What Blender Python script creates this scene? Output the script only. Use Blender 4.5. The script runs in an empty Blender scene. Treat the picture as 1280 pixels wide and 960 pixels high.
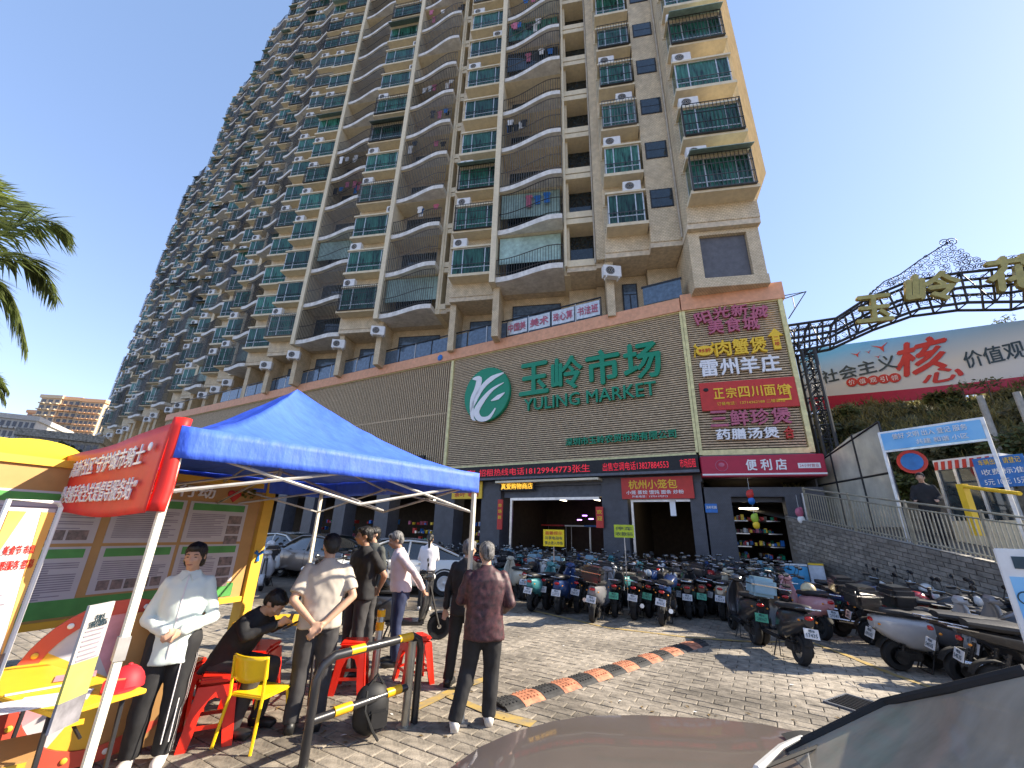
import bpy, bmesh, math, random
from mathutils import Matrix, Vector, noise
R_ = random.Random(7)
scn = bpy.context.scene
COL = scn.collection
PI = math.pi

# ---------------------------------------------------------------- camera
FPX = 518.0; HC = 1.75
_u = Vector((42., 1465., -FPX)).normalized()
_f = Vector((0, 0, -1.)); _f = (_f - _f.dot(_u) * _u).normalized()
_r = _f.cross(_u)
CR = Matrix((_r, _f, _u))          # world = CR @ cam
cd = bpy.data.cameras.new('camera'); cam = bpy.data.objects.new('camera', cd); COL.objects.link(cam)
cam.matrix_world = Matrix.Translation((0, 0, HC)) @ CR.to_4x4()
cd.sensor_width = 36; cd.lens = 36 * FPX / 1280; cd.clip_start = .05; cd.clip_end = 3000
scn.camera = cam

def ray(x, y):
    return CR @ Vector((x - 640, 480 - y, -FPX))
def G(x, y, z=0.0):
    """point of the photograph's ray at height z"""
    r = ray(x, y); t = (z - HC) / r.z
    return Vector((r.x * t, r.y * t, z))
def PL(x, y, A, B):
    """point of the ray on the vertical plane through A, B: (distance along AB, height)"""
    r = ray(x, y); dx, dy = B[0] - A[0], B[1] - A[1]; L = math.hypot(dx, dy)
    t = (-dy * A[0] + dx * A[1]) / (-dy * r.x + dx * r.y)
    return ((r.x * t - A[0]) * dx + (r.y * t - A[1]) * dy) / L, HC + r.z * t
def AT(x, y, d):
    """point of the ray at horizontal distance d"""
    r = ray(x, y); t = d / math.hypot(r.x, r.y)
    return Vector((r.x * t, r.y * t, HC + r.z * t))
def px(p):
    c = CR.transposed() @ (Vector(p) - Vector((0, 0, HC)))
    if c.z > -.01: return (-9999, -9999)
    return 640 + FPX * c.x / -c.z, 480 - FPX * c.y / -c.z

# ---------------------------------------------------------------- light
SUN_AZ = math.radians(86); SUN_EL = math.radians(34)
SKY_TINT = (.44, .365, .40, 1); SKY_HAZE = (.31, .53, .84, 1)     # thin even haze over the clear sky
w = bpy.data.worlds.new('World'); scn.world = w; w.use_nodes = True
nt = w.node_tree; nt.nodes.clear()
bg = nt.nodes.new('ShaderNodeBackground'); out = nt.nodes.new('ShaderNodeOutputWorld')
sky = nt.nodes.new('ShaderNodeTexSky'); sky.sky_type = 'NISHITA'; sky.sun_disc = False
sky.sun_elevation = SUN_EL; sky.sun_rotation = SUN_AZ; sky.air_density = 1.0; sky.dust_density = 0.25; sky.ozone_density = 1.6
bg.inputs[1].default_value = 0.13
hz = nt.nodes.new('ShaderNodeMix'); hz.data_type = 'RGBA'; hz.blend_type = 'MULTIPLY'; hz.inputs[0].default_value = 1; hz.inputs[7].default_value = SKY_TINT
ad = nt.nodes.new('ShaderNodeMix'); ad.data_type = 'RGBA'; ad.blend_type = 'ADD'; ad.inputs[0].default_value = 1; ad.inputs[7].default_value = SKY_HAZE
nt.links.new(sky.outputs[0], hz.inputs[6]); nt.links.new(hz.outputs[2], ad.inputs[6]); nt.links.new(ad.outputs[2], bg.inputs[0]); nt.links.new(bg.outputs[0], out.inputs[0])
sl = bpy.data.lights.new('sun', 'SUN'); sl.energy = 3.2; sl.angle = math.radians(.6); sl.color = (1, .89, .72)
so = bpy.data.objects.new('sun', sl); COL.objects.link(so)
sd = Vector((math.sin(SUN_AZ) * math.cos(SUN_EL), math.cos(SUN_AZ) * math.cos(SUN_EL), math.sin(SUN_EL)))
so.rotation_euler = sd.to_track_quat('Z', 'Y').to_euler(); so.location = (30, 10, 40)
vs = scn.view_settings; vs.view_transform = 'Standard'; vs.look = 'None'; vs.exposure = 1.95; vs.gamma = 1; vs.use_curve_mapping = False
scn.cycles.max_bounces = 6; scn.cycles.transparent_max_bounces = 12
scn.cycles.use_denoising = True

# ---------------------------------------------------------------- materials
MATS = {}
def mat(name, col=(.5, .5, .5), rough=.6, metal=0, var=.12, vs=6., bump=0, bs=40., spec=.5, emit=0, rnd=0, col2=None, trans=0, alpha=1, coat=0, stretch=None, dirt=0, ior=1.45, sheen=0):
    if name in MATS: return MATS[name]
    m = bpy.data.materials.new(name); m.use_nodes = True; t = m.node_tree; N = t.nodes; L = t.links
    b = N['Principled BSDF']; b.inputs['Roughness'].default_value = rough; b.inputs['Metallic'].default_value = metal
    b.inputs['Specular IOR Level'].default_value = spec; b.inputs['IOR'].default_value = ior
    b.inputs['Transmission Weight'].default_value = trans; b.inputs['Alpha'].default_value = alpha
    b.inputs['Coat Weight'].default_value = coat; b.inputs['Sheen Weight'].default_value = sheen
    tc = N.new('ShaderNodeTexCoord'); mp = N.new('ShaderNodeMapping'); L.new(tc.outputs['Object'], mp.inputs[0])
    if stretch: mp.inputs['Scale'].default_value = stretch
    nz = N.new('ShaderNodeTexNoise'); nz.inputs['Scale'].default_value = vs; nz.inputs['Detail'].default_value = 6; nz.inputs['Roughness'].default_value = .6
    L.new(mp.outputs[0], nz.inputs['Vector'])
    c2 = col2 or tuple(c * (1 - var * 2.2) for c in col)
    c1 = col if col2 else tuple(min(1, c * (1 + var)) for c in col)
    rp = N.new('ShaderNodeValToRGB'); rp.color_ramp.elements[0].position = .32; rp.color_ramp.elements[1].position = .68
    rp.color_ramp.elements[0].color = (*c2, 1); rp.color_ramp.elements[1].color = (*c1, 1)
    L.new(nz.outputs['Fac'], rp.inputs[0]); last = rp.outputs[0]
    if dirt:
        n2 = N.new('ShaderNodeTexNoise'); n2.inputs['Scale'].default_value = 1.3; n2.inputs['Detail'].default_value = 8; n2.inputs['Roughness'].default_value = .7
        mp2 = N.new('ShaderNodeMapping'); mp2.inputs['Scale'].default_value = (1, 1, .25); L.new(tc.outputs['Object'], mp2.inputs[0]); L.new(mp2.outputs[0], n2.inputs['Vector'])
        r2 = N.new('ShaderNodeMapRange'); r2.inputs[1].default_value = .42; r2.inputs[2].default_value = .75; r2.inputs[3].default_value = 0; r2.inputs[4].default_value = dirt
        mx = N.new('ShaderNodeMix'); mx.data_type = 'RGBA'; L.new(n2.outputs['Fac'], r2.inputs[0]); L.new(r2.outputs[0], mx.inputs[0]); L.new(last, mx.inputs[6])
        mx.inputs[7].default_value = (col[0] * .3, col[1] * .28, col[2] * .26, 1); last = mx.outputs[2]
    if rnd:
        oi = N.new('ShaderNodeObjectInfo'); hs = N.new('ShaderNodeHueSaturation'); mr = N.new('ShaderNodeMapRange')
        mr.inputs[3].default_value = 1 - rnd; mr.inputs[4].default_value = 1 + rnd
        L.new(oi.outputs['Random'], mr.inputs[0]); L.new(mr.outputs[0], hs.inputs['Value']); L.new(last, hs.inputs['Color']); last = hs.outputs[0]
    L.new(last, b.inputs['Base Color'])
    if emit:
        b.inputs['Emission Color'].default_value = (*col, 1); b.inputs['Emission Strength'].default_value = emit
    if bump:
        nb = N.new('ShaderNodeTexNoise'); nb.inputs['Scale'].default_value = bs; nb.inputs['Detail'].default_value = 5
        L.new(mp.outputs[0], nb.inputs['Vector']); bp = N.new('ShaderNodeBump'); bp.inputs['Strength'].default_value = bump; bp.inputs['Distance'].default_value = .02
        L.new(nb.outputs['Fac'], bp.inputs['Height']); L.new(bp.outputs[0], b.inputs['Normal'])
    MATS[name] = m; return m
def tilemat(name, col, mortar, scale, rough=.6, bw=.5, rh=.25, msize=.03, var=.1, dirt=0.3, rnd=0):
    """small wall tiles: brick texture over any upright wall (u runs along the wall, whatever way it faces)"""
    if name in MATS: return MATS[name]
    m = mat(name, col, rough, var=var, vs=3, dirt=dirt, rnd=rnd); t = m.node_tree; N = t.nodes; L = t.links; b = N['Principled BSDF']
    src = b.inputs['Base Color'].links[0].from_socket
    ge = N.new('ShaderNodeNewGeometry'); sp = N.new('ShaderNodeSeparateXYZ'); L.new(ge.outputs['Position'], sp.inputs[0])
    cb = N.new('ShaderNodeCombineXYZ'); sb = N.new('ShaderNodeMath'); sb.operation = 'SUBTRACT'; L.new(sp.outputs[0], sb.inputs[0]); L.new(sp.outputs[1], sb.inputs[1])
    L.new(sb.outputs[0], cb.inputs[0]); L.new(sp.outputs[2], cb.inputs[1])
    br = N.new('ShaderNodeTexBrick'); L.new(cb.outputs[0], br.inputs[0]); br.inputs['Scale'].default_value = scale
    br.inputs['Brick Width'].default_value = bw; br.inputs['Row Height'].default_value = rh; br.inputs['Mortar Size'].default_value = msize
    br.inputs['Color1'].default_value = (1, 1, 1, 1); br.inputs['Color2'].default_value = (.9, .88, .86, 1); br.inputs['Mortar'].default_value = (*mortar, 1)
    mx = N.new('ShaderNodeMix'); mx.data_type = 'RGBA'; mx.blend_type = 'MULTIPLY'; mx.inputs[0].default_value = 1
    L.new(src, mx.inputs[6]); L.new(br.outputs['Color'], mx.inputs[7]); L.new(mx.outputs[2], b.inputs['Base Color'])
    return m

TS = bpy.data.scenes.new('scratch')      # a scratch scene: evaluating there does not re-evaluate the whole place
def TDG():
    vl_ = TS.view_layers[0]; vl_.update(); return vl_.depsgraph
M = {}
def D(k, *a, **kw): M[k] = mat(k, *a, **kw)
D('cream', (.78, .68, .48), .75, var=.05, dirt=.3)
M['tile'] = tilemat('tile_cream', (.80, .68, .47), (.6, .56, .5), 3.2, msize=.035, dirt=.3)
M['tile_low'] = tilemat('tile_buff', (.74, .62, .42), (.55, .5, .42), 4, dirt=.2)
M['tile_grey'] = tilemat('tile_grey', (.085, .09, .105), (.55, .55, .58), 6, rough=.45, dirt=.2)
D('yellow_wall', (.66, .52, .29), .8, var=.08, stretch=(3, 3, .3), dirt=.25)
D('white_slab', (.8, .78, .72), .7, dirt=.45, var=.08)
D('soffit', (.7, .6, .44), .8, dirt=.3)
D('orange_band', (.75, .38, .22), .65, var=.08, dirt=.15)
D('slat', (.62, .47, .29), .5, var=.25, vs=8, stretch=(1, 1, 6))
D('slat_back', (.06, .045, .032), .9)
D('sign_frame', (.75, .68, .33), .5)
D('dark_metal', (.03, .032, .035), .45, metal=.3)
D('black', (.015, .015, .016), .6, var=.2)
D('rubber', (.02, .02, .02), .85)
D('grey_wall', (.13, .14, .16), .7, dirt=.2)
D('steel', (.5, .5, .5), .3, metal=.9, var=.1)
D('alu', (.62, .63, .62), .4, metal=.5)
D('white', (.75, .75, .73), .5, var=.04)
D('glass_green', (.03, .12, .085), .12, var=.7, vs=2.5, rnd=.55, spec=.5, stretch=(4, 1, .5))
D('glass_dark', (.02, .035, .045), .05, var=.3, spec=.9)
D('glass_blue', (.09, .14, .2), .08, var=.2, spec=.9)
D('shade_screen', (.12, .12, .13), .5, var=.1)
D('bar', (.09, .09, .088), .5, metal=.3, rnd=.7)
D('green_sign', (.0, .24, .12), .35, var=.04)
D('white_sign', (.8, .8, .8), .4, var=.02)
D('pink_sign', (.5, .13, .2), .5)
D('yellow_sign', (.85, .55, .03), .45, var=.03)
D('gold', (.4, .33, .1), .4, metal=.25)
D('red_sign', (.55, .035, .025), .45, var=.05)
D('crimson', (.42, .01, .045), .4, var=.04)
D('led_red', (.7, .02, .04), .5, emit=.16, var=0)
D('led_yellow', (.9, .5, .05), .5, emit=.35, var=0)
D('blue_sign', (.02, .16, .5), .4)

def leafy(k, amt=.45):
    m = M[k]; t = m.node_tree; b = t.nodes['Principled BSDF']; o = t.nodes['Material Output']; tr = t.nodes.new('ShaderNodeBsdfTranslucent'); mx = t.nodes.new('ShaderNodeMixShader'); mx.inputs[0].default_value = amt
    src = b.inputs['Base Color'].links[0].from_socket; hs = t.nodes.new('ShaderNodeHueSaturation'); hs.inputs['Value'].default_value = 1.7; t.links.new(src, hs.inputs['Color']); t.links.new(hs.outputs[0], tr.inputs[0])
    t.links.new(b.outputs[0], mx.inputs[1]); t.links.new(tr.outputs[0], mx.inputs[2]); t.links.new(mx.outputs[0], o.inputs[0])
# ---------------------------------------------------------------- mesh helpers
class MB:
    def __init__(s): s.v = []; s.f = []; s.m = []; s.M = Matrix.Identity(4); s.mi = 0
    def add(s, vs_, fs):
        n = len(s.v); s.v += [tuple(s.M @ Vector(p)) for p in vs_]
        s.f += [tuple(i + n for i in f) for f in fs]; s.m += [s.mi] * len(fs); return s
    def box(s, x0, x1, y0, y1, z0, z1):
        return s.add([(x0, y0, z0), (x1, y0, z0), (x1, y1, z0), (x0, y1, z0), (x0, y0, z1), (x1, y0, z1), (x1, y1, z1), (x0, y1, z1)],
                     [(0, 3, 2, 1), (4, 5, 6, 7), (0, 1, 5, 4), (1, 2, 6, 5), (2, 3, 7, 6), (3, 0, 4, 7)])
    def cbox(s, c, d, rot=None, bev=0):
        old = s.M
        s.M = old @ Matrix.Translation(c) @ (rot.to_4x4() if rot else Matrix.Identity(4))
        a, b, h = d[0] / 2, d[1] / 2, d[2] / 2
        if bev:
            bm = bmesh.new(); bmesh.ops.create_cube(bm, size=1)
            for v in bm.verts: v.co = Vector((v.co.x * d[0], v.co.y * d[1], v.co.z * d[2]))
            bmesh.ops.bevel(bm, geom=bm.edges[:], offset=bev, segments=2, affect='EDGES')
            bm.verts.index_update(); s.add([v.co for v in bm.verts], [[v.index for v in f.verts] for f in bm.faces]); bm.free()
        else: s.box(-a, a, -b, b, -h, h)
        s.M = old; return s
    def tube(s, pts, rad, n=8, cap=True, sx=1):
        pts = [Vector(p) for p in pts]; rr = rad if isinstance(rad, (list, tuple)) else [rad] * len(pts)
        vs_ = []; k = len(pts); up = None
        for i, p in enumerate(pts):
            d = (pts[min(i + 1, k - 1)] - pts[max(i - 1, 0)])
            d = d.normalized() if d.length > 1e-9 else Vector((0, 0, 1))
            if up is None:
                a = Vector((0, 0, 1)) if abs(d.z) < .9 else Vector((1, 0, 0)); e = d.cross(a).normalized()
            else:
                e = (up - up.dot(d) * d); e = e.normalized() if e.length > 1e-6 else d.orthogonal().normalized()
            up = e; g = d.cross(e)
            for j in range(n):
                t = 2 * PI * j / n; vs_.append(p + (e * math.cos(t) * sx + g * math.sin(t)) * rr[i])
        fs = []
        for i in range(k - 1):
            for j in range(n):
                a = i * n + j; b = i * n + (j + 1) % n; fs.append((a, b, b + n, a + n))
        if cap: fs += [tuple(range(n - 1, -1, -1)), tuple(range((k - 1) * n, k * n))]
        return s.add(vs_, fs)
    def lathe(s, prof, n=20, axis='z', c=(0, 0, 0)):
        vs_ = []
        for r, h in prof:
            for j in range(n):
                t = 2 * PI * j / n; a, b = r * math.cos(t), r * math.sin(t)
                q = {'z': (a, b, h), 'x': (h, a, b), 'y': (b, h, a)}[axis]; vs_.append((q[0] + c[0], q[1] + c[1], q[2] + c[2]))
        fs = []
        for i in range(len(prof) - 1):
            for j in range(n):
                a = i * n + j; b = i * n + (j + 1) % n; fs.append((a, b, b + n, a + n))
        if prof[0][0] > 1e-5: fs.append(tuple(range(n - 1, -1, -1)))
        if prof[-1][0] > 1e-5: fs.append(tuple(range((len(prof) - 1) * n, len(prof) * n)))
        return s.add(vs_, fs)
    def prism(s, poly, d0, d1, plane='xz'):
        """extrude a polygon; plane 'xz' extrudes along y, 'xy' along z, 'yz' along x"""
        n = len(poly)
        if plane == 'xz': V = [(a, d0, b) for a, b in poly] + [(a, d1, b) for a, b in poly]
        elif plane == 'xy': V = [(a, b, d0) for a, b in poly] + [(a, b, d1) for a, b in poly]
        else: V = [(d0, a, b) for a, b in poly] + [(d1, a, b) for a, b in poly]
        F = [tuple(range(n)), tuple(range(2 * n - 1, n - 1, -1))] + [(i, i + n, (i + 1) % n + n, (i + 1) % n) for i in range(n)]
        return s.add(V, F)
    def ell(s, c, r, n=12, k=8, rot=None):
        old = s.M; s.M = old @ Matrix.Translation(c) @ (rot.to_4x4() if rot else Matrix.Identity(4)) @ Matrix.Diagonal((r[0], r[1], r[2], 1))
        s.lathe([(math.sin(PI * i / k), -math.cos(PI * i / k)) if 0 < i < k else (0, -1 if i == 0 else 1) for i in range(k + 1)], n)
        s.M = old; return s
    def grid(s, fn, nu, nv, close=False):
        V = [fn(i / nu, j / nv) for j in range(nv + 1) for i in range(nu + 1)]
        F = [(j * (nu + 1) + i, j * (nu + 1) + i + 1, (j + 1) * (nu + 1) + i + 1, (j + 1) * (nu + 1) + i) for j in range(nv) for i in range(nu)]
        return s.add(V, F)
    def mesh(s, name, mats, smooth=False):
        me = bpy.data.meshes.new(name); me.from_pydata(s.v, [], s.f)
        for m in (mats if isinstance(mats, (list, tuple)) else [mats]): me.materials.append(M[m] if isinstance(m, str) else m)
        me.polygons.foreach_set('material_index', s.m)
        bm = bmesh.new(); bm.from_mesh(me)
        bmesh.ops.recalc_face_normals(bm, faces=bm.faces[:]); bm.to_mesh(me); bm.free()
        if smooth:
            me.polygons.foreach_set('use_smooth', [True] * len(me.polygons))
            me.set_sharp_from_angle(angle=math.radians(40 if smooth is True else smooth))
        me.update(); return me
    def build(s, name, mats, parent=None, smooth=False, mw=None):
        return link(name, s.mesh(name, mats, smooth), parent, mw)
def link(name, me, parent=None, mw=None):
    o = bpy.data.objects.new(name, me); COL.objects.link(o)
    if parent is not None: o.parent = parent
    if mw is not None: o.matrix_local = mw
    return o
def tag(o, label=None, cat=None, group=None, kind=None):
    if label: o['label'] = label
    if cat: o['category'] = cat
    if group: o['group'] = group
    if kind: o['kind'] = kind
    return o
def thing(name, label, cat, loc=(0, 0, 0), rz=0, group=None, mw=None):
    o = bpy.data.objects.new(name, None); COL.objects.link(o); o.empty_display_size = .2
    o.matrix_world = mw if mw is not None else Matrix.Translation(loc) @ Matrix.Rotation(rz, 4, 'Z')
    return tag(o, label, cat, group)
KIDS = {}
def copy_tree(o, parent=None):
    c = o.copy(); COL.objects.link(c)
    if parent is not None: c.parent = parent
    for ch in [x for x in ALLK(o)]: copy_tree(ch, c)
    return c
def ALLK(o): return [x for x in o.children]
def basis(o, xax, yax=None, zax=(0, 0, 1)):
    x = Vector(xax).normalized(); z = Vector(zax).normalized(); y = z.cross(x).normalized(); z = x.cross(y)
    m = Matrix((x, y, z)).transposed().to_4x4(); m.translation = Vector(o); return m

# lettering: font outlines turned into a real mesh, fitted in a w x h box. Local x = reading direction, z = up, text faces -y
_TC = {}
def textmesh(body, w_, h_, depth=.02, bold=0., name='lettering', m='white_sign', slant=0, keep=False, res=2):
    key = (body, round(w_, 3), round(h_, 3), depth, bold, m, slant, res)
    if key in _TC: return _TC[key]
    c = bpy.data.curves.new('t', 'FONT'); c.body = body; c.extrude = .5; c.resolution_u = res; c.fill_mode = 'BOTH'; c.shear = slant
    o = bpy.data.objects.new('t', c); TS.collection.objects.link(o); dg = TDG()
    me = bpy.data.meshes.new_from_object(o.evaluated_get(dg)); bpy.data.objects.remove(o); bpy.data.curves.remove(c)
    if not len(me.vertices): return me
    X = [v.co.x for v in me.vertices]; Y = [v.co.y for v in me.vertices]
    x0, x1, y0, y1 = min(X), max(X), min(Y), max(Y); sx = w_ / (x1 - x0); sy = h_ / (y1 - y0)
    if keep: sx = sy = min(sx, sy)
    for v in me.vertices:
        x, y, z = v.co; v.co = ((x - (x0 + x1) / 2) * sx, -depth if z > 0 else 0, (y - (y0 + y1) / 2) * sy)
    if bold:      # heavier strokes: the outline again, shifted a little each way
        e = bold * (x1 - x0) * sx / max(1, len(body)) * 3.2; bm = bmesh.new(); bm.from_mesh(me); src = bmesh.new(); src.from_mesh(me)
        for i, (dx, dz) in enumerate(((e, 0), (-e, 0), (0, e), (0, -e))):
            tmp = me.copy()
            for v in tmp.vertices: v.co.x += dx; v.co.z += dz; v.co.y -= .0007 * (i + 1) * (1 if v.co.y < -1e-6 else 0)
            bm.from_mesh(tmp); bpy.data.meshes.remove(tmp)
        bm.to_mesh(me); bm.free(); src.free()
    me.materials.clear(); me.materials.append(M[m] if isinstance(m, str) else m); me.name = name; _TC[key] = me; return me
def text(body, frame, x, z, w_, h_, parent=None, name='lettering', **kw):
    """frame: matrix whose local xz plane is the sign face; text centred at (x, z)"""
    me = textmesh(body, w_, h_, name=name, **kw)
    return link(name, me, parent, frame @ Matrix.Translation((x, -.004, z)))
# ================================================================ ground
ROT = math.atan2(.5, -.86)
P0 = Vector((9.85, 13.3)); P1 = Vector((6.6, 14.4)); P2 = Vector((-3.1, 20.05))
DM = (P2 - P1).normalized()
P3 = P1 + DM * 42.0
TB = Vector((-15.6, 27.7)); TE = Vector((-60.5, 62.0))
FU = Vector((-.982, .19)).normalized()       # the bays' own direction, more frontal than the street line
NI = Vector((.19, .982)).normalized()        # inward
def pathpt(az):
    """street line of the tower at a bearing (degrees from straight ahead)"""
    a = math.radians(az); r = Vector((math.sin(a), math.cos(a)))
    for A, B in ((Vector(P1) - DM * 3, TB), (TB, TE)):
        d = B - A; det = r.x * -d.y + r.y * d.x
        t = (A.x * -d.y + A.y * d.x) / det; q = (r.x * A.y - r.y * A.x) / det
        # solve r*t = A + d*k
        k = (r.y * A.x - r.x * A.y) / (r.x * d.y - r.y * d.x)
        if k <= 1 or B is TE: return A + d * k
def az_of(x, y):
    r = ray(x, y); return math.degrees(math.atan2(r.x, r.y))
FH = 2.8; Z0 = 13.4
tower = thing('apartment_building', 'long cream residential tower with green windows and wavy balconies rising above the market', 'apartment building', (0, 22, 10.6))
TW = tower.matrix_world.inverted()
def tpart(mb, name, mats, smooth=False):
    return mb.build(name, mats, tower, smooth, TW)

# units from right to left: (kind, px of the right edge, px of the left edge) read on the row y=250
units = [('W', 946, 849, 1.0), ('S', 845, 806, 0), ('W', 806, 752, 0), ('P', 752, 742, 0), ('R', 742, 710, 0), ('B', 706, 631, 0), ('W', 625, 580, 0),
         ('P', 580, 572, 0), ('R', 571, 566, 0), ('B', 559, 510, 0), ('W', 505, 470, 0), ('B', 463, 426, 0), ('W', 423, 399, 0), ('W', 397, 378, 0)]
U = []
def mid(a, b): return (a + b) / 2
edges = []
for i, (k, xr, xl, _) in enumerate(units): edges.append([k, az_of(xr, 250), az_of(xl, 250)])
for i in range(len(edges) - 1):
    m_ = mid(edges[i][2], edges[i + 1][1]); edges[i][2] = m_; edges[i + 1][1] = m_
for k, a, b in edges:
    pr, pl = pathpt(a), pathpt(b); U.append((k, pr, (pl - pr).length, pl))
# the far part repeats balcony, window, window to the end
p = U[-1][3]; rem = (TE - p).length; dd = (TE - p).normalized(); pat = ['B', 'W', 'W', 'B', 'W', 'W', 'R']; wd = {'B': 3.3, 'W': 2.9, 'R': 1.2}; i = 0
while rem > 1:
    k = pat[i % 7]; s_ = min(wd[k], rem); q = p + dd * s_; U.append((k, p.copy(), s_, q)); p = q; rem -= s_; i += 1

def roofz(P):
    a = math.degrees(math.atan2(P.x, P.y))
    return Z0 + FH * (23 if a > -41.2 else 21 if a > -43.2 else 16)

def cage_mesh(a, b, y, z0, z1):
    g = MB(); nb = max(7, int((b - a) / .14)); o = .22
    for i in range(nb + 1): x = a + (b - a) * i / nb; g.box(x - .01, x + .01, y - o, y - o + .02, z0 - .02, z1 + .02)
    for z in (z0 - .03, z0 + .55, z0 + 1.1, z1): g.box(a - .02, b + .02, y - o - .005, y - o + .02, z, z + .025)
    for x in (a, b):
        for z in (z0 - .03, z1): g.box(x - .012, x + .012, y - o, y, z, z + .025)
        for k in range(3): g.box(x - .008, x + .008, y - o + .05 + k * .06, y - o + .065 + k * .06, z0, z1)
    if (a * 7) % 1 > -1: g.box(a, b, y - o, y, z0 - .05, z0 - .035)
    return g.mesh('security_cage', 'bar')
def awning_mesh(w_):
    g = MB(); a, b = .15, w_ - .15; g.add([(a, -.45, 3.5), (b, -.45, 3.5), (b, -1.15, 3.2), (a, -1.15, 3.2), (a, -.45, 3.47), (b, -.45, 3.47), (b, -1.15, 3.17), (a, -1.15, 3.17)], [(0, 1, 2, 3), (4, 7, 6, 5), (0, 4, 5, 1), (1, 5, 6, 2), (2, 6, 7, 3), (3, 7, 4, 0)])
    return g.mesh('awning', 'awning')
D('awning', (.28, .4, .36), .5, rnd=.6, dirt=.4)
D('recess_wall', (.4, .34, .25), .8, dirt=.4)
D('pipe', (.5, .45, .36), .7, dirt=.4)
def bay_window_mesh(w_, cage=False):
    """bay window: slabs, cheeks and white frame; the panes come apart"""
    f = MB(); g = MB(); d = .6; a, b = .18, w_ - .18; z0, z1 = 1.6, 3.25
    f.mi = 2
    f.box(a - .1, b + .1, -d - .12, 0, z0 - .16, z0); f.box(a - .1, b + .1, -d - .08, 0, z1, z1 + .1)
    f.mi = 1
    t = .05; y = -d
    for x in (a, b - t): f.box(x, x + t, y, y + t, z0, z1)
    for x in (a + (b - a) * .24, a + (b - a) * .76): f.box(x, x + .045, y - .002, y + t, z0 + t, z1 - t)
    f.box(a + t, b - t, y, y + t, z0, z0 + t); f.box(a + t, b - t, y, y + t, z1 - t, z1)
    f.box(a + t, b - t, y + .004, y + t, z0 + .42, z0 + .46)
    for x in (a, b - t): f.box(x, x + t, -t, 0, z0, z1)
    g.box(a + .02, b - .02, y + .02, y + .035, z0 + .01, z1 - .01)
    g.box(a + .01, a + .025, y + .05, -.01, z0 + .01, z1 - .01); g.box(b - .025, b - .01, y + .05, -.01, z0 + .01, z1 - .01)
    gr = MB()  # security bars
    if cage: return cage_mesh(a, b, y, z0, z1)
    nb = max(6, int((b - a) / .16))
    for i in range(1, nb): gr.box(a + (b - a) * i / nb - .006, a + (b - a) * i / nb + .006, y - .05, y - .035, z0, z0 + (.62 if i % 1 == 0 else 1.6))
    gr.box(a, b, y - .055, y - .03, z0 + .6, z0 + .625)
    return f.mesh('window', ['soffit', 'alu', 'cream']), g.mesh('pane', 'glass_green'), gr.mesh('guard_rail', 'bar')
def wave(t): return .12 + .85 * (t * t * (3 - 2 * t)) * (1 if t < .8 else 1 - (t - .8) * .6)
def balcony_mesh(w_, bars, ext=0):
    """slab with an S-shaped front, railing and, for some, full security bars"""
    n = 14; s = MB(); s.mi = 0
    fr = [(w_ * i / n, -wave(i / n) - ext) for i in range(n + 1)]
    poly = [(w_ - .005, 1.1)] + [(.005, 1.1)] + [(min(max(x, .005), w_ - .005), y) for x, y in fr]
    s.prism(poly, -.28, .0, 'xy')
    r = MB(); top = 1.05
    zt = [top, .2] if not bars else [top, .15, 2.3]
    for z in zt: r.tube([(x, y + .06, z) for x, y in fr], .022, 5)
    nb = max(12, int(w_ / .13))
    for i in range(nb + 1):
        t = i / nb; x = w_ * t; y = -wave(t) - ext + .06; h = zt[-1] if bars else top
        r.box(x - .012, x + .012, y - .012, y + .012, 0, h)
    return s.mesh('balcony', ['white_slab']), r.mesh('railing', 'bar')
def ac_mesh():
    m = MB(); m.mi = 0; m.cbox((0, 0, .28), (.78, .3, .55), bev=.015); m.mi = 1
    m.lathe([(.2, -.156), (.2, -.15)], 16, 'y', (-.1, 0, .28))
    m.mi = 0
    for r in (.06, .12, .18): m.tube([(-.1 + r * math.cos(a * PI / 8), -.165, .28 + r * math.sin(a * PI / 8)) for a in range(17)], .006, 4, False)
    m.box(-.3, -.26, -.14, .14, -.08, .005); m.box(.26, .3, -.14, .14, -.08, .005)
    return m.mesh('air_conditioner', ['white', 'black'])
ACM = ac_mesh()
wc, bc = {}, {}
cands = []      # windows waiting to be ranked by their size in the picture
wall = MB(); rec = MB(); pil = MB(); sof = MB(); drk = MB()
nbalc = 0; encl = 0
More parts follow.
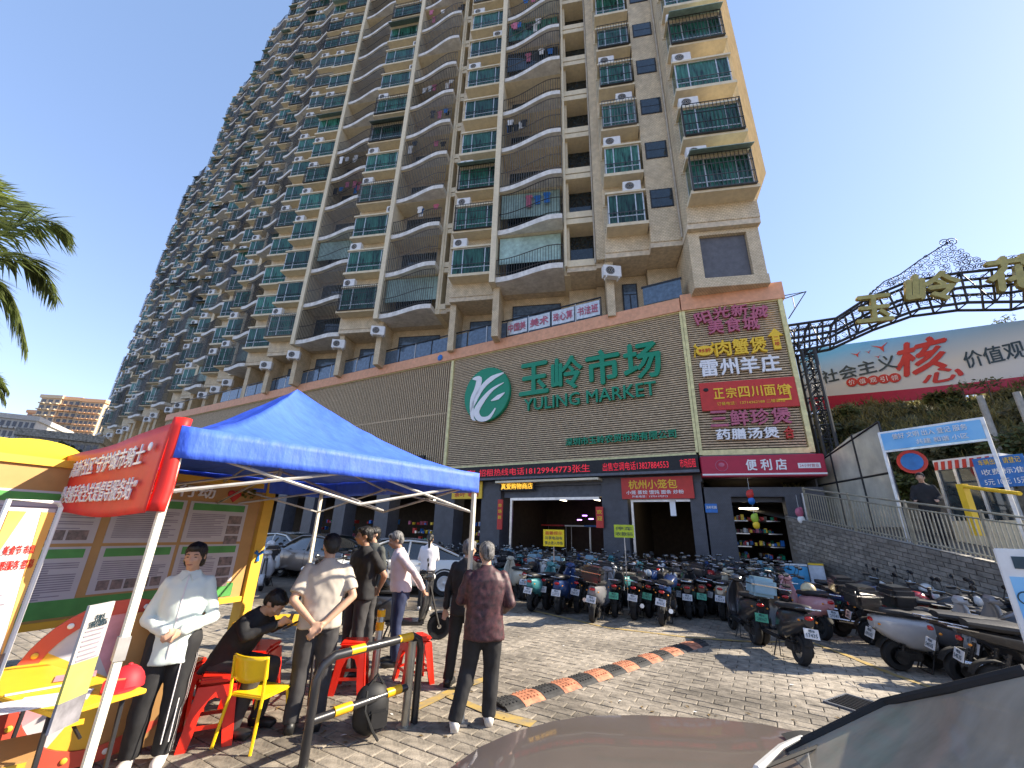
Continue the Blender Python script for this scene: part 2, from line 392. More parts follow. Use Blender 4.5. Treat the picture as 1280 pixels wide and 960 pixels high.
for ui, (k, pr, s_, pl) in enumerate(U):
    far = ui > 13
    A = (pl - pr).normalized(); fw_ = s_ * A.dot(FU)         # facet width
    o = pr + FU * fw_                                       # left end of the facet
    fr = basis((o.x, o.y, 0), (-FU.x, -FU.y, 0))
    rz = roofz(pl)
    if ui == 0: lo = Z0
    else: lo = Z0
    wall.M = rec.M = pil.M = sof.M = fr
    if k in 'WSP':
        wall.box(0, fw_, 0 if k != 'P' else -.25, 1.8, lo, rz)
    elif k == 'B':
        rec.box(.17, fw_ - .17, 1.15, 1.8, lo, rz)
        pd = -.25 if not far else .12; pil.box(-.12, .16, pd, 1.8, lo - .3, rz); pil.box(fw_ - .16, fw_ + .12, pd, 1.8, lo - .3, rz)
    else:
        q = MB(); q.M = fr; q.box(.02, fw_ - .02, 1.0, 2.4, lo, rz); tpart(q, 'recess_shade_panel', 'glass_dark')  # near-black panel filling the open recess: its shade put into the colour
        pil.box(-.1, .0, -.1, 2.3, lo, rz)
    for fl in range(int(round((rz - Z0) / FH))):
        z = Z0 + fl * FH
        cx, cy = px(fr @ Vector((fw_ / 2, 0, z + 1.5)))
        if cy < -70 or cx < -50: continue
        mw = fr @ Matrix.Translation((0, 0, z - (.65 if k == 'W' else 0)))
        if k == 'W':
            kk = round(fw_, 1)
            if kk not in wc: wc[kk] = bay_window_mesh(kk)
            e = fr @ Vector((fw_, 0, z + 1.6)); e2 = fr @ Vector((0, 0, z + 1.6))
            a_, b_ = px(e), px(e2); size = abs(a_[0] - b_[0])
            cands.append((size, mw, kk, far))
        elif k == 'B':
            bars = R_.random() < (.75 if fl < 2 else .55); kk = (round(fw_ - .34, 2), bars, .55 if far else 0)
            if kk not in bc: bc[kk] = balcony_mesh(*kk)
            mb_ = mw @ Matrix.Translation((.17, 0, .02))
            bo = link('balcony', bc[kk][0], tower, TW @ mb_)
            ro = link('railing', bc[kk][1], bo)
            if R_.random() < .3:      # enclosed with tinted glazing or a lattice behind the rail
                q = MB(); q.box(.1, fw_ - .5, .12, .15, .9, 2.45); link('balcony_glazing', q.mesh('balcony_glazing', R_.choice(['glass_green', 'glass_dark', 'awning'])), bo)
            # door and wall at the back
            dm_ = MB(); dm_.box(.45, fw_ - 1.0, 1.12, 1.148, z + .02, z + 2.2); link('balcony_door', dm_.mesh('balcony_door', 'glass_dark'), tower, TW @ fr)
            sof.box(.17, fw_ - .17, -.05, 1.15, z + 2.5, z + 2.515)
            # the washing: a few clothes hung along the ceiling
            if not far and R_.random() < .5:
                cl = MB()
                for j in range(R_.randint(3, 7)):
                    x = .4 + (fw_ - .8) * R_.random(); h = R_.uniform(.35, .8); y_ = R_.uniform(-.2, .3)
                    cl.mi = R_.randint(0, 3)
                    cl.prism([(x - .16, 2.2), (x + .16, 2.2), (x + .2, 2.05), (x + .13, 2.0), (x + .14, 2.2 - h), (x - .14, 2.2 - h), (x - .13, 2.0), (x - .2, 2.05)], y_, y_ + .03)
                cl.build('hanging_laundry', ['white', 'pink_sign', 'blue_sign', 'black'], tower, False, TW @ mw)
        elif k == 'R':
            sof.box(0, fw_, 0, 2.2, z + 2.45, z + 2.75)
            if not far: sof.box(0, fw_, -.02, .1, z + 0, z + .35)
        elif k == 'S':
            x0 = fw_ * .12
            m = MB(); m.box(x0, x0 + .95, -.03, .0, 1.75, 2.75); wo = m.build('small_window', 'dark_metal', tower, False, TW @ mw)
            m = MB(); m.box(x0 + .05, x0 + .9, -.035, -.03, 1.8, 2.22); m.box(x0 + .05, x0 + .9, -.035, -.03, 2.27, 2.7); m.build('pane', 'glass_dark', wo)
        if k == 'W':
            sof.box(0.0, fw_, -.03, .0, z + 2.5, z + 2.55)
            if R_.random() < .72:
                ao = link('air_conditioner', ACM, tower, TW @ mw @ Matrix.Translation((.55 if R_.random() < .8 else fw_ - .6, -.46, 3.38)))
wall.M = Matrix.Identity(4)
cands.sort(key=lambda c: -c[0])
rest = MB(); restg = MB()
for i, (size, mw, kk, far) in enumerate(cands):
    f_, g_, gr_ = wc[kk]
    if i < 300:
        wo = link('window', f_, tower, TW @ mw); link('pane', g_, wo)
        r_ = R_.random()
        if r_ < (.3 if not far else .6):
            if ('c', kk) not in wc: wc[('c', kk)] = bay_window_mesh(kk, True)
            link('security_cage', wc[('c', kk)], wo)
        elif size > 14: link('guard_rail', gr_, wo)
        if R_.random() < (.12 if not far else .3):
            if ('a', kk) not in wc: wc[('a', kk)] = awning_mesh(kk)
            link('awning', wc[('a', kk)], tower, TW @ mw)
    else:
        for me_, mb_, in ((f_, rest), (g_, restg)):
            mb_.M = mw; n0 = len(mb_.f); mb_.add([v.co for v in me_.vertices], [tuple(p_.vertices) for p_ in me_.polygons])
            for j, p_ in enumerate(me_.polygons): mb_.m[n0 + j] = p_.material_index
if rest.v:
    tag(tpart(rest, 'window_frames', ['soffit', 'alu', 'cream']), kind='stuff'); tag(tpart(restg, 'window_panes', 'glass_green'), kind='stuff')
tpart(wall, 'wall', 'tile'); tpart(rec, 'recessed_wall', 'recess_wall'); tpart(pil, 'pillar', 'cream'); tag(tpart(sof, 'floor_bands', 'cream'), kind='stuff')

# drain pipes down the joints between bays
for ui, (k, pr, s_, pl) in enumerate(U):
    if k in 'PW' and ui < 14:
        m = MB(); rz = roofz(pl); p_ = pl - NI * .14 + FU * .05
        for dx in (0, .16): m.tube([(p_.x + dx, p_.y, Z0), (p_.x + dx, p_.y, rz)], .05, 6)
        tag(tpart(m, 'drain_pipes', 'pipe'), kind='stuff')
# solid core behind the facets, underside and roof
core = MB()
def offs(P, d): return P + Vector((.5, .86)).normalized() * d
pts = [U[0][1] + NI * 1.75, U[13][3] + NI * 2.6, TB + NI * 3.2]
c1 = pathpt(-41.2); c2 = pathpt(-43.2)
for a, b, zt in ((U[0][1] + FU * .2, TB, Z0 + 23 * FH), (TB, c1, Z0 + 23 * FH), (c1, c2, Z0 + 21 * FH), (c2, TE, Z0 + 16 * FH)):
    a2, b2 = a + NI * 2.3, b + NI * 2.3
    poly = [(a2.x, a2.y), (b2.x, b2.y), (b2.x + 7, b2.y + 12), (a2.x + 7, a2.y + 12)]
    core.prism(poly, Z0 + .01, zt - .02, 'xy')
tpart(core, 'core_wall', 'yellow_wall')
und = MB(); uu = [u[1] for u in U] + [TE]
for k, pr, s_, pl in U:
    A = (pl - pr).normalized(); fw_ = s_ * A.dot(FU); o = pr + FU * fw_
    und.M = basis((o.x, o.y, 0), (-FU.x, -FU.y, 0))
    und.box(-.02, fw_, .04 if k != 'B' else .3, 3.2, Z0 - .25, Z0 - .004)
tpart(und, 'underside', 'soffit')
# sunlit flank on the right: a flat wall and a box bay that starts one storey up
fl_ = MB(); pr = U[0][1]; A = -FU; fl_.M = basis((pr.x, pr.y, 0), (-FU.x, -FU.y, 0))
fl_.box(.001, .35, .3, 9, Z0 + 2.4, Z0 + 23 * FH)
fl_.box(.35, 1.25, 1.4, 9, Z0 + 3.4, Z0 + 23 * FH)
fl_.add([(.35, 1.4, Z0 + 3.4), (1.25, 1.4, Z0 + 3.4), (.35, 1.4, Z0 + 1.2), (.35, 9, Z0 + 3.4), (1.25, 9, Z0 + 3.4), (.35, 9, Z0 + 1.2)], [(0, 1, 2), (3, 5, 4), (1, 4, 5, 2), (0, 2, 5, 3)])
tpart(fl_, 'side_wall', 'yellow_wall')

# terrace storey between podium roof and tower underside
ter = MB(); tg = MB()
k = 0
for i, (kk, pr, s_, pl) in enumerate(U):
    A = (pl - pr).normalized(); fw_ = s_ * A.dot(FU); o = pr + FU * fw_
    fr = basis((o.x, o.y, 0), (-FU.x, -FU.y, 0)); ter.M = fr
    back = 1.3 if i else .25
    if i == 0:
        ter.box(0, fw_, .25, 6, 10.6, 11.0); ter.box(0, .42, .25, 6, 11.0, Z0 - .26); ter.box(fw_ - .5, fw_ - .05, .25, 9, 11.0, Z0 - .26); ter.box(.42, fw_ - .5, .25, .8, 12.95, Z0 - .26)
        m = MB(); m.box(.43, fw_ - .51, .42, .46, 11.01, 12.94); m.build('roller_screen', 'shade_screen', tower, False, TW @ fr)
        continue
    ter.box(0, fw_, back + .3, back + .6, 10.45, Z0 - .26)
    if kk in 'WB' :
        ter.box(-.02, .3, back - 1.0, back + .3, 10.45, Z0 - .26)
        if fw_ > 1.6:
            m = MB(); a, b = .75, fw_ - .45
            m.box(a, b, back + .22, back + .28, 10.8, 12.7); gl = MB(); c_ = (a + b) / 2
            gl.box(a + .06, c_ - .03, back + .205, back + .22, 10.86, 12.1); gl.box(c_ + .03, b - .06, back + .205, back + .22, 10.86, 12.1); gl.box(a + .06, b - .06, back + .205, back + .22, 12.15, 12.64)
            wo = m.build('terrace_window', 'dark_metal', tower, False, TW @ fr); gl.build('pane', 'glass_blue', wo)
            if R_.random() < .8: link('air_conditioner', ACM, tower, TW @ fr @ Matrix.Translation((.2, back - 1.3, 12.1)) @ Matrix.Rotation(.3, 4, 'Z'))
tpart(ter, 'terrace_wall', 'tile_low')
# ================================================================ ground, pavers, markings
def gridmat():
    m = mat('pavers_far', (.2, .165, .125), .8, var=.1, vs=2.5, bump=.15, bs=30, dirt=0); t = m.node_tree; N = t.nodes; L = t.links; b = N['Principled BSDF']
    src = b.inputs['Base Color'].links[0].from_socket
    ge = N.new('ShaderNodeNewGeometry'); mp = N.new('ShaderNodeMapping'); mp.inputs['Rotation'].default_value = (0, 0, -ROT); L.new(ge.outputs['Position'], mp.inputs[0])
    br = N.new('ShaderNodeTexBrick'); L.new(mp.outputs[0], br.inputs[0]); br.inputs['Scale'].default_value = 1
    br.inputs['Brick Width'].default_value = .3; br.inputs['Row Height'].default_value = .15; br.inputs['Mortar Size'].default_value = .008
    br.inputs['Color1'].default_value = (1, 1, 1, 1); br.inputs['Color2'].default_value = (.72, .7, .68, 1); br.inputs['Mortar'].default_value = (.3, .28, .25, 1)
    mx = N.new('ShaderNodeMix'); mx.data_type = 'RGBA'; mx.blend_type = 'MULTIPLY'; mx.inputs[0].default_value = 1
    L.new(src, mx.inputs[6]); L.new(br.outputs['Color'], mx.inputs[7]); L.new(mx.outputs[2], b.inputs['Base Color']); return m
M['pavers_far'] = gridmat()
D('paver', (.235, .205, .165), .8, var=.22, vs=9, bump=.35, bs=45, rnd=.18, dirt=0)
D('paver_base', (.14, .12, .095), .95)
D('paint_yellow', (.45, .3, .06), .8, var=.2, vs=7, col2=(.23, .19, .13))
D('terrain_far', (.16, .14, .11), .9)
def stain(k, s1=.55, lo=.62):
    m = M[k]; t = m.node_tree; N = t.nodes; L = t.links; b = N['Principled BSDF']; src = b.inputs['Base Color'].links[0].from_socket
    ge = N.new('ShaderNodeNewGeometry'); prev = src
    for sc, a0, a1, low in ((s1, .4, .62, lo), (3.5, .55, .75, .72), (11, .66, .74, .5)):
        nz = N.new('ShaderNodeTexNoise'); nz.inputs['Scale'].default_value = sc; nz.inputs['Detail'].default_value = 7; nz.inputs['Roughness'].default_value = .65; L.new(ge.outputs['Position'], nz.inputs['Vector'])
        mr = N.new('ShaderNodeMapRange'); mr.inputs[1].default_value = a0; mr.inputs[2].default_value = a1; mr.inputs[3].default_value = 1.1; mr.inputs[4].default_value = low; L.new(nz.outputs['Fac'], mr.inputs[0])
        hs = N.new('ShaderNodeHueSaturation'); L.new(mr.outputs[0], hs.inputs['Value']); L.new(prev, hs.inputs['Color']); prev = hs.outputs[0]
    L.new(prev, b.inputs['Base Color'])
stain('paver', .55, .5); stain('pavers_far', .55, .5)
m = MB(); m.box(-1500, 1500, -400, 2500, -1, -.03); tag(m.build('ground', 'terrain_far'), kind='structure')
# the forecourt: pavers one by one near the camera, material beyond
FG = basis((0, 0, 0), (-DM.x, -DM.y, 0)); FGi = FG.inverted()
m = MB(); m.M = FG; m.box(-70, 14, -4, 24, -.029, -.022); tag(m.build('paving_bed', 'paver_base'), kind='structure')
bw_, bh_ = .30, .15
rr = random.Random(5); near = []
for j in range(-6, 66):
    for i in range(-36, 32):
        cx = (i + .5 * (j % 2)) * bw_ * 1.0; cy = 1.5 + j * bh_; P = FG @ Vector((cx, cy, 0)); x, y = px(P)
        if P.y < 1.2 or P.y > 10.6 or not (-30 < x < 1310 and y < 985): continue
        near.append((P.length, cx, cy, x, y))
vis = [n_ for n_ in near if not (n_[3] > 700 and n_[4] > 905) ]
vis.sort(); top = set((n_[1], n_[2]) for n_ in vis[:300])
pav = thing('paved_forecourt', None, None); pav['kind'] = 'structure'
pm = []
for k in range(5):
    q = MB(); e = .0045; dz = [rr.uniform(-.003, .003) for _ in range(4)]
    a, b_ = bw_ / 2 - e, bh_ / 2 - e
    q.add([(-a, -b_, -.022), (a, -b_, -.022), (a, b_, -.022), (-a, b_, -.022), (-a, -b_, dz[0] - .003), (a, -b_, dz[1] - .003), (a, b_, dz[2] - .003), (-a, b_, dz[3] - .003), (-a + .008, -b_ + .008, dz[0]), (a - .008, -b_ + .008, dz[1]), (a - .008, b_ - .008, dz[2]), (-a + .008, b_ - .008, dz[3])],
          [(0, 1, 5, 4), (1, 2, 6, 5), (2, 3, 7, 6), (3, 0, 4, 7), (4, 5, 9, 8), (5, 6, 10, 9), (6, 7, 11, 10), (7, 4, 8, 11), (8, 9, 10, 11)])
    pm.append(q.mesh('paver', 'paver'))
joined = MB()
for d, cx, cy, x, y in near:
    k = rr.randint(0, 4); mw = FG @ Matrix.Translation((cx, cy, rr.uniform(-.002, .002)))
    if (cx, cy) in top: link('paver', pm[k], pav, mw)
    else:
        joined.M = mw; joined.add([v.co for v in pm[k].vertices], [tuple(p_.vertices) for p_ in pm[k].polygons])
tag(joined.build('distant_pavers', 'paver', pav), kind='stuff')
m = MB(); m.M = FG
fb = MB(); fb.M = Matrix.Identity(4)
far_edge = 10.6
m = MB(); m.box(-80, 40, far_edge, 60, -.0215, -.003); tag(m.build('far_paving', 'pavers_far', None), kind='structure')
m = MB(); m.box(-60, 40, -6, 1.2, -.0215, -.004); tag(m.build('near_paving', 'pavers_far', None), kind='structure')
def paint(pts, w_, name='painted_line'):
    mb = MB(); P = [Vector((p.x, p.y)) for p in pts]; V = []
    for i, p in enumerate(P):
        t = (P[min(i + 1, len(P) - 1)] - P[max(i - 1, 0)]).normalized(); nn = Vector((-t.y, t.x)); V += [(*(p + nn * w_ / 2), .0075), (*(p - nn * w_ / 2), .0075)]
    mb.add(V, [(2 * i, 2 * i + 1, 2 * i + 3, 2 * i + 2) for i in range(len(P) - 1)]); return tag(mb.build(name, 'paint_yellow'), kind='structure')
paint([G(660, 762), G(760, 785), G(860, 797), G(945, 803)], .1); paint([G(945, 803), G(1010, 802), G(1060, 820), G(1120, 845), G(1190, 868)], .1)
paint([G(515, 888), G(570, 862), G(610, 848)], .12); paint([G(612, 892), G(667, 906)], .16); paint([G(560, 870), G(612, 892)], .1)
# pink tiles patch along the parking strip
D('pink_paver', (.42, .24, .2), .8, var=.15, vs=8, bump=.2)
for a, b_, c, d in (((635, 752), (700, 757), (700, 768), (640, 760)), ((760, 778), (900, 786), (905, 776), (765, 768)), ((880, 786), (985, 782), (985, 772), (885, 774))):
    pass
# speed bump
sb = thing('speed_bump', 'rubber speed bump with alternating black and orange segments across the paving', 'speed bump', G(745, 845))
A = G(616, 886); B = G(877, 803); d = (B - A).normalized(); L_ = (B - A).length; n = 15
D('bump_orange', (.5, .2, .11), .7, var=.25, vs=12); D('bump_black', (.035, .035, .035), .7, var=.3, vs=12)
W_ = .17
prof = [(-W_, 0), (-W_ * .8, .022), (-W_ * .45, .045), (0, .055), (W_ * .45, .045), (W_ * .8, .022), (W_, 0)]
SW = sb.matrix_world.inverted()
for i in range(n):
    q = MB(); q.M = basis(A + d * (L_ * (i + .5) / n), d); h = L_ / n / 2 - .004
    e = .55 if i in (0, n - 1) else 1
    q.prism([(a, z) for a, z in prof], -h * (e if i == 0 else 1), h * (e if i == n - 1 else 1), 'yz')
    for s in (-.09, -.045, 0, .045, .09):
        for g_ in (-.1, -.05, 0, .05, .1):
            if abs(g_) < h: q.cbox((g_, s, .054 - abs(s) * .14), (.022, .03, .008))
    q.build('segment', 'bump_orange' if i % 2 else 'bump_black', sb, False, SW)
# drain grate and manhole
c = G(1066, 880); gr = thing('drain_grate', 'cast grating sunk in the paving near the parked scooters', 'drain grate', (c.x, c.y, .006), math.atan2(d.y, d.x) - .2)
for i in range(9): q = MB(); q.box(-.24 + i * .055, -.22 + i * .055, -.16, .16, -.0, .012); q.build('grate_bar', 'dark_metal', gr)
q = MB(); q.box(-.27, -.25, -.18, .18, 0, .014); q.box(.25, .27, -.18, .18, 0, .014); q.box(-.25, .25, -.18, -.161, 0, .014); q.box(-.25, .25, .161, .18, 0, .014); q.build('frame', 'grey_wall', gr)

# dry leaves and scraps
lm_ = MB(); rr = random.Random(77); D('dry_leaf', (.2, .13, .05), .7, var=.4, vs=30)
for i in range(170):
    p = G(rr.uniform(330, 1150), rr.uniform(770, 930)); a = rr.uniform(0, 6.3); l = rr.uniform(.012, .035); c_, s_ = math.cos(a) * l, math.sin(a) * l
    lm_.mi = 0 if rr.random() < .85 else 1; lm_.add([(p.x - c_, p.y - s_, .006), (p.x + s_ * .5, p.y - c_ * .5, .012), (p.x + c_, p.y + s_, .008), (p.x - s_ * .5, p.y + c_ * .5, .01)], [(0, 1, 2, 3)])
tag(lm_.build('fallen_leaves', ['dry_leaf', 'white']), 'small dry leaves and paper scraps strewn over the paving', 'litter', kind='stuff')
# ================================================================ market podium
FM = basis((P1.x, P1.y, 0), (-DM.x, -DM.y, 0))             # long front; x runs to the right, so the front is x < 0
RD = (P0 - P1).normalized(); RW = (P0 - P1).length
FR = basis((P1.x, P1.y, 0), (RD.x, RD.y, 0))               # corner front, x 0..RW
def SM(x, y): s, z = PL(x, y, P1, P2); return -s, z
def SR(x, y): return PL(x, y, P1, P0)
pod = thing('market_building', 'market hall podium with brown slatted cladding and orange parapet under the tower', 'market', (3, 18, 0))
PW = pod.matrix_world.inverted()
def ppart(mb, name, mats, fr=None, smooth=False, parent=None):
    return mb.build(name, mats, parent or pod, smooth, PW @ (fr or Matrix.Identity(4)))
ZB, ZT = 4.5, 10.02
LM = 43.0
xs_mid = SM(563, 500)[0]
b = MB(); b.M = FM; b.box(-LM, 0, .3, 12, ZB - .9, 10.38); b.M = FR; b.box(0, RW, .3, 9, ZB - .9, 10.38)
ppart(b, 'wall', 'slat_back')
b = MB(); b.M = FM; b.box(-LM, -.02, -.12, .7, 10.06, 10.62); b.M = FR; b.box(0, RW + .1, -.12, .7, 10.062, 10.75)
ppart(b, 'parapet', 'orange_band')
b = MB(); b.M = FM; b.box(-LM, -.02, .7, 5, 10.385, 10.44); b.M = FR; b.box(0, RW, .7, 5, 10.385, 10.44); ppart(b, 'terrace_floor', 'cream')
# slats: horizontal behind the green sign and the corner signs, upright to the left
sl_ = MB(); n = 62; p_ = (ZT - ZB) / n
for i in range(n):
    z = ZB + p_ * (i + .5)
    sl_.M = FM; sl_.box(xs_mid + .08, -.1, 0, .05, z - p_ * .27, z + p_ * .27)
    sl_.M = FR; sl_.box(.12, RW - .15, 0, .05, z - p_ * .27, z + p_ * .27)
sl_.M = FM; x = xs_mid - .12
while x > -LM:
    sl_.box(x - .05, x, 0, .06, ZB, ZT); x -= .135
sl_.box(-LM, xs_mid - .1, .02, .075, 7.2, 7.27)
tag(ppart(sl_, 'slats', 'slat'), kind='stuff')
fr_ = MB(); fr_.M = FM
fr_.box(xs_mid - .07, xs_mid + .07, -.06, .1, ZB, ZT); fr_.box(xs_mid + .071, -.09, -.05, .1, ZT, ZT + .1); fr_.box(xs_mid + .071, -.09, -.06, .1, ZB - .11, ZB)
fr_.box(-.088, .0, -.06, .1, ZB, ZT + .1)
fr_.box(-LM, xs_mid - .07, -.05, .1, ZT, ZT + .05)
fr_.M = FR; fr_.box(.001, .11, -.07, .1, ZB - .1, ZT + .1); fr_.box(RW - .13, RW + .02, -.08, .1, ZB - .1, ZT + .1)
fr_.box(.11, RW - .13, -.06, .1, ZT, ZT + .11); fr_.box(.11, RW - .13, -.07, .1, ZB - .12, ZB + .06)
ppart(fr_, 'cladding_frame', 'sign_frame')

# round logo and the green lettering
lg = thing('market_logo', 'round green disc with white swirling leaf strokes left of the green characters', 'logo sign', mw=FM @ Matrix.Translation((SM(611, 494)[0], -.05, SM(611, 494)[1])))
rx = (SM(639, 490)[0] - SM(583, 498)[0]) / 2; rz_ = (SM(611, 461)[1] - SM(611, 527)[1]) / 2
m = MB(); m.lathe([(1, 0), (1, -.16), (.98, -.18)], 40, 'y'); m.v = [(x * rx, y, z * rz_) for x, y, z in m.v]; m.build('disc', 'green_sign', lg)
def stroke(pts, W, d0, d1, mb):
    P = [Vector(p) for p in pts]; L_, Rr = [], []
    fine = []; nn = len(P)
    for i in range(nn - 1):
        p0, p1, p2, p3 = P[max(i - 1, 0)], P[i], P[i + 1], P[min(i + 2, nn - 1)]
        for k in range(6):
            t = k / 6; fine.append((.5 * ((2 * p1) + (-p0 + p2) * t + (2 * p0 - 5 * p1 + 4 * p2 - p3) * t * t + (-p0 + 3 * p1 - 3 * p2 + p3) * t ** 3), W[i] + (W[i + 1] - W[i]) * t))
    fine.append((P[-1], W[-1]))
    for i, (q, wd_) in enumerate(fine):
        t = (fine[min(i + 1, len(fine) - 1)][0] - fine[max(i - 1, 0)][0]).normalized(); nrm = Vector((-t.y, t.x))
        L_.append(q + nrm * wd_); Rr.append(q - nrm * wd_)
    for i in range(len(fine) - 1):
        quad = [tuple(L_[i]), tuple(L_[i + 1]), tuple(Rr[i + 1]), tuple(Rr[i])]
        mb.prism(quad, d0, d1)
def lp(X, Y): return ((X - 285) / 112 * rx, -(Y - 540) / 130 * rz_)
k_ = rx
for pts, W in (([(212, 455), (245, 462), (238, 510), (218, 560), (222, 640), (240, 662)], [.02, .13, .12, .1, .07, .01]),
               ([(368, 452), (310, 470), (262, 510), (225, 580), (210, 622)], [.02, .1, .1, .08, .01]),
               ([(370, 500), (315, 525), (268, 572), (242, 620), (262, 656), (305, 655), (335, 615)], [.01, .06, .11, .13, .1, .07, .02]),
               ([(312, 578), (345, 566), (376, 548)], [.01, .09, .01])):
    m = MB(); stroke([lp(*p) for p in pts], [w_ * k_ for w_ in W], -.21, -.185, m); m.build('stroke', 'white_sign', lg)

def sign_text(body, xl, xr, yt, yb, fr, S, label, cat='sign lettering', each=True, depth=.12, y=-.04, slope=None, **kw):
    """raised characters on a facade; the box is read off the photograph and lies on the facade plane"""
    ym = (yt + yb) / 2; xm = (xl + xr) / 2
    a = S(xl, ym)[0]; b_ = S(xr, ym)[0]; z1 = S(xm, yt)[1]; z0 = S(xm, yb)[1]
    if slope is not None: z0, z1 = slope
    t = thing('sign_lettering', label, cat, mw=fr @ Matrix.Translation(((a + b_) / 2, y, (z0 + z1) / 2)))
    W_, H_ = b_ - a, z1 - z0
    if each and len(body) > 1:
        n = len(body); cw = W_ / (n + (n - 1) * .14)
        for i, ch in enumerate(body):
            if ch == ' ': continue
            link('character', textmesh(ch, cw, H_, depth, name='character', **kw), t, Matrix.Translation((-W_ / 2 + cw / 2 + i * cw * 1.14, 0, 0)))
    else: link('lettering', textmesh(body, W_, H_, depth, **kw), t)
    return t
zt = SM(738, 442)[1]; zb = SM(738, 483)[1]
sign_text('玉岭市场', 652, 827, 0, 0, FM, lambda x, y: SM(x, 462 if y < 1 else y), 'four large green characters 玉岭市场 raised on the slatted wall', slope=(zb, zt), m='green_sign', bold=.008, y=-.02)
za, zc = SM(738, 489)[1], SM(738, 505)[1]
sign_text('YULING MARKET', 657, 822, 488, 508, FM, lambda x, y: SM(x, 498), 'green letters YULING MARKET below the large green characters', slope=(zc, za), m='green_sign', bold=.005, each=False)
sign_text('深圳市玉岭农贸市场有限公司', 708, 846, 540, 552, FM, lambda x, y: SM(x, 546), 'small green company name at the lower right of the slatted wall', slope=(SM(775, 553)[1], SM(775, 543)[1]), m='green_sign', bold=.006, each=False, depth=.08)

# corner signs, from the top down
def rsign(body, x0, x1, z0, z1, label, **kw):
    t = thing('sign_lettering', label, 'sign lettering', mw=FR @ Matrix.Translation(((x0 + x1) / 2, -.01, (z0 + z1) / 2)))
    n = len(body); cw = (x1 - x0) / (n + (n - 1) * .15)
    arc = kw.pop('arc', 0)
    for i, ch in enumerate(body):
        x = -(x1 - x0) / 2 + cw / 2 + i * cw * 1.15; q = x / ((x1 - x0) / 2)
        link('character', textmesh(ch, cw, z1 - z0, .12, name='character', **kw), t, Matrix.Translation((x, 0, -arc * q * q)) @ Matrix.Rotation(arc * 1.1 * q, 4, 'Y'))
    return t
def zr(x, y): return SR(x, y)[1]
rsign('阳光新城', .45, 2.9, zr(915, 397), zr(915, 383), 'four small pink characters 阳光新城 in an arch at the top of the corner cladding', m='pink_sign', bold=.008, arc=.25)
rsign('美食城', .85, 2.55, zr(915, 416), zr(915, 398), 'three pink characters 美食城 beneath the arched pink row', m='pink_sign', bold=.008)
rsign('肉蟹煲', 1.0, 2.65, zr(925, 444), zr(925, 425), 'three orange characters 肉蟹煲 beside the crab emblem', m='yellow_sign', bold=.008)
zc_ = zr(878, 440)
cr = thing('crab_emblem', 'orange crab shaped emblem left of the orange characters', 'emblem', mw=FR @ Matrix.Translation((.62, -.03, zc_)))
m = MB(); m.prism([(.3 * math.cos(a * PI / 10) * (1.0), .2 * math.sin(a * PI / 10)) for a in range(20)], -.1, 0)
for sx in (-1, 1):
    for a in (.1, .45, .8): m.tube([(sx * .22, -.05, -.05), (sx * (.33), -.05, .12 * a - .02), (sx * .36, -.05, -.25 + .15 * a)], .025, 5)
    m.tube([(sx * .2, -.05, .12), (sx * .33, -.05, .22), (sx * .27, -.05, .33)], [.04, .05, .02], 6)
m.build('body', 'yellow_sign', cr); text('95折', Matrix.Translation((0, -.1, 0)), 0, 0, .42, .16, cr, m='red_sign', depth=.02)
ar = thing('arrow_sign', 'yellow arrow pointing up with small red print beside the orange characters', 'arrow sign', mw=FR @ Matrix.Translation((2.98, -.03, zr(970, 425))))
m = MB(); m.prism([(-.11, -.4), (.11, -.4), (.11, .12), (.24, .12), (0, .42), (-.24, .12), (-.11, .12)], -.1, 0); m.build('arrow', 'yellow_sign', ar)
for i, ch in enumerate('二楼'): text(ch, Matrix.Translation((0, -.1, 0)), 0, .0 - i * .2, .15, .15, ar, m='red_sign', depth=.01)
rsign('雷州羊庄', .4, 2.95, zr(930, 468), zr(930, 448), 'four white characters 雷州羊庄 above the red noodle sign', m='white_sign', bold=.008)
z1, z0 = zr(930, 476), zr(930, 512)
rb = thing('noodle_sign', 'red board with yellow characters 正宗四川面馆 and a bent arrow', 'shop sign', mw=FR @ Matrix.Translation((1.78, -.06, (z0 + z1) / 2)))
m = MB(); m.cbox((0, 0, 0), (3.02, .08, z1 - z0), bev=.01); m.build('board', 'red_sign', rb)
for i, ch in enumerate('正宗四川面馆'): link('character', textmesh(ch, .33, .38, .03, name='character', m='yellow_sign', bold=.006), rb, Matrix.Translation((-.9 + i * .4, -.041, .08)))
text('订餐电话：13714362188 二楼面馆', Matrix.Translation((0, -.04, 0)), .05, -.3, 2.1, .12, rb, m='yellow_sign', depth=.01)
m = MB(); m.box(.9, 1.3, -.06, -.04, -.3, -.25); m.box(1.25, 1.3, -.06, -.04, -.25, .12); m.prism([(1.17, .12), (1.38, .12), (1.275, .27)], -.06, -.04); m.build('arrow', 'yellow_sign', rb)
m = MB(); m.ell((-1.3, -.05, .25), (.09, .02, .07)); m.build('emblem', 'black', rb)
rsign('三鲜珍煲', .5, 2.95, zr(935, 532), zr(935, 513), 'four red characters 三鲜珍煲 below the red noodle board', m='pink_sign', bold=.008)
rsign('药膳汤煲', .62, 2.5, zr(938, 549), zr(938, 536), 'four white characters 药膳汤煲 lowest on the corner cladding', m='white_sign', bold=.008)
rsign('合', 2.68, 2.95, zr(990, 548), zr(990, 534), 'single red character beside the lowest white characters', m='red_sign', bold=.008)

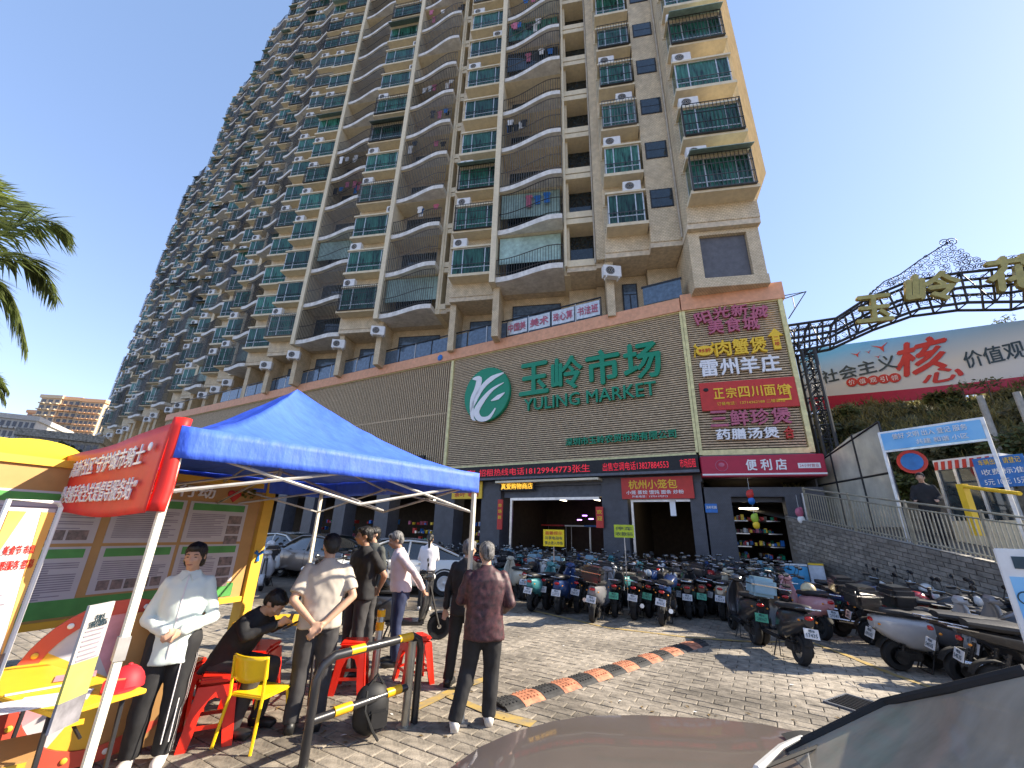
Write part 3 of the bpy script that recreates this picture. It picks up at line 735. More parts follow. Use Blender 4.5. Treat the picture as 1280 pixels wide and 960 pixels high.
# LED fascia
led = thing('led_board', 'long dark LED board with red running characters under the green sign', 'LED sign', mw=FM @ Matrix.Translation((0, 0, 0)))
xL = SM(500, 590)[0]
m = MB(); m.box(xL, -.02, -.35, .25, 3.86, 4.38); m.build('housing', 'black', led)
m = MB(); m.box(xL, 0.0, -.55, .2, 3.76, 3.85); m.build('ledge', 'grey_wall', led)
for body, a, b_ in (('招租热线电话18129944773张生', 605, 741), ('出售空调电话13827884553', 757, 838), ('市场招租', 852, 880), ('玉岭市场欢迎您', 520, 600)):
    x0, x1 = SM(a, 582)[0], min(SM(b_, 582)[0], -.1)
    link('lettering', textmesh(body, x1 - x0, .3, .01, m='led_red', name='lettering'), led, Matrix.Translation(((x0 + x1) / 2, -.352, 4.1)))
l2 = thing('led_board', 'small LED board with bright red text above the blue canopy edge', 'LED sign', mw=FM @ Matrix.Translation((SM(515, 577)[0], -.3, SM(515, 577)[1])))
m = MB(); m.cbox((0, 0, 0), (2.2, .12, .4)); m.build('housing', 'black', l2); link('lettering', textmesh('市场招租热线 138', 1.9, .24, .01, m='led_red'), l2, Matrix.Translation((0, -.062, 0)))

# ---------------- ground floor
g = MB(); g.M = FM; g.box(-LM, 0, -.05, .5, 3.5, 3.75); g.M = FR; g.box(0, RW, -.1, .4, 3.62, ZB - .14); ppart(g, 'fascia', 'grey_wall')
def sx_(x): return SM(x, 650)[0]
pilx = [(755, 787), (603, 627), (545, 569), (470, 487), (418, 432), (380, 392), (345, 356)]
g = MB(); g.M = FM
for a, b_ in pilx:
    x0, x1 = sx_(a), sx_(b_); g = MB(); g.M = FM; g.box(x0, x1, -.15, .6, 0, 3.5); ppart(g, 'pilaster', 'tile_grey')
x = sx_(345) - 6
while x > -LM: g = MB(); g.M = FM; g.box(x - .8, x, -.15, .6, 0, 3.5); ppart(g, 'pilaster', 'tile_grey'); x -= 5.5
g = MB(); g.M = FM; g.box(-.45, -.05, -.1, 1, 0, 3.5)
ppart(g, 'pilaster', 'tile_grey')
g = MB(); g.M = FM; g.box(-LM, 0, 5.5, 5.7, 0, 3.5); g.box(-LM, 0, .6, 5.5, 3.3, 3.4)
g.box(-.3, 0, .6, 5.5, 0, 3.3); g.box(sx_(615) - .1, sx_(615), .6, 5.5, 0, 3.3); g.box(sx_(770), sx_(770) + .1, .6, 5.5, 0, 3.3)
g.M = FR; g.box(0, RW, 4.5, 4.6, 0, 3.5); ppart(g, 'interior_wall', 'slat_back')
# corner shop walls
xa, xb = SR(917, 650)[0], SR(985, 650)[0]
g = MB(); g.M = FR; g.box(0.0, xa, -.1, .3, 0, 3.0); g.box(xb, RW, -.1, .3, 0, 3.0); g.box(0, RW, -.1, .3, 3.0, 3.3); g.box(xa, xb, .2, .3, 2.85, 3.0)
g.box(RW - .05, RW, .3, 8, 0, 3.6)
ppart(g, 'shop_wall', 'tile_grey')
t = thing('convenience_store_sign', 'crimson light box with white characters 便利店 over the corner shop', 'shop sign', mw=FR @ Matrix.Translation((RW / 2 + .05, -.3, 3.5)))
zt_, zb_ = zr(950, 572), zr(950, 598)
t.matrix_world = FR @ Matrix.Translation((RW / 2 + .02, -.32, (zt_ + zb_) / 2)); hh = (zt_ - zb_)
m = MB(); m.cbox((0, 0, 0), (RW + .1, .4, hh), bev=.02); m.build('light_box', 'crimson', t)
m = MB(); m.box(-RW / 2 - .04, RW / 2 + .04, -.215, -.2, -hh / 2 + .05, -hh / 2 + .1); m.build('white_stripe', 'white_sign', t)
for i, ch in enumerate('便利店'): link('character', textmesh(ch, .3, .34, .02, name='character', m='white_sign', bold=.008), t, Matrix.Translation((-.28 + i * .42, -.2, .03)))
m = MB(); m.box(1.02, 1.62, -.21, -.2, -.1, .06); m.build('label_plate', 'white_sign', t); text('24小时营业', Matrix.Translation((0, -.207, 0)), 1.32, -.02, .52, .1, t, m='crimson', depth=.004)
m = MB(); m.tube([(-1.15 + .18 * math.cos(a * PI / 12), -.205, .02 + .18 * math.sin(a * PI / 12)) for a in range(25)], .012, 4); m.ell((-1.15, -.205, .05), (.09, .01, .07)); m.build('emblem', 'pink_sign', t)
# signs over the openings of the long front
def board(xl, xr, yt, yb, S, fr, col, texts, name, label, cat, y=-.2, th=.06):
    a, b_ = S(xl, (yt + yb) / 2)[0], S(xr, (yt + yb) / 2)[0]; z1 = S((xl + xr) / 2, yt)[1]; z0 = S((xl + xr) / 2, yb)[1]
    t = thing(name, label, cat, mw=fr @ Matrix.Translation(((a + b_) / 2, y, (z0 + z1) / 2)))
    W_, H_ = b_ - a, z1 - z0
    m = MB(); m.cbox((0, 0, 0), (W_, th, H_)); m.build('board', col, t)
    for body, cx, cz, w_, h_, mm in texts: text(body, Matrix.Translation((0, -th / 2, 0)), cx * W_, cz * H_, w_ * W_, h_ * H_, t, m=mm, depth=.006, bold=.005)
    return t
board(779, 868, 597, 624, SM, FM, 'red_sign', [('杭州小笼包', -.05, .17, .68, .42, 'yellow_sign'), ('小笼 蒸饺 馄饨 面条 炒粉', -.03, -.2, .8, .18, 'white_sign'), ('外卖电话：13751172713', -.1, -.39, .5, .1, 'white_sign')], 'dumpling_shop_sign', 'red shop sign with yellow characters 杭州小笼包', 'shop sign')
board(628, 671, 603, 614, SM, FM, 'black', [('真爱购物商店', 0, 0, .9, .65, 'led_yellow')], 'led_shop_sign', 'narrow LED sign with amber characters above the market entrance', 'LED sign')
board(569, 606, 602, 624, SM, FM, 'yellow_sign', [('批发 烟酒', 0, .2, .8, .35, 'red_sign'), ('茶叶 零售', 0, -.25, .8, .3, 'red_sign')], 'yellow_shop_sign', 'yellow shop sign with red print beside the tent post', 'shop sign')
board(626, 632, 625, 662, SM, FM, 'red_sign', [('市', 0, .3, .7, .12, 'yellow_sign'), ('场', 0, .1, .7, .12, 'yellow_sign'), ('鲜', 0, -.1, .7, .12, 'yellow_sign')], 'upright_red_sign', 'narrow upright red sign at the left side of the market entrance', 'sign', y=-.25)
board(748, 757, 634, 660, SM, FM, 'red_sign', [('欢', 0, .25, .7, .2, 'yellow_sign'), ('迎', 0, -.05, .7, .2, 'yellow_sign')], 'upright_red_sign', 'narrow upright red sign at the right side of the market entrance', 'sign', y=-.25)
board(838, 845, 625, 645, SM, FM, 'white_sign', [], 'hanging_notice', 'white notice hanging in the dumpling shop doorway', 'notice', y=-.05, th=.02)
board(881, 896, 630, 641, SR, FR, 'blue_sign', [('玉岭花园', 0, .1, .85, .3, 'white_sign')], 'blue_address_plate', 'small blue plate on the grey tiled wall beside the corner shop', 'plate', y=-.13, th=.03)
aw = MB(); a, b_ = SM(628, 605)[0], SM(754, 605)[0]; aw.M = FM; aw.box(a, b_, -.6, .0, 3.62, 3.7); ppart(aw, 'entrance_canopy', 'cream')
g = MB(); g.M = FM; g.box(sx_(637), sx_(750), .0, .1, 2.95, 3.05); g.box(sx_(637), sx_(637) + .1, 0, .1, 0, 2.95); g.box(sx_(790), -.46, 0, .1, 2.85, 2.95); g.box(sx_(790), sx_(790) + .08, 0, .1, 0, 2.85)
ppart(g, 'door_frame', 'steel')
g = MB(); g.M = FM; g.box(sx_(629), sx_(753), .03, .09, 3.06, 3.49); g.box(sx_(789), -.46, .03, .09, 2.96, 3.49); ppart(g, 'roller_housing', 'grey_wall')
D('lamp_violet', (.6, .25, 1), .5, emit=1.6, var=0)
for i, (dx, dz) in enumerate(((.35, 2.3), (.5, 2.35), (.62, 2.25), (.42, 2.5))): g = MB(); g.M = FM; a_ = sx_(637); b2_ = sx_(750); g.box(a_ + (b2_ - a_) * dx, a_ + (b2_ - a_) * dx + .22, 4.2, 4.25, dz, dz + .05); ppart(g, 'strip_lamp', 'lamp_violet')
# drain pipe on the corner
g = MB(); g.M = FR; x = SR(1002, 620)[0]; g.tube([(x, -.2, 3.1), (x, -.2, 1.9), (x + .12, -.22, 1.7), (x + .2, -.2, .2)], .06, 10); ppart(g, 'drain_pipe', 'alu', smooth=True)
# goods inside and in front of the shops: shelves of small packets
gd = MB(); rr = random.Random(3)
gd.M = FR
for i in range(220):
    x = xa + .1 + rr.random() * (xb - xa - .2); y = .6 + rr.random() * 2.5; z = rr.choice([.3, .7, 1.1, 1.5, 1.9, 2.3]); gd.mi = rr.randint(0, 5); s = rr.uniform(.05, .1); gd.box(x, x + s, y, y + s, z, z + s * rr.uniform(1, 2))
gd.mi = 6
for z in (.28, .68, 1.08, 1.48, 1.88, 2.28): gd.box(xa + .1, xa + .5, .5, 3, z - .03, z); gd.box(xb - .5, xb - .1, .5, 3, z - .03, z)
gd.M = FM
for a, b_ in ((490, 542), (571, 602), (393, 416), (436, 468), (357, 379)):
    x0, x1 = sx_(a) + .2, sx_(b_) - .2
    for i in range(90):
        x = x0 + rr.random() * (x1 - x0); y = .5 + rr.random() * 1.5; z = rr.choice([.3, .7, 1.1, 1.5, 1.9]); gd.mi = rr.randint(0, 6); s = rr.uniform(.06, .16); gd.box(x, x + s, y, y + s, z, z + s * rr.uniform(.8, 1.8))
tag(gd.build('shop_goods', ['yellow_sign', 'red_sign', 'blue_sign', 'white', 'green_sign', 'pink_sign', 'steel'], None), 'packets and boxes crowding the shelves inside the small shops', 'goods', kind='stuff')

# terrace railing with glass and cloth banners
rl = thing('terrace_railing', 'glass terrace railing with dark rail along the orange parapet', 'railing', mw=FM @ Matrix.Translation((0, 0, 0)))
xe = SM(752, 385)[0]; m = MB(); x = xe; k = 0
m.box(-LM, xe, -.03, .03, 11.58, 11.63); m.build('top_rail', 'dark_metal', rl)
while x > -34:
    m = MB(); m.box(x - .03, x + .0, -.02, .02, 10.62, 11.6); m.build('post', 'alu' if k % 2 else 'dark_metal', rl)
    m = MB(); m.box(x - 1.15, x - .05, -.008, .008, 10.7, 11.5); m.build('glass_panel', 'glass_blue', rl)
    x -= 1.2; k += 1
x = xe
for i, s in enumerate(['书法班', '珠心算', '美术', '中国美']):
    t = thing('cloth_banner', ['grey cloth banner reading 书法班, rightmost of four on the terrace railing', 'grey cloth banner for abacus lessons, second from the right on the railing', 'grey cloth banner with only two large red characters 美术', 'grey cloth banner at the left end of the row of four'][i], 'banner', mw=FM @ Matrix.Translation((x - .62, -.05, 11.1)), group='banners on the terrace railing')
    m = MB(); m.grid(lambda u, v: ((u - .5) * 1.1, -.01 * math.sin(u * 9), (v - .5) * .72), 8, 2); m.build('cloth', 'alu', t)
    text(s, Matrix.Translation((0, -.02, 0)), 0, 0, .95, .42, t, m='pink_sign', depth=.005, bold=.006); x -= 1.2
t = thing('balcony_panel', 'short reflective glass balcony front beside the corner screen', 'balcony railing', mw=FM @ Matrix.Translation((SM(827, 360)[0], -.05, 11.1)))
m = MB(); m.box(-.75, .75, 0, .03, -.4, .4); m.build('glass_panel', 'glass_blue', t); m = MB(); m.box(-.8, .8, -.02, .05, .4, .48); m.build('top_rail', 'dark_metal', t)
m = MB(); m.M = FM @ Matrix.Translation((SM(553, 440)[0], -.15, 10.3)); m.ell((0, 0, 0), (.17, .04, .17)); tag(m.build('round_plaque', 'blue_sign'), 'small round blue plaque on the orange parapet', 'plaque')

# things at the corner shop door
def shopbox(xl, xr, yt, d_, h, col, lab, cat, name, top=None):
    a, b_ = AT(xl, yt, d_), AT(xr, yt, d_); L = (b_ - a).length; t = thing(name, lab, cat, mw=basis((a.x, a.y, 0), (b_.x - a.x, b_.y - a.y, 0))); m = MB(); m.cbox((L / 2, .3, h / 2), (L, .55, h), bev=.02); m.build('cabinet', col, t)
    m = MB(); m.cbox((L / 2, .3, h + .015), (L * 1.02, .57, .03), bev=.01); m.build('lid', top or 'white', t); return t
D('freezer_blue', (.06, .35, .6), .35); D('cool_white', (.55, .58, .62), .4)
shopbox(972, 1003, 676, 14.6, 1.05, 'freezer_blue', 'blue chest freezer beside the corner shop door', 'freezer', 'chest_freezer')
shopbox(1005, 1024, 680, 14.4, 1.1, 'cool_white', 'pale upright cabinet right of the blue freezer', 'cabinet', 'display_cabinet', 'yellow_sign')
shopbox(945, 966, 690, 14.3, .8, 'cool_white', 'low white cold box in front of the corner shop door', 'cold box', 'cold_box')
for i, (x, y, c1_, c2_, lab) in enumerate(((938, 622, 'red_sign', 'blue_sign', 'orange and blue inflatable toy hanging at the corner shop door'), (944, 652, 'lime_toy', 'yellow_sign', 'green and yellow toy hanging lower at the corner shop door'), (1000, 645, 'pink_sign', 'white', 'bunch of snack packets hanging at the right of the corner shop door'))):
    if c1_ == 'lime_toy': D('lime_toy', (.4, .55, .05), .4)
    p = AT(x, y, 15.4); t = thing('hanging_toy', lab, 'toy', p); m = MB(); m.ell((0, 0, .1), (.12, .08, .14), 10, 8); m.ell((.06, 0, .2), (.05, .05, .06), 8, 6); m.build('upper_part', c1_, t, True); m = MB(); m.ell((.02, 0, -.1), (.11, .07, .12), 10, 8); m.build('lower_part', c2_, t, True); m = MB(); m.tube([(0, 0, .24), (0, 0, .6)], .004, 4); m.build('string', 'white', t)

D('added_lamp_warm', (1, .85, .6), .5, emit=2.5, var=0)  # glowing strips added to brighten the dark shop interiors
for a, b_, y, n_ in ((640, 748, 3.0, 'added_shop_lamp'), (792, 868, 2.5, 'added_shop_lamp'), (495, 540, 2.5, 'added_shop_lamp'), (572, 600, 2.5, 'added_shop_lamp')):
    for f_ in (.25, .7): g = MB(); g.M = FM; x0, x1 = sx_(a), sx_(b_); x = x0 + (x1 - x0) * f_; g.box(x, x + .08, y - .5, y + .5, 3.15, 3.19); ppart(g, n_, 'added_lamp_warm')
g = MB(); g.M = FR; g.box((xa + xb) / 2 - .3, (xa + xb) / 2 + .3, 1.5, 1.58, 2.7, 2.74); ppart(g, 'added_shop_lamp', 'added_lamp_warm')
# stalls dimly seen inside the market hall
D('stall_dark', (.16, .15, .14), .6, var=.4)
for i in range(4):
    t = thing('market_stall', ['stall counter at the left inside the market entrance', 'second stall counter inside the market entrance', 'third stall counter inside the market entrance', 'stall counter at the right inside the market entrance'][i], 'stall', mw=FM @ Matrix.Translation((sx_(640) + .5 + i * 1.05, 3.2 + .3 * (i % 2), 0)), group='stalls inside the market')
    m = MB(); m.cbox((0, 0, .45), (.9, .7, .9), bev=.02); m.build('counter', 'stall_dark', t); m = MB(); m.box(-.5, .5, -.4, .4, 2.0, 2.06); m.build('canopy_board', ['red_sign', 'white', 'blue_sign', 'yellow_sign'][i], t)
    for sx in (-.45, .45): m = MB(); m.tube([(sx, .3, 0), (sx, .3, 2.0)], .02, 5); m.build('post', 'steel', t)
# ================================================================ right side: gate, billboard, hill, ramp, fence
def spiral(c, r, turns=1.6, flip=1, a0=0, n=16):
    return [(c[0] + flip * r * (1 - .78 * i / n) * math.cos(a0 + turns * 2 * PI * i / n), 0, c[1] + r * (1 - .78 * i / n) * math.sin(a0 + turns * 2 * PI * i / n)) for i in range(n + 1)]
Q0 = AT(1024, 500, 17.2); GA = (Q0.x, Q0.y); GD = Vector((RD.x, RD.y)); GB = (Q0.x + GD.x, Q0.y + GD.y)
FGt = basis((Q0.x, Q0.y, 0), (GD.x, GD.y, 0))
def SG(x, y): return PL(x, y, GA, GB)
gate = thing('gate_arch', 'black iron truss arch with scrollwork spanning the side road right of the market', 'gate arch', mw=FGt)
low = [SG(*p) for p in [(985, 440), (1012, 436), (1045, 429), (1100, 404), (1150, 386), (1210, 378), (1280, 377)]]
top = [SG(*p) for p in [(985, 407), (1012, 403), (1045, 398), (1082, 374), (1135, 352), (1200, 341), (1280, 333)]]
def dens(P, n):
    out_ = []
    for i in range(len(P) - 1):
        for k in range(n): t = k / n; out_.append((P[i][0] + (P[i + 1][0] - P[i][0]) * t, P[i][1] + (P[i + 1][1] - P[i][1]) * t))
    return out_ + [P[-1]]
xm_ = low[-1][0]; ext = [(2 * xm_ - p[0], p[1]) for p in low[::-1][1:]]; extt = [(2 * top[-1][0] - p[0], p[1]) for p in top[::-1][1:]]
low += ext; top += extt; midc = [((a[0] + b[0]) / 2, (a[1] + b[1]) / 2) for a, b in zip(low, top)]
for nm, P in (('lower_chord', low), ('middle_chord', midc), ('upper_chord', top)):
    for y in (0, .55):
        m = MB(); m.tube([(a, y, b) for a, b in P], .05, 6); m.build(nm, 'dark_metal', gate, True)
m = MB(); L2, T2 = dens(low, 2), dens(top, 2)
for i in range(len(L2)):
    for y in (0, .55): m.tube([(L2[i][0], y, L2[i][1]), (T2[i][0], y, T2[i][1])], .035, 5)
    m.tube([(L2[i][0], 0, L2[i][1]), (L2[i][0], .55, L2[i][1])], .025, 4); m.tube([(T2[i][0], 0, T2[i][1]), (T2[i][0], .55, T2[i][1])], .025, 4)
    if i < len(L2) - 1: m.tube([(L2[i][0], 0, L2[i][1]), (T2[i + 1][0], 0, T2[i + 1][1])] if i % 2 else [(T2[i][0], 0, T2[i][1]), (L2[i + 1][0], 0, L2[i + 1][1])], .025, 4)
tag(m.build('truss_bracing', 'dark_metal', gate), kind='stuff')
m = MB(); rr = random.Random(9)
LL, TT = dens(low, 5), dens(top, 5)
for i in range(len(LL)):
    a = LL[i]; b = TT[i]
    for f in (.2, .5, .8):
        c = (a[0] + (b[0] - a[0]) * f + rr.uniform(-.05, .05), a[1] + (b[1] - a[1]) * f)
        m.tube(spiral(c, .12, 1.4, rr.choice((-1, 1)), rr.random() * 6, 9), .012, 4)
crest = [SG(*p) for p in [(1083, 372), (1105, 352), (1125, 343), (1150, 325), (1185, 303), (1212, 320), (1235, 326), (1258, 322), (1280, 318)]]
crest_base = [SG(*p) for p in [(1083, 374), (1105, 364), (1125, 356), (1150, 349), (1185, 343), (1212, 339), (1235, 337), (1258, 335), (1280, 333)]]
cc, cb_ = dens(crest, 4), dens(crest_base, 4)
for i in range(len(cc)):
    h = cc[i][1] - cb_[i][1]; k = max(1, int(h / .2))
    for j in range(k):
        m.tube(spiral((cc[i][0] + rr.uniform(-.06, .06), cb_[i][1] + h * (j + .6) / k), .13, 1.5, rr.choice((-1, 1)), rr.random() * 6, 10), .013, 4)
m.tube([(a, 0, b) for a, b in crest[:5]], .02, 4)
m.tube(spiral((crest[4][0] - .1, crest[4][1]), .17, 1.5, 1, 0), .016, 4); m.tube(spiral((crest[4][0] + .12, crest[4][1]), .17, 1.5, -1, 0), .016, 4)
tag(m.build('scrollwork', 'dark_metal', gate), kind='stuff')
pm_ = MB()
for x in (-.2, .2):
    for y in (-.0, .5): pm_.tube([(x, y, 0), (x, y, low[1][1])], .06, 6)
z = .4
while z < low[1][1]:
    for y in (0, .5): pm_.tube([(-.2, y, z), (.2, y, z)], .03, 4); pm_.tube([(-.2, y, z), (.2, y, z + .5)], .02, 4)
    z += .5
pm_.build('lattice_post', 'dark_metal', gate)
m = MB(); z = 5.0
while z < low[1][1] - .1: m.tube(spiral((-.05, z), .13, 1.5, 1, z), .015, 4); m.tube(spiral((.08, z + .15), .1, 1.5, -1, z), .015, 4); z += .3
tag(m.build('post_scrollwork', 'dark_metal', gate), kind='stuff')
for ch, a, b_, lab in (('玉', (1068, 408), (1106, 372), 'gold character 玉, leftmost on the iron arch'), ('岭', (1130, 384), (1188, 343), 'gold character 岭 between two others on the iron arch'), ('花', (1234, 370), (1290, 322), 'gold character 花 at the right edge on the iron arch')):
    x0, z0 = SG(*a); x1, z1 = SG(*b_)
    t = thing('gold_character', lab, 'sign lettering', mw=FGt @ Matrix.Translation(((x0 + x1) / 2, -.16, (z0 + z1) / 2)), group='gold characters on the gate arch')
    link('character', textmesh(ch, abs(x1 - x0) * 1.0, abs(z1 - z0), .14, name='character', m='gold', bold=.008, slant=.15), t)
# small bracket frame at the corner of the parapet
m = MB(); m.M = FR
c0 = SR(985, 369); c1_ = SR(1003, 371); c2_ = SR(986, 397); q0 = Vector((RW, .2, c0[1])); 
m.tube([(RW + .1, 0, c0[1]), (RW + .75, -.2, c0[1] - .05), (RW + .1, 0, c0[1] - .95)], .02, 4); m.tube([(RW + .1, .5, c0[1] + .1), (RW + .75, -.2, c0[1] - .05)], .02, 4); m.tube([(RW + .4, .1, c0[1]), (RW + .4, .1, c0[1] - .5)], .015, 4)
tag(m.build('lamp_bracket', 'dark_metal'), 'thin triangular metal bracket sticking out of the podium corner', 'bracket')

# ---------------- road ramp rising behind the fence, hill behind it
FL0, FL1 = Vector((8.85, 12.6)), Vector((9.75, 6.0))       # fence line, far to near
def fz(t): return 2.12 - 1.3 * t
FD = (FL1 - FL0); FLn = FD.length; FDn = FD.normalized(); FNo = Vector((FDn.y, -FDn.x)) * -1
if FNo.x < 0: FNo = -FNo
def fpt(t, o=0): p = FL0 + FD * t + FNo * o; return p
D('asphalt', (.12, .115, .105), .85, var=.15, vs=3, bump=.2); D('kerb', (.36, .34, .3), .8, dirt=.3)
D('wall_brick', (.24, .215, .18), .75, var=.2, vs=9, dirt=.3, rnd=.2)
D('hill', (.12, .115, .06), .95, var=.5, vs=1.5, bump=.6, bs=8, col2=(.03, .04, .015))
D('rock', (.3, .28, .23), .9, var=.25, vs=4, bump=.8, bs=6, dirt=.3)
m = MB()
N_ = 24
def rampz(t, o): return fz(t) + .0 * o
m.grid(lambda u, v: ((*fpt(-.6 + 2.2 * u, -.0 + v * 26), max(-.02, fz(-.6 + 2.2 * u)))), N_, 1); tag(m.build('road_ramp', 'asphalt'), kind='structure')
m = MB()
m.grid(lambda u, v: (*fpt(-.12 + 1.5 * u, -.22 + .22 * (1 if v > .5 else 0)), max(.0, fz(-.12 + 1.5 * u)) + .12), 24, 1)
tag(m.build('kerb', 'kerb'), kind='structure')
rw = thing('retaining_wall', 'dark brick retaining wall stepping down under the slatted steel fence', 'wall')
m = MB(); m.grid(lambda u, v: (*fpt(-.12 + 1.6 * u, -.2), (max(.02, fz(-.12 + 1.6 * u)) + .12) * v), 24, 2); m.build('wall_core', 'paver_base', rw)
m = MB(); cnt = 0
for r_i in range(22):
    for c_i in range(38):
        t0 = -.1 + c_i * .04 + (.02 if r_i % 2 else 0); t1 = t0 + .038; zt = fz((t0 + t1) / 2) + .1 - r_i * .1; 
        if zt - .09 < 0: continue
        ang = math.atan2(fz(t1) - fz(t0), FLn * (t1 - t0))
        P0_, P1_ = fpt(t0, -.2), fpt(t1, -.2); Q_, R2 = fpt(t0, -.225), fpt(t1, -.225); dz = fz(t1) - fz(t0)
        q = MB() if cnt < 300 else m
        za, zb2 = zt - dz / 2, zt + dz / 2
        q.add([(*P0_, za - .09), (*P1_, zb2 - .09), (*P1_, zb2), (*P0_, za), (*Q_, za - .088), (*R2, zb2 - .088), (*R2, zb2 - .002), (*Q_, za - .002)], [(4, 5, 6, 7), (0, 4, 7, 3), (1, 2, 6, 5), (3, 7, 6, 2), (0, 1, 5, 4)])
        if q is not m: q.build('brick', 'wall_brick', rw)
        cnt += 1
if m.v: tag(m.build('lower_bricks', 'wall_brick', rw), kind='stuff')
# fence
fn = thing('slatted_fence', 'grey steel fence with upright bars along the top of the ramp wall', 'fence')
D('fence_metal', (.4, .37, .28), .45, metal=.5, var=.15)
t = 0; H = .95
def fp3(t, h, o=-.1): p = fpt(t, o); return (p.x, p.y, fz(t) + .12 + h)
for h in (.92, .78, .08):
    m = MB(); m.tube([fp3(i / 10 * 1.25, h) for i in range(11)], .025 if h > .9 else .018, 6); m.build('rail', 'fence_metal', fn)
barm = MB(); barm.box(-.009, .009, -.009, .009, 0, .78); barm = barm.mesh('bar', 'fence_metal')
for i in range(105):
    t = i / 104 * 1.25; p = fp3(t, .02); link('bar', barm, fn, Matrix.Translation(p) @ Matrix.Rotation(math.atan2(FDn.y, FDn.x), 4, 'Z'))
for i in range(7):
    t = i / 6 * 1.25; p = fp3(t, -.12); m = MB(); m.cbox((p[0], p[1], p[2] + .54), (.045, .045, 1.08)); m.build('post', 'fence_metal', fn)
# translucent hoarding of framed sheets at the top of the ramp
D('frosted', (.7, .68, .56), .5, trans=.3, var=.12, vs=2, dirt=.4)
hd = thing('sheet_hoarding', 'pale framed sheet panels standing at the top of the ramp beside the corner shop', 'hoarding')
HA, HB = AT(1018, 600, 17.5), AT(1118, 600, 14.6)
Hd = Vector((HB.x - HA.x, HB.y - HA.y)); hL = Hd.length; Hd.normalize(); Hm = basis((HA.x, HA.y, 0), (Hd.x, Hd.y, 0))
ztp = [4.35, 4.65, 4.95, 5.05]
for i in range(3):
    x0, x1 = hL * i / 3, hL * (i + 1) / 3
    for j in range(2):
        a0, a1 = 2.1 + j * 1.25, 2.1 + (j + 1) * 1.25 if j == 0 else None
        m = MB()
        if j == 0: m.box(x0 + .03, x1 - .03, 0, .02, 2.1, 3.4)
        else: m.add([(x0 + .03, 0, 3.46), (x1 - .03, 0, 3.46), (x1 - .03, 0, ztp[i + 1] - .3), (x0 + .03, 0, ztp[i] - .3), (x0 + .03, .02, 3.46), (x1 - .03, .02, 3.46), (x1 - .03, .02, ztp[i + 1] - .3), (x0 + .03, .02, ztp[i] - .3)], [(0, 1, 2, 3), (4, 7, 6, 5), (0, 4, 5, 1), (1, 5, 6, 2), (2, 6, 7, 3), (3, 7, 4, 0)])
        m.build('sheet_panel', 'frosted', hd, False, Hm)
m = MB()
for i in range(4): m.tube([(hL * i / 3, 0, 1.9), (hL * i / 3, 0, ztp[i] - .28)], .03, 5)
m.tube([(0, 0, ztp[0] - .28), (hL, 0, ztp[3] - .28)], .03, 5); m.tube([(0, 0, 3.43), (hL, 0, 3.43)], .025, 5); m.build('frame', 'dark_metal', hd, False, Hm)
# banner gateway of the kiosk
kd = 14.3
KA, KB = AT(1101, 545, kd), AT(1232, 545, kd - .5); Kd = Vector((KB.x - KA.x, KB.y - KA.y)); kL = Kd.length; Kd.normalize(); Km = basis((KA.x, KA.y, 0), (Kd.x, Kd.y, 0))
def SK(x, y): return PL(x, y, (KA.x, KA.y), (KB.x, KB.y))
kt = thing('banner_gateway', 'steel frame with a light blue banner over the kiosk entrance', 'banner frame', mw=Km)
zt_, zb_ = SK(1165, 533)[1], SK(1165, 556)[1]
D('banner_blue', (.1, .38, .75), .5, col2=(.3, .6, .85), vs=.8)
m = MB(); m.grid(lambda u, v: (u * kL, .01 * math.sin(u * 14), zb_ + (zt_ - zb_) * v), 14, 2); m.build('banner', 'banner_blue', kt)
text('做好 文明 出入 登记 服务', Matrix.Identity(4), kL / 2, (zt_ + zb_) / 2 + .1, kL * .75, .14, kt, m='white_sign', depth=.02); text('共建 和谐 小区', Matrix.Identity(4), kL / 2 + .2, (zt_ + zb_) / 2 - .1, kL * .5, .12, kt, m='white_sign', depth=.02)
m = MB()
for x in (-.03, kL + .03): m.box(x - .03, x + .03, .02, .08, 1.3, zt_ + .05)
m.box(0, kL, .02, .08, zt_, zt_ + .05); m.box(0, kL, .02, .08, zb_ - .05, zb_); m.build('frame', 'alu', kt)
# guard booth with striped trim
bA, bB = AT(1185, 640, 16.2), AT(1275, 640, 15.6); Bd = Vector((bB.x - bA.x, bB.y - bA.y)); bL = Bd.length; Bd.normalize(); Bm = basis((bA.x, bA.y, 0), (Bd.x, Bd.y, 0))
def SB(x, y): return PL(x, y, (bA.x, bA.y), (bB.x, bB.y))
bt = thing('guard_booth', 'small guard booth with red and white striped roof trim behind the fence', 'booth', mw=Bm)
zr0, zr1 = SB(1220, 583)[1], SB(1220, 572)[1]
m = MB(); m.box(0, bL, 0, 1.8, zr0, zr1 + .05); m.build('roof', 'white', bt)
for i in range(9):
    x = bL * i / 9; m = MB(); m.add([(x, -.02, zr0), (x + bL / 18, -.02, zr0), (x + bL / 12, -.02, zr1), (x + bL / 36, -.02, zr1), (x, -.0, zr0), (x + bL / 18, 0, zr0), (x + bL / 12, 0, zr1), (x + bL / 36, 0, zr1)], [(0, 1, 2, 3), (0, 4, 5, 1), (1, 5, 6, 2), (2, 6, 7, 3), (3, 7, 4, 0)]); m.build('red_stripe', 'red_sign', bt)
m = MB(); m.box(0, bL, .05, 1.7, 1.0, 2.3); m.build('wall', 'cream', bt)
m = MB(); m.box(.05, bL - .05, .07, .1, 2.3, zr0 - .02); m.build('window', 'glass_dark', bt)
m = MB()
for x in (0.02, bL * .3, bL * .6, bL - .02): m.box(x - .03, x + .03, .0, .06, 2.3, zr0)
m.build('window_post', 'alu', bt)
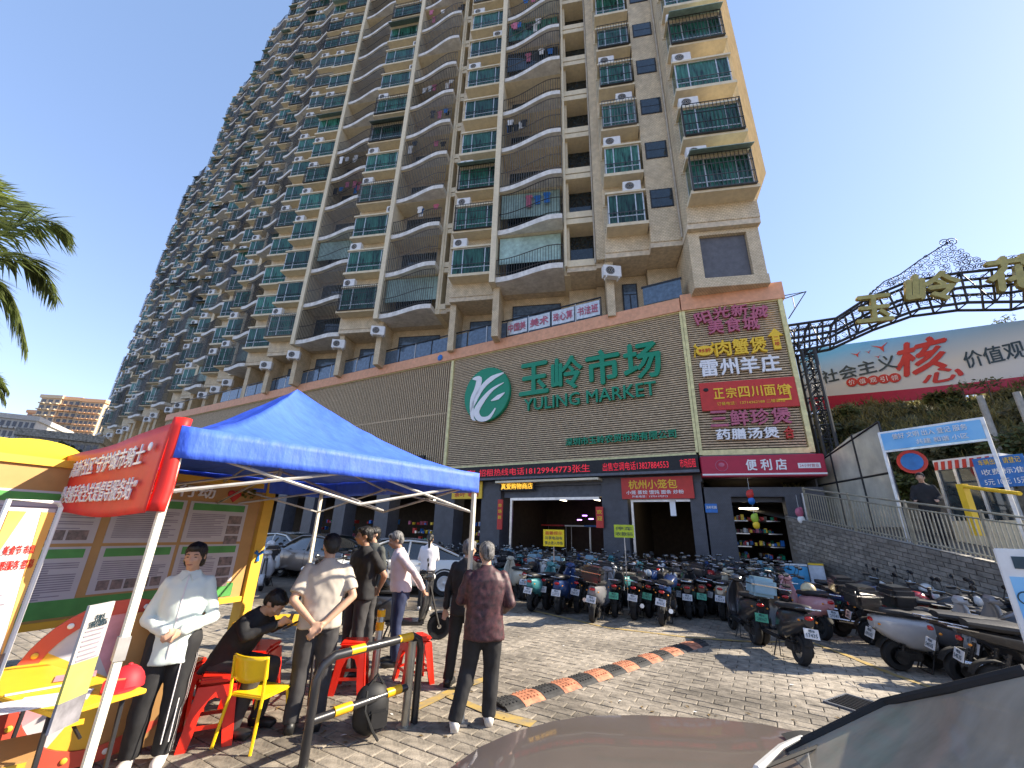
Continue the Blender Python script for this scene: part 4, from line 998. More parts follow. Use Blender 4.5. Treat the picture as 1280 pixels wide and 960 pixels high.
nb_ = thing('blue_notice_board', 'dark blue notice board with white and yellow lines on the booth corner', 'notice board', mw=Bm @ Matrix.Translation((SB(1257, 590)[0], -.15, SB(1257, 590)[1])))
m = MB(); m.cbox((0, 0, 0), (.9, .05, .72)); m.build('board', 'blue_sign', nb_)
for i, (s_, mm) in enumerate((('车辆出入 请登记', 'yellow_sign'), ('收费标准', 'white_sign'), ('5元 10元 15元', 'white_sign'))): text(s_, Matrix.Translation((0, -.03, 0)), .03, .25 - i * .24, .75, .14, nb_, m=mm, depth=.005)
m = MB(); bp_ = AT(1150, 618, 15); m.M = Matrix.Translation((bp_.x, bp_.y, 0)); m.tube([(0, 0, 1.2), (0, 0, 3.0)], .03, 6); ns = thing('road_sign', 'round blue and red sign on a pole behind the man in black', 'road sign'); m.build('pole', 'alu', ns)
m = MB(); zz = AT(1145, 577, 15).z; m.M = Matrix.Translation((bp_.x, bp_.y - .04, zz)) @ Matrix.Rotation(-.85, 4, 'Z'); m.lathe([(.3, 0), (.3, .02), (0, .021)], 20, 'y'); m.build('rim', 'red_sign', ns); m = MB(); m.M = Matrix.Translation((bp_.x - .02, bp_.y - .06, zz)) @ Matrix.Rotation(-.85, 4, 'Z'); m.lathe([(.22, -.005), (.22, .01)], 20, 'y'); m.build('face', 'blue_sign', ns)
ba = thing('barrier_arm', 'yellow barrier arm lying across in front of the booth', 'barrier'); m = MB(); p0, p1 = AT(1203, 608, 14.0), AT(1275, 617, 12.5); m.tube([p0, p1], .04, 6); m.build('arm', 'yellow_sign', ba); m = MB(); m.cbox((p0.x, p0.y, p0.z - .5), (.14, .14, 1.1)); m.build('housing', 'yellow_sign', ba)

# billboard
BA, BB = AT(1020, 480, 23), AT(1280, 440, 22)
def SBB(x, y): return PL(x, y, (BA.x, BA.y), (BB.x, BB.y))
Bdv = Vector((BB.x - BA.x, BB.y - BA.y)).normalized(); BBm = basis((BA.x, BA.y, 0), (Bdv.x, Bdv.y, 0))
bbt = thing('billboard', 'wide blue and white billboard with red base and large red brush characters on the slope', 'billboard', mw=BBm)
tl, tr, bl, br_ = SBB(1000, 438), SBB(1280, 400), SBB(1000, 515), SBB(1280, 486)
ex = 1.5
def bq(u, v, y=0):
    u = u * ex; a = (tl[0] + (tr[0] - tl[0]) * u, tl[1] + (tr[1] - tl[1]) * u); b = (bl[0] + (br_[0] - bl[0]) * u, bl[1] + (br_[1] - bl[1]) * u)
    return (b[0] + (a[0] - b[0]) * v, y, b[1] + (a[1] - b[1]) * v)
D('bb_white', (.62, .62, .6), .5, var=.04)
mblue = bpy.data.materials.new('billboard_print'); mblue.use_nodes = True; t_ = mblue.node_tree; b_ = t_.nodes['Principled BSDF']; b_.inputs['Roughness'].default_value = .5
tc = t_.nodes.new('ShaderNodeTexCoord'); sp = t_.nodes.new('ShaderNodeSeparateXYZ'); rp = t_.nodes.new('ShaderNodeValToRGB'); mr_ = t_.nodes.new('ShaderNodeMapRange')
t_.links.new(tc.outputs['Object'], sp.inputs[0]); t_.links.new(sp.outputs[2], mr_.inputs[0]); zt2, zb2 = tl[1] + (tr[1] - tl[1]) * .4, bl[1]
mr_.inputs[1].default_value = zb2; mr_.inputs[2].default_value = zt2; t_.links.new(mr_.outputs[0], rp.inputs[0]); t_.links.new(rp.outputs[0], b_.inputs['Base Color'])
rp.color_ramp.elements[0].color = (.6, .6, .58, 1); rp.color_ramp.elements[0].position = .35; rp.color_ramp.elements[1].color = (.10, .42, .80, 1); rp.color_ramp.elements[1].position = .98; M['bbp'] = mblue
m = MB(); V = [bq(0, 0), bq(1, 0), bq(1, 1), bq(0, 1)]; m.add(V + [(a, .12, c) for a, _, c in V], [(0, 1, 2, 3), (4, 7, 6, 5), (0, 4, 5, 1), (1, 5, 6, 2), (2, 6, 7, 3), (3, 7, 4, 0)]); m.build('panel', 'bbp', bbt)
m = MB(); n = 20; V = []
for i in range(n + 1):
    u = i / n; h = .22 - .05 * math.sin(u * 3.1); V += [bq(u, 0.0, -.012), bq(u, h, -.012)]
m.add(V, [(2 * i, 2 * i + 2, 2 * i + 3, 2 * i + 1) for i in range(n)]); m.build('red_wave', 'crimson', bbt)
def bbtext(s_, xl, xr, y0, y1, mm, **kw):
    xm, ym = (xl + xr) / 2, (y0 + y1) / 2; a = SBB(xl, ym + (xm - xl) * .12)[0]; b_ = SBB(xr, ym - (xr - xm) * .12)[0]; z1, z0 = SBB(xm, y0)[1], SBB(xm, y1)[1]
    text(s_, Matrix.Translation((0, -.01, 0)), (a + b_) / 2, (z0 + z1) / 2, b_ - a, z1 - z0, bbt, m=mm, depth=.01, **kw)
D('ink', (.03, .06, .08), .5)
bbtext('社会主义', 1026, 1122, 453, 470, 'ink', bold=.005); bbtext('核', 1118, 1188, 424, 466, 'red_sign', bold=.008, slant=.2); bbtext('心', 1152, 1203, 460, 477, 'red_sign', bold=.008, slant=.2); bbtext('价值观', 1204, 1282, 432, 454, 'ink', bold=.005)
for i, ch in enumerate('价值观引领'):
    x, z = SBB(1065 + i * 13.4, 478 - i * 1.4); m = MB(); m.lathe([(.2, 0), (.2, -.02), (0, -.021)], 16, 'y', (x, -.01, z)); m.build('round_mark', 'red_sign', bbt); text(ch, Matrix.Translation((0, -.032, 0)), x, z, .22, .22, bbt, m='white_sign', depth=.004)
for (x_, y_, s_) in ((1070, 443, .18), (1100, 434, .28), (1085, 440, .1), (1097, 446, .1)):
    x, z = SBB(x_, y_); m = MB(); m.prism([(x - s_, z + s_ * .6), (x + s_ * .2, z), (x + s_, z + s_ * .5), (x + s_ * .4, z - s_ * .1), (x + s_ * .3, z - s_ * .9), (x - s_ * .1, z - s_ * .1)], -.02, -.005); m.build('bird', 'red_sign', bbt)
m = MB()
for u in (.1, .35, .6, .85): p = bq(u, 0); m.box(p[0] - .08, p[0] + .08, .15, .3, .5, p[2] + 2)
m.build('support_post', 'alu', bbt)
# pole pair in front of the hillside
for i, (xa_, ya_, xb_, yb_) in enumerate(((1224, 495, 1252, 570), (1272, 490, 1290, 540))):
    p = AT(xb_, yb_, 18); a = AT(xa_, ya_, 18); m = MB(); m.tube([(p.x, p.y, 1.2), (p.x, p.y, a.z)], .08, 8); tag(m.build('concrete_post', 'kerb', None, True), ['slender concrete post on the slope below the billboard', 'concrete post at the right edge below the billboard'][i], 'post', 'concrete posts below the billboard')
# hill
m = MB()
def hf(u, v):
    a = math.radians(33 + 34 * u); d_ = 17.5 + 60 * v ** 1.5; x, y = math.sin(a) * d_, math.cos(a) * d_
    h = 2.9 + 5.0 * (1 - math.exp(-(d_ - 17.5) / 3.0)) + noise.noise(Vector((x * .25, y * .25, 0))) * .8 + noise.noise(Vector((x, y, 3))) * .25
    if d_ > 26: h = min(h, 7.6)
    return (x, y, h)
m.grid(hf, 60, 30); tag(m.build('hillside', 'hill', None, True), kind='structure')
m = MB(); m.grid(lambda u, v: (hf(u, 0)[0], hf(u, 0)[1], hf(u, 0)[2] * v + .3), 60, 1); tag(m.build('hillside_foot', 'rock'), kind='structure')
rr = random.Random(21)
D('leaf_a', (.11, .13, .035), .6, var=.35, vs=3, rnd=.4); D('leaf_b', (.2, .18, .07), .6, var=.35, vs=3, rnd=.4); D('leaf_c', (.075, .1, .03), .6, var=.3, vs=3, rnd=.4); D('bark', (.14, .11, .08), .9, bump=.5)
for k_ in ('leaf_a', 'leaf_b', 'leaf_c'): leafy(k_, .35)
def leafcloud(mb, c, r, n, s, rnd, squash=.8):
    for _ in range(n):
        while 1:
            q = Vector((rnd.uniform(-1, 1), rnd.uniform(-1, 1), rnd.uniform(-1, 1)))
            if .25 < q.length < 1: break
        q = Vector((q.x * r, q.y * r, q.z * r * squash)) + Vector(c); d_ = Vector((rnd.gauss(0, 1), rnd.gauss(0, 1), rnd.gauss(0, .6))).normalized(); e = d_.orthogonal().normalized() * s * .35; l = d_ * s * rnd.uniform(.6, 1.3)
        mb.add([q, q + l * .5 + e, q + l, q + l * .5 - e], [(0, 1, 2, 3)])
shrub_px = [(1060, 540, 19.5, .8), (1090, 560, 18.5, .7), (1040, 560, 19.5, .8), (1130, 520, 21, .8), (1160, 545, 20, .8), (1190, 530, 20.5, .7), (1210, 510, 21, .6), (1245, 530, 20, .8), (1270, 555, 18.5, .9), (1180, 500, 21.5, .5), (1265, 500, 21.5, .6), (1110, 600, 18, .7), (1140, 610, 17.6, .7), (1235, 560, 18.2, .7), (1215, 545, 19, .6), (1055, 520, 21, .6), (1150, 575, 18.2, .6), (1200, 560, 18.5, .5), (1100, 535, 20.2, .5), (1278, 525, 19.5, .6)]
SHL = ['green shrub between the gate post and the largest boulder', 'olive shrub above the pale hoarding panels', 'dark shrub just right of the iron gate post', 'green shrub under the billboard above the blue banner', 'olive shrub directly behind the blue banner', 'dark shrub behind the right half of the blue banner', 'green shrub touching the red base of the billboard', 'olive shrub left of the concrete post', 'dark shrub above the dark blue notice board', 'green shrub high against the middle of the billboard base', 'olive shrub high against the right end of the billboard base', 'dark shrub seen through the pale hoarding gap', 'green shrub behind the round road sign', 'olive shrub behind the striped booth roof', 'dark shrub between banner frame and concrete post', 'green shrub touching the lower left end of the billboard', 'olive shrub under the blue banner', 'dark shrub over the striped booth trim', 'green shrub next to the smaller boulder', 'olive shrub at the right edge below the second concrete post']
for i, (x, y, d_, s) in enumerate(shrub_px):
    p = AT(x, y, d_); m = MB()
    for k in range(5): leafcloud(m, (rr.uniform(-.7, .7) * s, rr.uniform(-.4, .4) * s, rr.uniform(-.3, .3) * s), s * rr.uniform(.4, .7), 260, .15, rr)
    t = thing('shrub', SHL[i] if i < len(SHL) else 'shrub on the slope', 'shrub', (p.x, p.y, p.z - s * .4), 0, 'shrubs on the slope'); m.build('foliage', ['leaf_a', 'leaf_b', 'leaf_c'][i % 3], t, False, Matrix.Translation((0, 0, s * .4)))
    m = MB()
    for k in range(3): m.tube([(0, 0, -s * 1.2), (rr.uniform(-.1, .1), rr.uniform(-.1, .1), 0), (rr.uniform(-.4, .4) * s, rr.uniform(-.3, .3) * s, s * .6)], [.04, .03, .01], 5)
    m.build('stem', 'bark', t)
m = MB()
for i in range(5200):
    u, v = rr.random(), rr.random() ** 1.5 * .35; p = hf(u, v)
    for k in range(3):
        a = rr.uniform(0, 6.3); l = rr.uniform(.15, .5); m.add([(p[0], p[1], p[2]), (p[0] + .05 * math.cos(a), p[1] + .05 * math.sin(a), p[2] + l * .5), (p[0] + l * .6 * math.cos(a), p[1] + l * .6 * math.sin(a), p[2] + l), (p[0] - .04 * math.sin(a), p[1] + .04 * math.cos(a), p[2] + l * .4)], [(0, 1, 2, 3)])
tag(m.build('slope_grass', 'leaf_b'), 'straggly dry grass covering the slope', 'grass', kind='stuff')
# sprigs that stand in front of the billboard and above it
for i, (x, y, d_, s, lab) in enumerate(((1200, 484, 21, .35, 'leafy sprig growing in front of the lower edge of the billboard, left one'), (1232, 480, 21, .4, 'leafy sprig growing in front of the lower edge of the billboard, right one'), (1255, 402, 24, .4, 'treetop showing above the upper edge of the billboard'))):
    p = AT(x, y, d_); m = MB(); leafcloud(m, (0, 0, 0), s, 90, .14, rr, .5); t = thing('sapling', lab, 'sapling', p); m.build('foliage', 'leaf_a', t); m = MB(); m.tube([(0, 0, -1.2), (.05, 0, 0), (.1, 0, s * .5)], [.03, .02, .008], 5); m.build('stem', 'bark', t)
# info board at the right edge
ip = thing('bicycle_notice', 'pale blue notice board with bicycle drawings at the right edge', 'notice board', AT(1278, 730, 7.2) * 1)
pp = AT(1338, 752, 7.2); ip.matrix_world = basis((pp.x, pp.y, pp.z), (.78, -.62, 0))
m = MB(); m.cbox((0, 0, 0), (.82, .04, .95), bev=.01); m.build('board', 'white', ip); m = MB(); m.box(-.36, .36, -.025, -.02, -.42, .2); m.build('blue_field', 'banner_blue', ip); m = MB(); m.box(-.3, .3, -.03, -.02, .28, .4); m.build('dark_bar', 'ink', ip)
for (x, z) in ((-.2, 0), (-.05, -.22)):
    m = MB()
    for dx in (-.09, .09): m.tube([(x + dx + .06 * math.cos(a * PI / 8), -.03, z + .06 * math.sin(a * PI / 8)) for a in range(17)], .006, 4)
    m.tube([(x - .09, -.03, z), (x - .03, -.03, z + .08), (x + .06, -.03, z + .08), (x + .09, -.03, z)], .006, 4); m.tube([(x - .03, -.03, z + .08), (x, -.03, z), (x + .06, -.03, z + .08)], .006, 4); m.build('bicycle_drawing', 'ink', ip)
for x in (-.38, .33): m = MB(); m.box(x, x + .05, .0, .05, -1.35, -.45); m.build('leg', 'alu', ip)
# ================================================================ left side: tent, banner, boards, tables, palm, far blocks
EZ = 2.35
ca, cb, cc_, cdn = Vector((-2.2, 2.74)), Vector((-.35, 4.80)), Vector((-4.7, 4.5)), Vector((-2.85, 6.56))
cen = (ca + cdn) / 2
D('canopy', (.055, .14, .74), .6, var=.08, vs=5, bump=.7, bs=5, stretch=(1, 3, 1), trans=0)
D('tent_pole', (.72, .68, .55), .4, metal=0, var=.05); D('tent_strut', (.5, .48, .45), .4, metal=.4)
tent = thing('pop_up_tent', 'blue pop up canopy tent with cream legs and a pointed peak', 'tent', (cen.x, cen.y, 0)); TTi = tent.matrix_world.inverted()
def tp(mb, n, m, s=False, p=None): return mb.build(n, m, p or tent, s, TTi)
corners = [ca, cb, cdn, cc_]
m = MB()
def roof(u, v):       # u around, v from eave to peak
    k = u * 4; i = int(k) % 4; t = k - int(k); a, b_ = corners[i], corners[(i + 1) % 4]; e = a + (b_ - a) * t
    p = e + (cen - e) * v; sag = .16 * math.sin(PI * t) * (1 - v) * 0 + 0
    hz = EZ + .9 * (v ** 1.55) - .10 * math.sin(PI * v) * (.35 + .65 * math.sin(PI * t)) + .012 * noise.noise(Vector((p.x * 6, p.y * 6, 0))) + .05 * (1 - math.sin(PI * t)) * math.sin(PI * v)
    return (p.x, p.y, hz)
m.grid(roof, 96, 24)
canopy = tp(m, 'canopy_cloth', 'canopy', True); so_ = canopy.modifiers.new('thick', 'SOLIDIFY'); so_.thickness = .004
m = MB()
def val(u, v):
    k = u * 4; i = int(k) % 4; t = k - int(k); a, b_ = corners[i], corners[(i + 1) % 4]; e = a + (b_ - a) * t; o = (e - cen).normalized()
    w_ = .012 * math.sin(t * 30) * (1 - v); return (e.x + o.x * (.01 + w_), e.y + o.y * (.01 + w_), EZ - .21 + .215 * v + .015 * math.sin(PI * t) * (1 - v))
m.grid(val, 96, 4); vl = tp(m, 'valance', 'canopy', True); so_ = vl.modifiers.new('thick', 'SOLIDIFY'); so_.thickness = .003
for c_ in corners:
    i_ = c_ + (cen - c_).normalized() * .04; q = MB(); q.cbox((i_.x, i_.y, 1.15), (.042, .042, 2.3), Matrix.Rotation(math.atan2(.77, .64), 3, 'Z'), bev=.004); leg = tp(q, 'leg', 'tent_pole')
    q = MB(); q.cbox((i_.x, i_.y, .01), (.12, .12, .02)); q.build('foot_plate', 'tent_strut', leg, False, Matrix.Identity(4)); q = MB(); q.cbox((i_.x, i_.y, 1.05), (.055, .055, .12), Matrix.Rotation(math.atan2(.77, .64), 3, 'Z')); q.build('leg_clamp', 'tent_strut', leg, False, Matrix.Identity(4))
for i in range(4):
    a, b_ = corners[i] + (cen - corners[i]).normalized() * .06, corners[(i + 1) % 4] + (cen - corners[(i + 1) % 4]).normalized() * .06
    for h in range(2):
        p0, p1 = a + (b_ - a) * (h / 2), a + (b_ - a) * ((h + 1) / 2)
        for z0, z1 in ((2.22, 1.93), (1.93, 2.22)):
            q = MB(); q.tube([(p0.x, p0.y, z0), (p1.x, p1.y, z1)], .013, 5); tp(q, 'scissor_strut', 'tent_strut')
    mid_ = a + (b_ - a) * .5; q = MB()
    q.tube([(mid_.x, mid_.y, 2.2), (cen.x, cen.y, 2.62)], .012, 5); tp(q, 'roof_strut', 'tent_strut')
    q = MB(); q.tube([(mid_.x, mid_.y, 1.95), (cen.x, cen.y, 2.3)], .012, 5); tp(q, 'roof_strut', 'tent_strut')
q = MB(); q.tube([(cen.x, cen.y, 2.25), (cen.x, cen.y, EZ + .88)], .02, 6); tp(q, 'centre_mast', 'tent_strut')
# red banner along the left side and round the front leg
D('banner_red', (.62, .02, .015), .55, var=.06, bump=.15, bs=5)
od = (ca - cb).normalized()
bd_ = (ca - cc_).normalized(); FB = basis((cc_.x + od.x * .03, cc_.y + od.y * .03, 0), (bd_.x, bd_.y, 0)); bLn = (ca - cc_).length
ban = thing('red_banner', 'red cloth banner with white characters hung along the side of the blue tent', 'banner', mw=FB)
def bh(u): return (1.78 + .02 * math.sin(u * 7), EZ + .02 - .03 * math.sin(u * PI))
m = MB(); m.grid(lambda u, v: (-.05 + (bLn + .02) * u, .007 * math.sin(u * 11 + v * 2) * (.4 + v) - .02, bh(u)[0] + (bh(u)[1] - bh(u)[0]) * v), 50, 10)
m.grid(lambda u, v: (bLn - .04 + .05 * math.sin(u * 2.6), -.02 + .10 * u + .006 * math.sin(v * 6), bh(1)[0] + .01 + (bh(1)[1] - bh(1)[0] + .03) * v), 8, 10)
o = m.build('cloth', 'banner_red', ban, True); so_ = o.modifiers.new('thick', 'SOLIDIFY'); so_.thickness = .002
text('高新社区“守护城市骑士', Matrix.Translation((0, -.036, 0)), 1.72, 2.18, 2.0, .15, ban, m='white_sign', bold=.003, depth=.005)
text('外卖骑手安全关爱倡导服务站”', Matrix.Translation((0, -.036, 0)), 1.72, 1.95, 2.1, .15, ban, m='white_sign', bold=.003, depth=.005)
m = MB(); m.ell((.42, -.06, 1.93), (.14, .01, .07)); m.build('blue_emblem', 'blue_sign', ban); m = MB(); m.prism([(.34, 2.0), (.48, 2.0), (.55, 2.2), (.44, 2.12)], -.07, -.05); m.build('yellow_emblem', 'yellow_sign', ban)
m = MB(); m.ell((bLn - .22, -.05, 2.22), (.035, .01, .03)); m.build('white_tie', 'white_sign', ban)
# exhibit board
D('board_tan', (.45, .26, .09), .5, var=.05); D('board_yellow', (.72, .42, .04), .5, var=.04); D('poster_white', (.5, .48, .5), .5, var=.02); D('poster_green', (.08, .3, .07), .5, var=.1, vs=4); D('print_grey', (.28, .25, .3), .6); D('photo_dark', (.1, .09, .09), .5, var=.7, vs=22, col2=(.3, .22, .2)); D('cardboard', (.4, .22, .08), .8, var=.04)
xA, xB = Vector((-4.25, 4.10)), Vector((-3.43, 5.98)); xd = (xB - xA).normalized(); XB = basis((xA.x, xA.y, 0), (xd.x, xd.y, 0)); XL = (xB - xA).length
eb = thing('exhibit_board', 'long yellow framed display board with green headed panels under the tent', 'display board', mw=XB)
x0_, x1_ = -2.6, XL
m = MB(); m.box(x0_, x1_, 0, .06, .86, 2.2); m.build('panel', 'board_tan', eb)
m = MB(); m.box(x0_ - .1, x1_ + .02, -.03, .1, .80, .86); m.box(x0_ - .1, x1_ + .02, -.03, .1, 2.2, 2.27); m.build('frame', 'board_yellow', eb)
m = MB(); m.box(x1_ + .021, x1_ + .17, -.05, .12, 0, 2.3); m.build('end_post', 'board_yellow', eb); m = MB(); m.box(x0_ - .25, x0_ - .1, -.05, .12, 0, 2.3); m.build('end_post', 'board_yellow', eb)
m = MB(); 
for a in (0, 2.1, 4.2): m.tube([(x1_ + .095, -.06, 1.35), (x1_ + .095 + .06 * math.cos(a + .5), -.06, 1.35 + .08 * math.sin(a + .5))], [.012, .026], 6)
m.build('blue_mark', 'blue_sign', eb)
rr = random.Random(11)
def poster(xa, xb_, za, zb_, ph, side, idx):
    h = zb_ - za
    m = MB(); m.box(xa, xb_, -.008, -.001, za, zb_); pn = m.build('panel_sheet', 'poster_white', eb)
    m = MB(); m.box(xa + .04, xb_ - .04, -.012, -.009, zb_ - .1, zb_ - .02); m.build('green_heading', 'poster_green', pn)
    m = MB(); z = zb_ - .14; lo = za + (.13 if ph == 'b' else .05)
    lx = xa + .05 + (.24 if side == 'l' else 0); rx_ = xb_ - .05 - (.22 if side == 'r' else 0)
    while z > lo:
        m.box(lx, rx_ - rr.choice((0, 0, .1, .3)) * (rx_ - lx), -.0115, -.009, z - .009, z); z -= .02
    tag(m.build('printed_lines', 'print_grey', pn), kind='stuff')
    def photo(a, b_, c, d_): m = MB(); m.box(a, b_, -.013, -.009, c, d_); m.build('photograph', 'photo_dark', pn)
    if ph == 'b':
        for k in range(5): w_ = (xb_ - xa - .1) / 5; photo(xa + .05 + k * w_ + .01, xa + .05 + (k + 1) * w_ - .01, za + .03, za + .12)
    if side == 'l':
        for k in range(3): photo(xa + .05, xa + .25, za + .05 + k * .13, za + .05 + k * .13 + .11)
    if side == 'r':
        for k in range(3): photo(xb_ - .22, xb_ - .05, zb_ - .25 - k * .12, zb_ - .15 - k * .12)
poster(-.62, .36, 1.52, 1.98, 'b', '', 0); poster(-.66, .36, .98, 1.49, '', 'l', 1)
poster(.44, 1.12, 1.52, 1.98, '', '', 2); poster(1.16, 1.88, 1.52, 1.98, '', 'r', 3); poster(.44, 1.12, 1.05, 1.49, 'b', '', 4); poster(1.16, 1.88, 1.05, 1.49, '', 'r', 5)
m = MB(); m.box(-.7, 1.92, -.009, 0, .88, 1.03); m.build('green_foot_band', 'poster_green', eb)
text('高新社区', XB.inverted() @ XB, -1.4, 2.08, .9, .17, eb, m='white_sign', bold=.006, depth=.012); text('爱心行动', Matrix.Identity(4), .98, 2.09, .85, .13, eb, m='white_sign', bold=.006, depth=.012)
m = MB(); m.ell((1.62, -.01, 2.1), (.05, .01, .045)); m.ell((1.70, -.01, 2.1), (.05, .01, .045)); m.prism([(1.575, 2.085), (1.745, 2.085), (1.66, 2.0)], -.02, 0); m.build('red_heart', 'red_sign', eb)
m = MB(); leafcloud(m, (1.85, -.02, 2.12), .1, 40, .06, rr, .6); m.build('green_sprig', 'leaf_a', eb)
D('orange_print', (.8, .3, .06), .5, col2=(.85, .55, .15), vs=1.2)
m = MB(); m.box(-2.4, -.75, -.006, 0, .95, 1.95); m.build('orange_picture', 'orange_print', eb); m = MB(); m.ell((-1.35, -.01, 1.3), (.3, .012, .35)); m.build('white_figure', 'white_sign', eb)
# yellow crest behind
yc = thing('yellow_crest', 'bright yellow beam with a rounded lobe behind the red banner', 'sign frame', mw=XB @ Matrix.Translation((0, .5, 0)))
D('bright_yellow', (.8, .6, .01), .4, var=.03)
m = MB(); pl_ = []
for i in range(30):
    a = 2 * PI * i / 30; pl_.append((-.1 + .34 * math.cos(a), 2.36 + .13 * math.sin(a)))
m.prism(pl_, 0, .08); m.build('lobe', 'bright_yellow', yc)
m = MB(); m.box(-4, -.3, .01, .09, 2.38, 2.46); m.box(-4, .2, .01, .09, 2.22, 2.27); m.build('beam', 'bright_yellow', yc); m = MB(); m.box(-3.9, -3.8, 0, .1, 0, 2.5); m.box(.1, .18, 0, .1, 0, 2.3); m.build('post', 'bright_yellow', yc)
# roll-up banner stand
ra, rb_ = AT(-20, 700, 3.7), AT(52, 700, 3.95); rd = Vector((rb_.x - ra.x, rb_.y - ra.y)); rl_ = rd.length; rd.normalize(); RM = basis((ra.x, ra.y, 0), (rd.x, rd.y, 0)); 
def SRL(x, y): return PL(x, y, (ra.x, ra.y), (rb_.x, rb_.y))
ru = thing('printed_stand', 'tall printed banner stand with white frame and orange photo panels at the left edge', 'banner stand', mw=RM)
zt_ = SRL(70, 628)[1]
m = MB(); m.box(.02, rl_ - .03, 0, .012, .1, zt_ - .04); m.build('sheet', 'poster_white', ru)
m = MB(); m.tube([(rl_, 0, .03), (rl_, 0, zt_ - .03), (rl_ - .03, 0, zt_), (0, 0, zt_), (0, 0, .03)], .013, 6); m.build('frame', 'white', ru)
m = MB(); m.prism([(.02, zt_ - .06), (rl_ - .03, zt_ - .06), (rl_ - .03, zt_ - .9), (rl_ - .12, zt_ - .06), (.12, zt_ - .06), (.05, zt_ - .3), (.02, zt_ - .3)], -.004, -.001); m.build('orange_corner', 'orange_print', ru)
text('美食节 市集', Matrix.Identity(4), rl_ * .5, zt_ - .27, rl_ * .55, .05, ru, m='red_sign', depth=.004); text('志愿服务 招募', Matrix.Identity(4), rl_ * .5, zt_ - .35, rl_ * .7, .05, ru, m='red_sign', depth=.004)
m = MB(); z = zt_ - .45
while z > zt_ - .75: m.box(.08, rl_ - .12 - rr.random() * .1, -.004, -.001, z - .008, z); z -= .025
tag(m.build('printed_lines', 'print_grey', ru), kind='stuff')
for r_ in range(3):
    for c_ in range(2): m = MB(); m.box(.06 + c_ * rl_ * .44, .04 + (c_ + 1) * rl_ * .44, -.004, -.001, zt_ - 1.02 - r_ * .24, zt_ - .82 - r_ * .24); m.build('photograph', 'photo_dark', ru)
for i, (xo, w_) in enumerate(((.06, .0), )): pass
# printed sheet tied to the front leg
sh = thing('hanging_sheet', 'printed sheet with yellow field picture leaning against the cream tent leg', 'notice', mw=basis((0, 0, 0), (1, 0, 0)))
s0, s1 = AT(112, 760, 3.0), AT(140, 766, 3.12); dd_ = Vector((s1.x - s0.x, s1.y - s0.y)); ln = dd_.length; dd_.normalize(); SH = basis((s0.x, s0.y, 0), (dd_.x, dd_.y, 0)); sh.matrix_world = SH
def SSH(x, y): return PL(x, y, (s0.x, s0.y), (s1.x, s1.y))
zt_, zb_ = SSH(125, 755)[1], SSH(90, 905)[1]
D('sheet_grey', (.42, .4, .38), .7, var=.05); D('field_print', (.5, .42, .08), .7, var=.5, vs=5, col2=(.3, .32, .12)); D('road_print', (.25, .24, .26), .7, var=.4, vs=4)
h = zt_ - zb_
m = MB(); m.box(0, ln, 0, .012, zb_ + h * .52, zt_); m.build('paper', 'sheet_grey', sh); m = MB(); m.box(0, ln, 0, .012, zb_ + h * .22, zb_ + h * .519); m.build('field_picture', 'field_print', sh); m = MB(); m.box(0, ln, 0, .012, zb_, zb_ + h * .219); m.build('road_picture', 'road_print', sh)
text('告知书', Matrix.Identity(4), ln / 2, zt_ - h * .12, ln * .35, .03, sh, m='ink', depth=.003); text('交通安全温馨提示', Matrix.Identity(4), ln / 2, zt_ - h * .17, ln * .7, .03, sh, m='ink', depth=.003)
m = MB(); z = zt_ - h * .22
while z > zb_ + h * .54: m.box(ln * .12, ln * (.7 + .2 * rr.random()), -.003, -.0, z - .006, z); z -= .02
tag(m.build('printed_lines', 'print_grey', sh), kind='stuff')
# spinning prize wheel behind the table
D('wheel_red', (.55, .08, .05), .4, var=.04); D('wheel_pink', (.65, .3, .33), .5)
wp = AT(135, 846, 4.95); wh = thing('prize_wheel', 'red rimmed prize wheel with pink and white sectors behind the table', 'prize wheel', mw=basis((wp.x, wp.y, wp.z), (.72, .69, 0)) @ Matrix.Scale(1.25, 4))
m = MB(); m.lathe([(.44, 0), (.44, -.03), (.36, -.03), (.36, 0)], 40, 'y'); m.build('rim', 'wheel_red', wh)
for i in range(12):
    a0, a1 = 2 * PI * i / 12, 2 * PI * (i + 1) / 12; m = MB(); m.prism([(0, 0)] + [(.358 * math.cos(a0 + (a1 - a0) * k / 4), .358 * math.sin(a0 + (a1 - a0) * k / 4)) for k in range(5)], -.02, -.01); m.build('sector', ['wheel_pink', 'poster_white', 'board_yellow'][i % 3], wh)
for i in range(14):
    a = 2 * PI * i / 14; m = MB(); m.ell((.4 * math.cos(a), -.035, .4 * math.sin(a)), (.016, .008, .016)); m.build('bulb', ['board_yellow', 'white'][i % 2], wh)
m = MB(); m.tube([(0, .03, -.7), (0, .03, 0)], .03, 6); m.cbox((0, .03, -.71), (.4, .3, .02)); m.build('stand', 'black', wh)
cb2 = AT(172, 790, 4.95); cbt = thing('tan_board', 'plain tan board leaning behind the woman in the white shirt', 'board', mw=basis((cb2.x, cb2.y, 0), (.72, .69, 0))); m = MB(); m.M = Matrix.Rotation(.12, 4, 'X'); m.box(-.1, .42, 0, .02, .05, 1.05); m.build('sheet', 'cardboard', cbt)
bx = AT(60, 930, 3.6); t = thing('yellow_box', 'large tan and yellow box under the left table', 'box', mw=basis((bx.x - .1, bx.y + .1, 0), (.72, .69, 0))); m = MB(); m.box(-.9, .0, .1, .5, 0, .5); m.build('body', 'cardboard', t); m = MB(); m.prism([(-.45, .01), (-.05, .01), (-.05, .49), (-.15, .49)], .092, .099); m.build('yellow_stripe', 'board_yellow', t)
bk = AT(250, 770, 5.2)
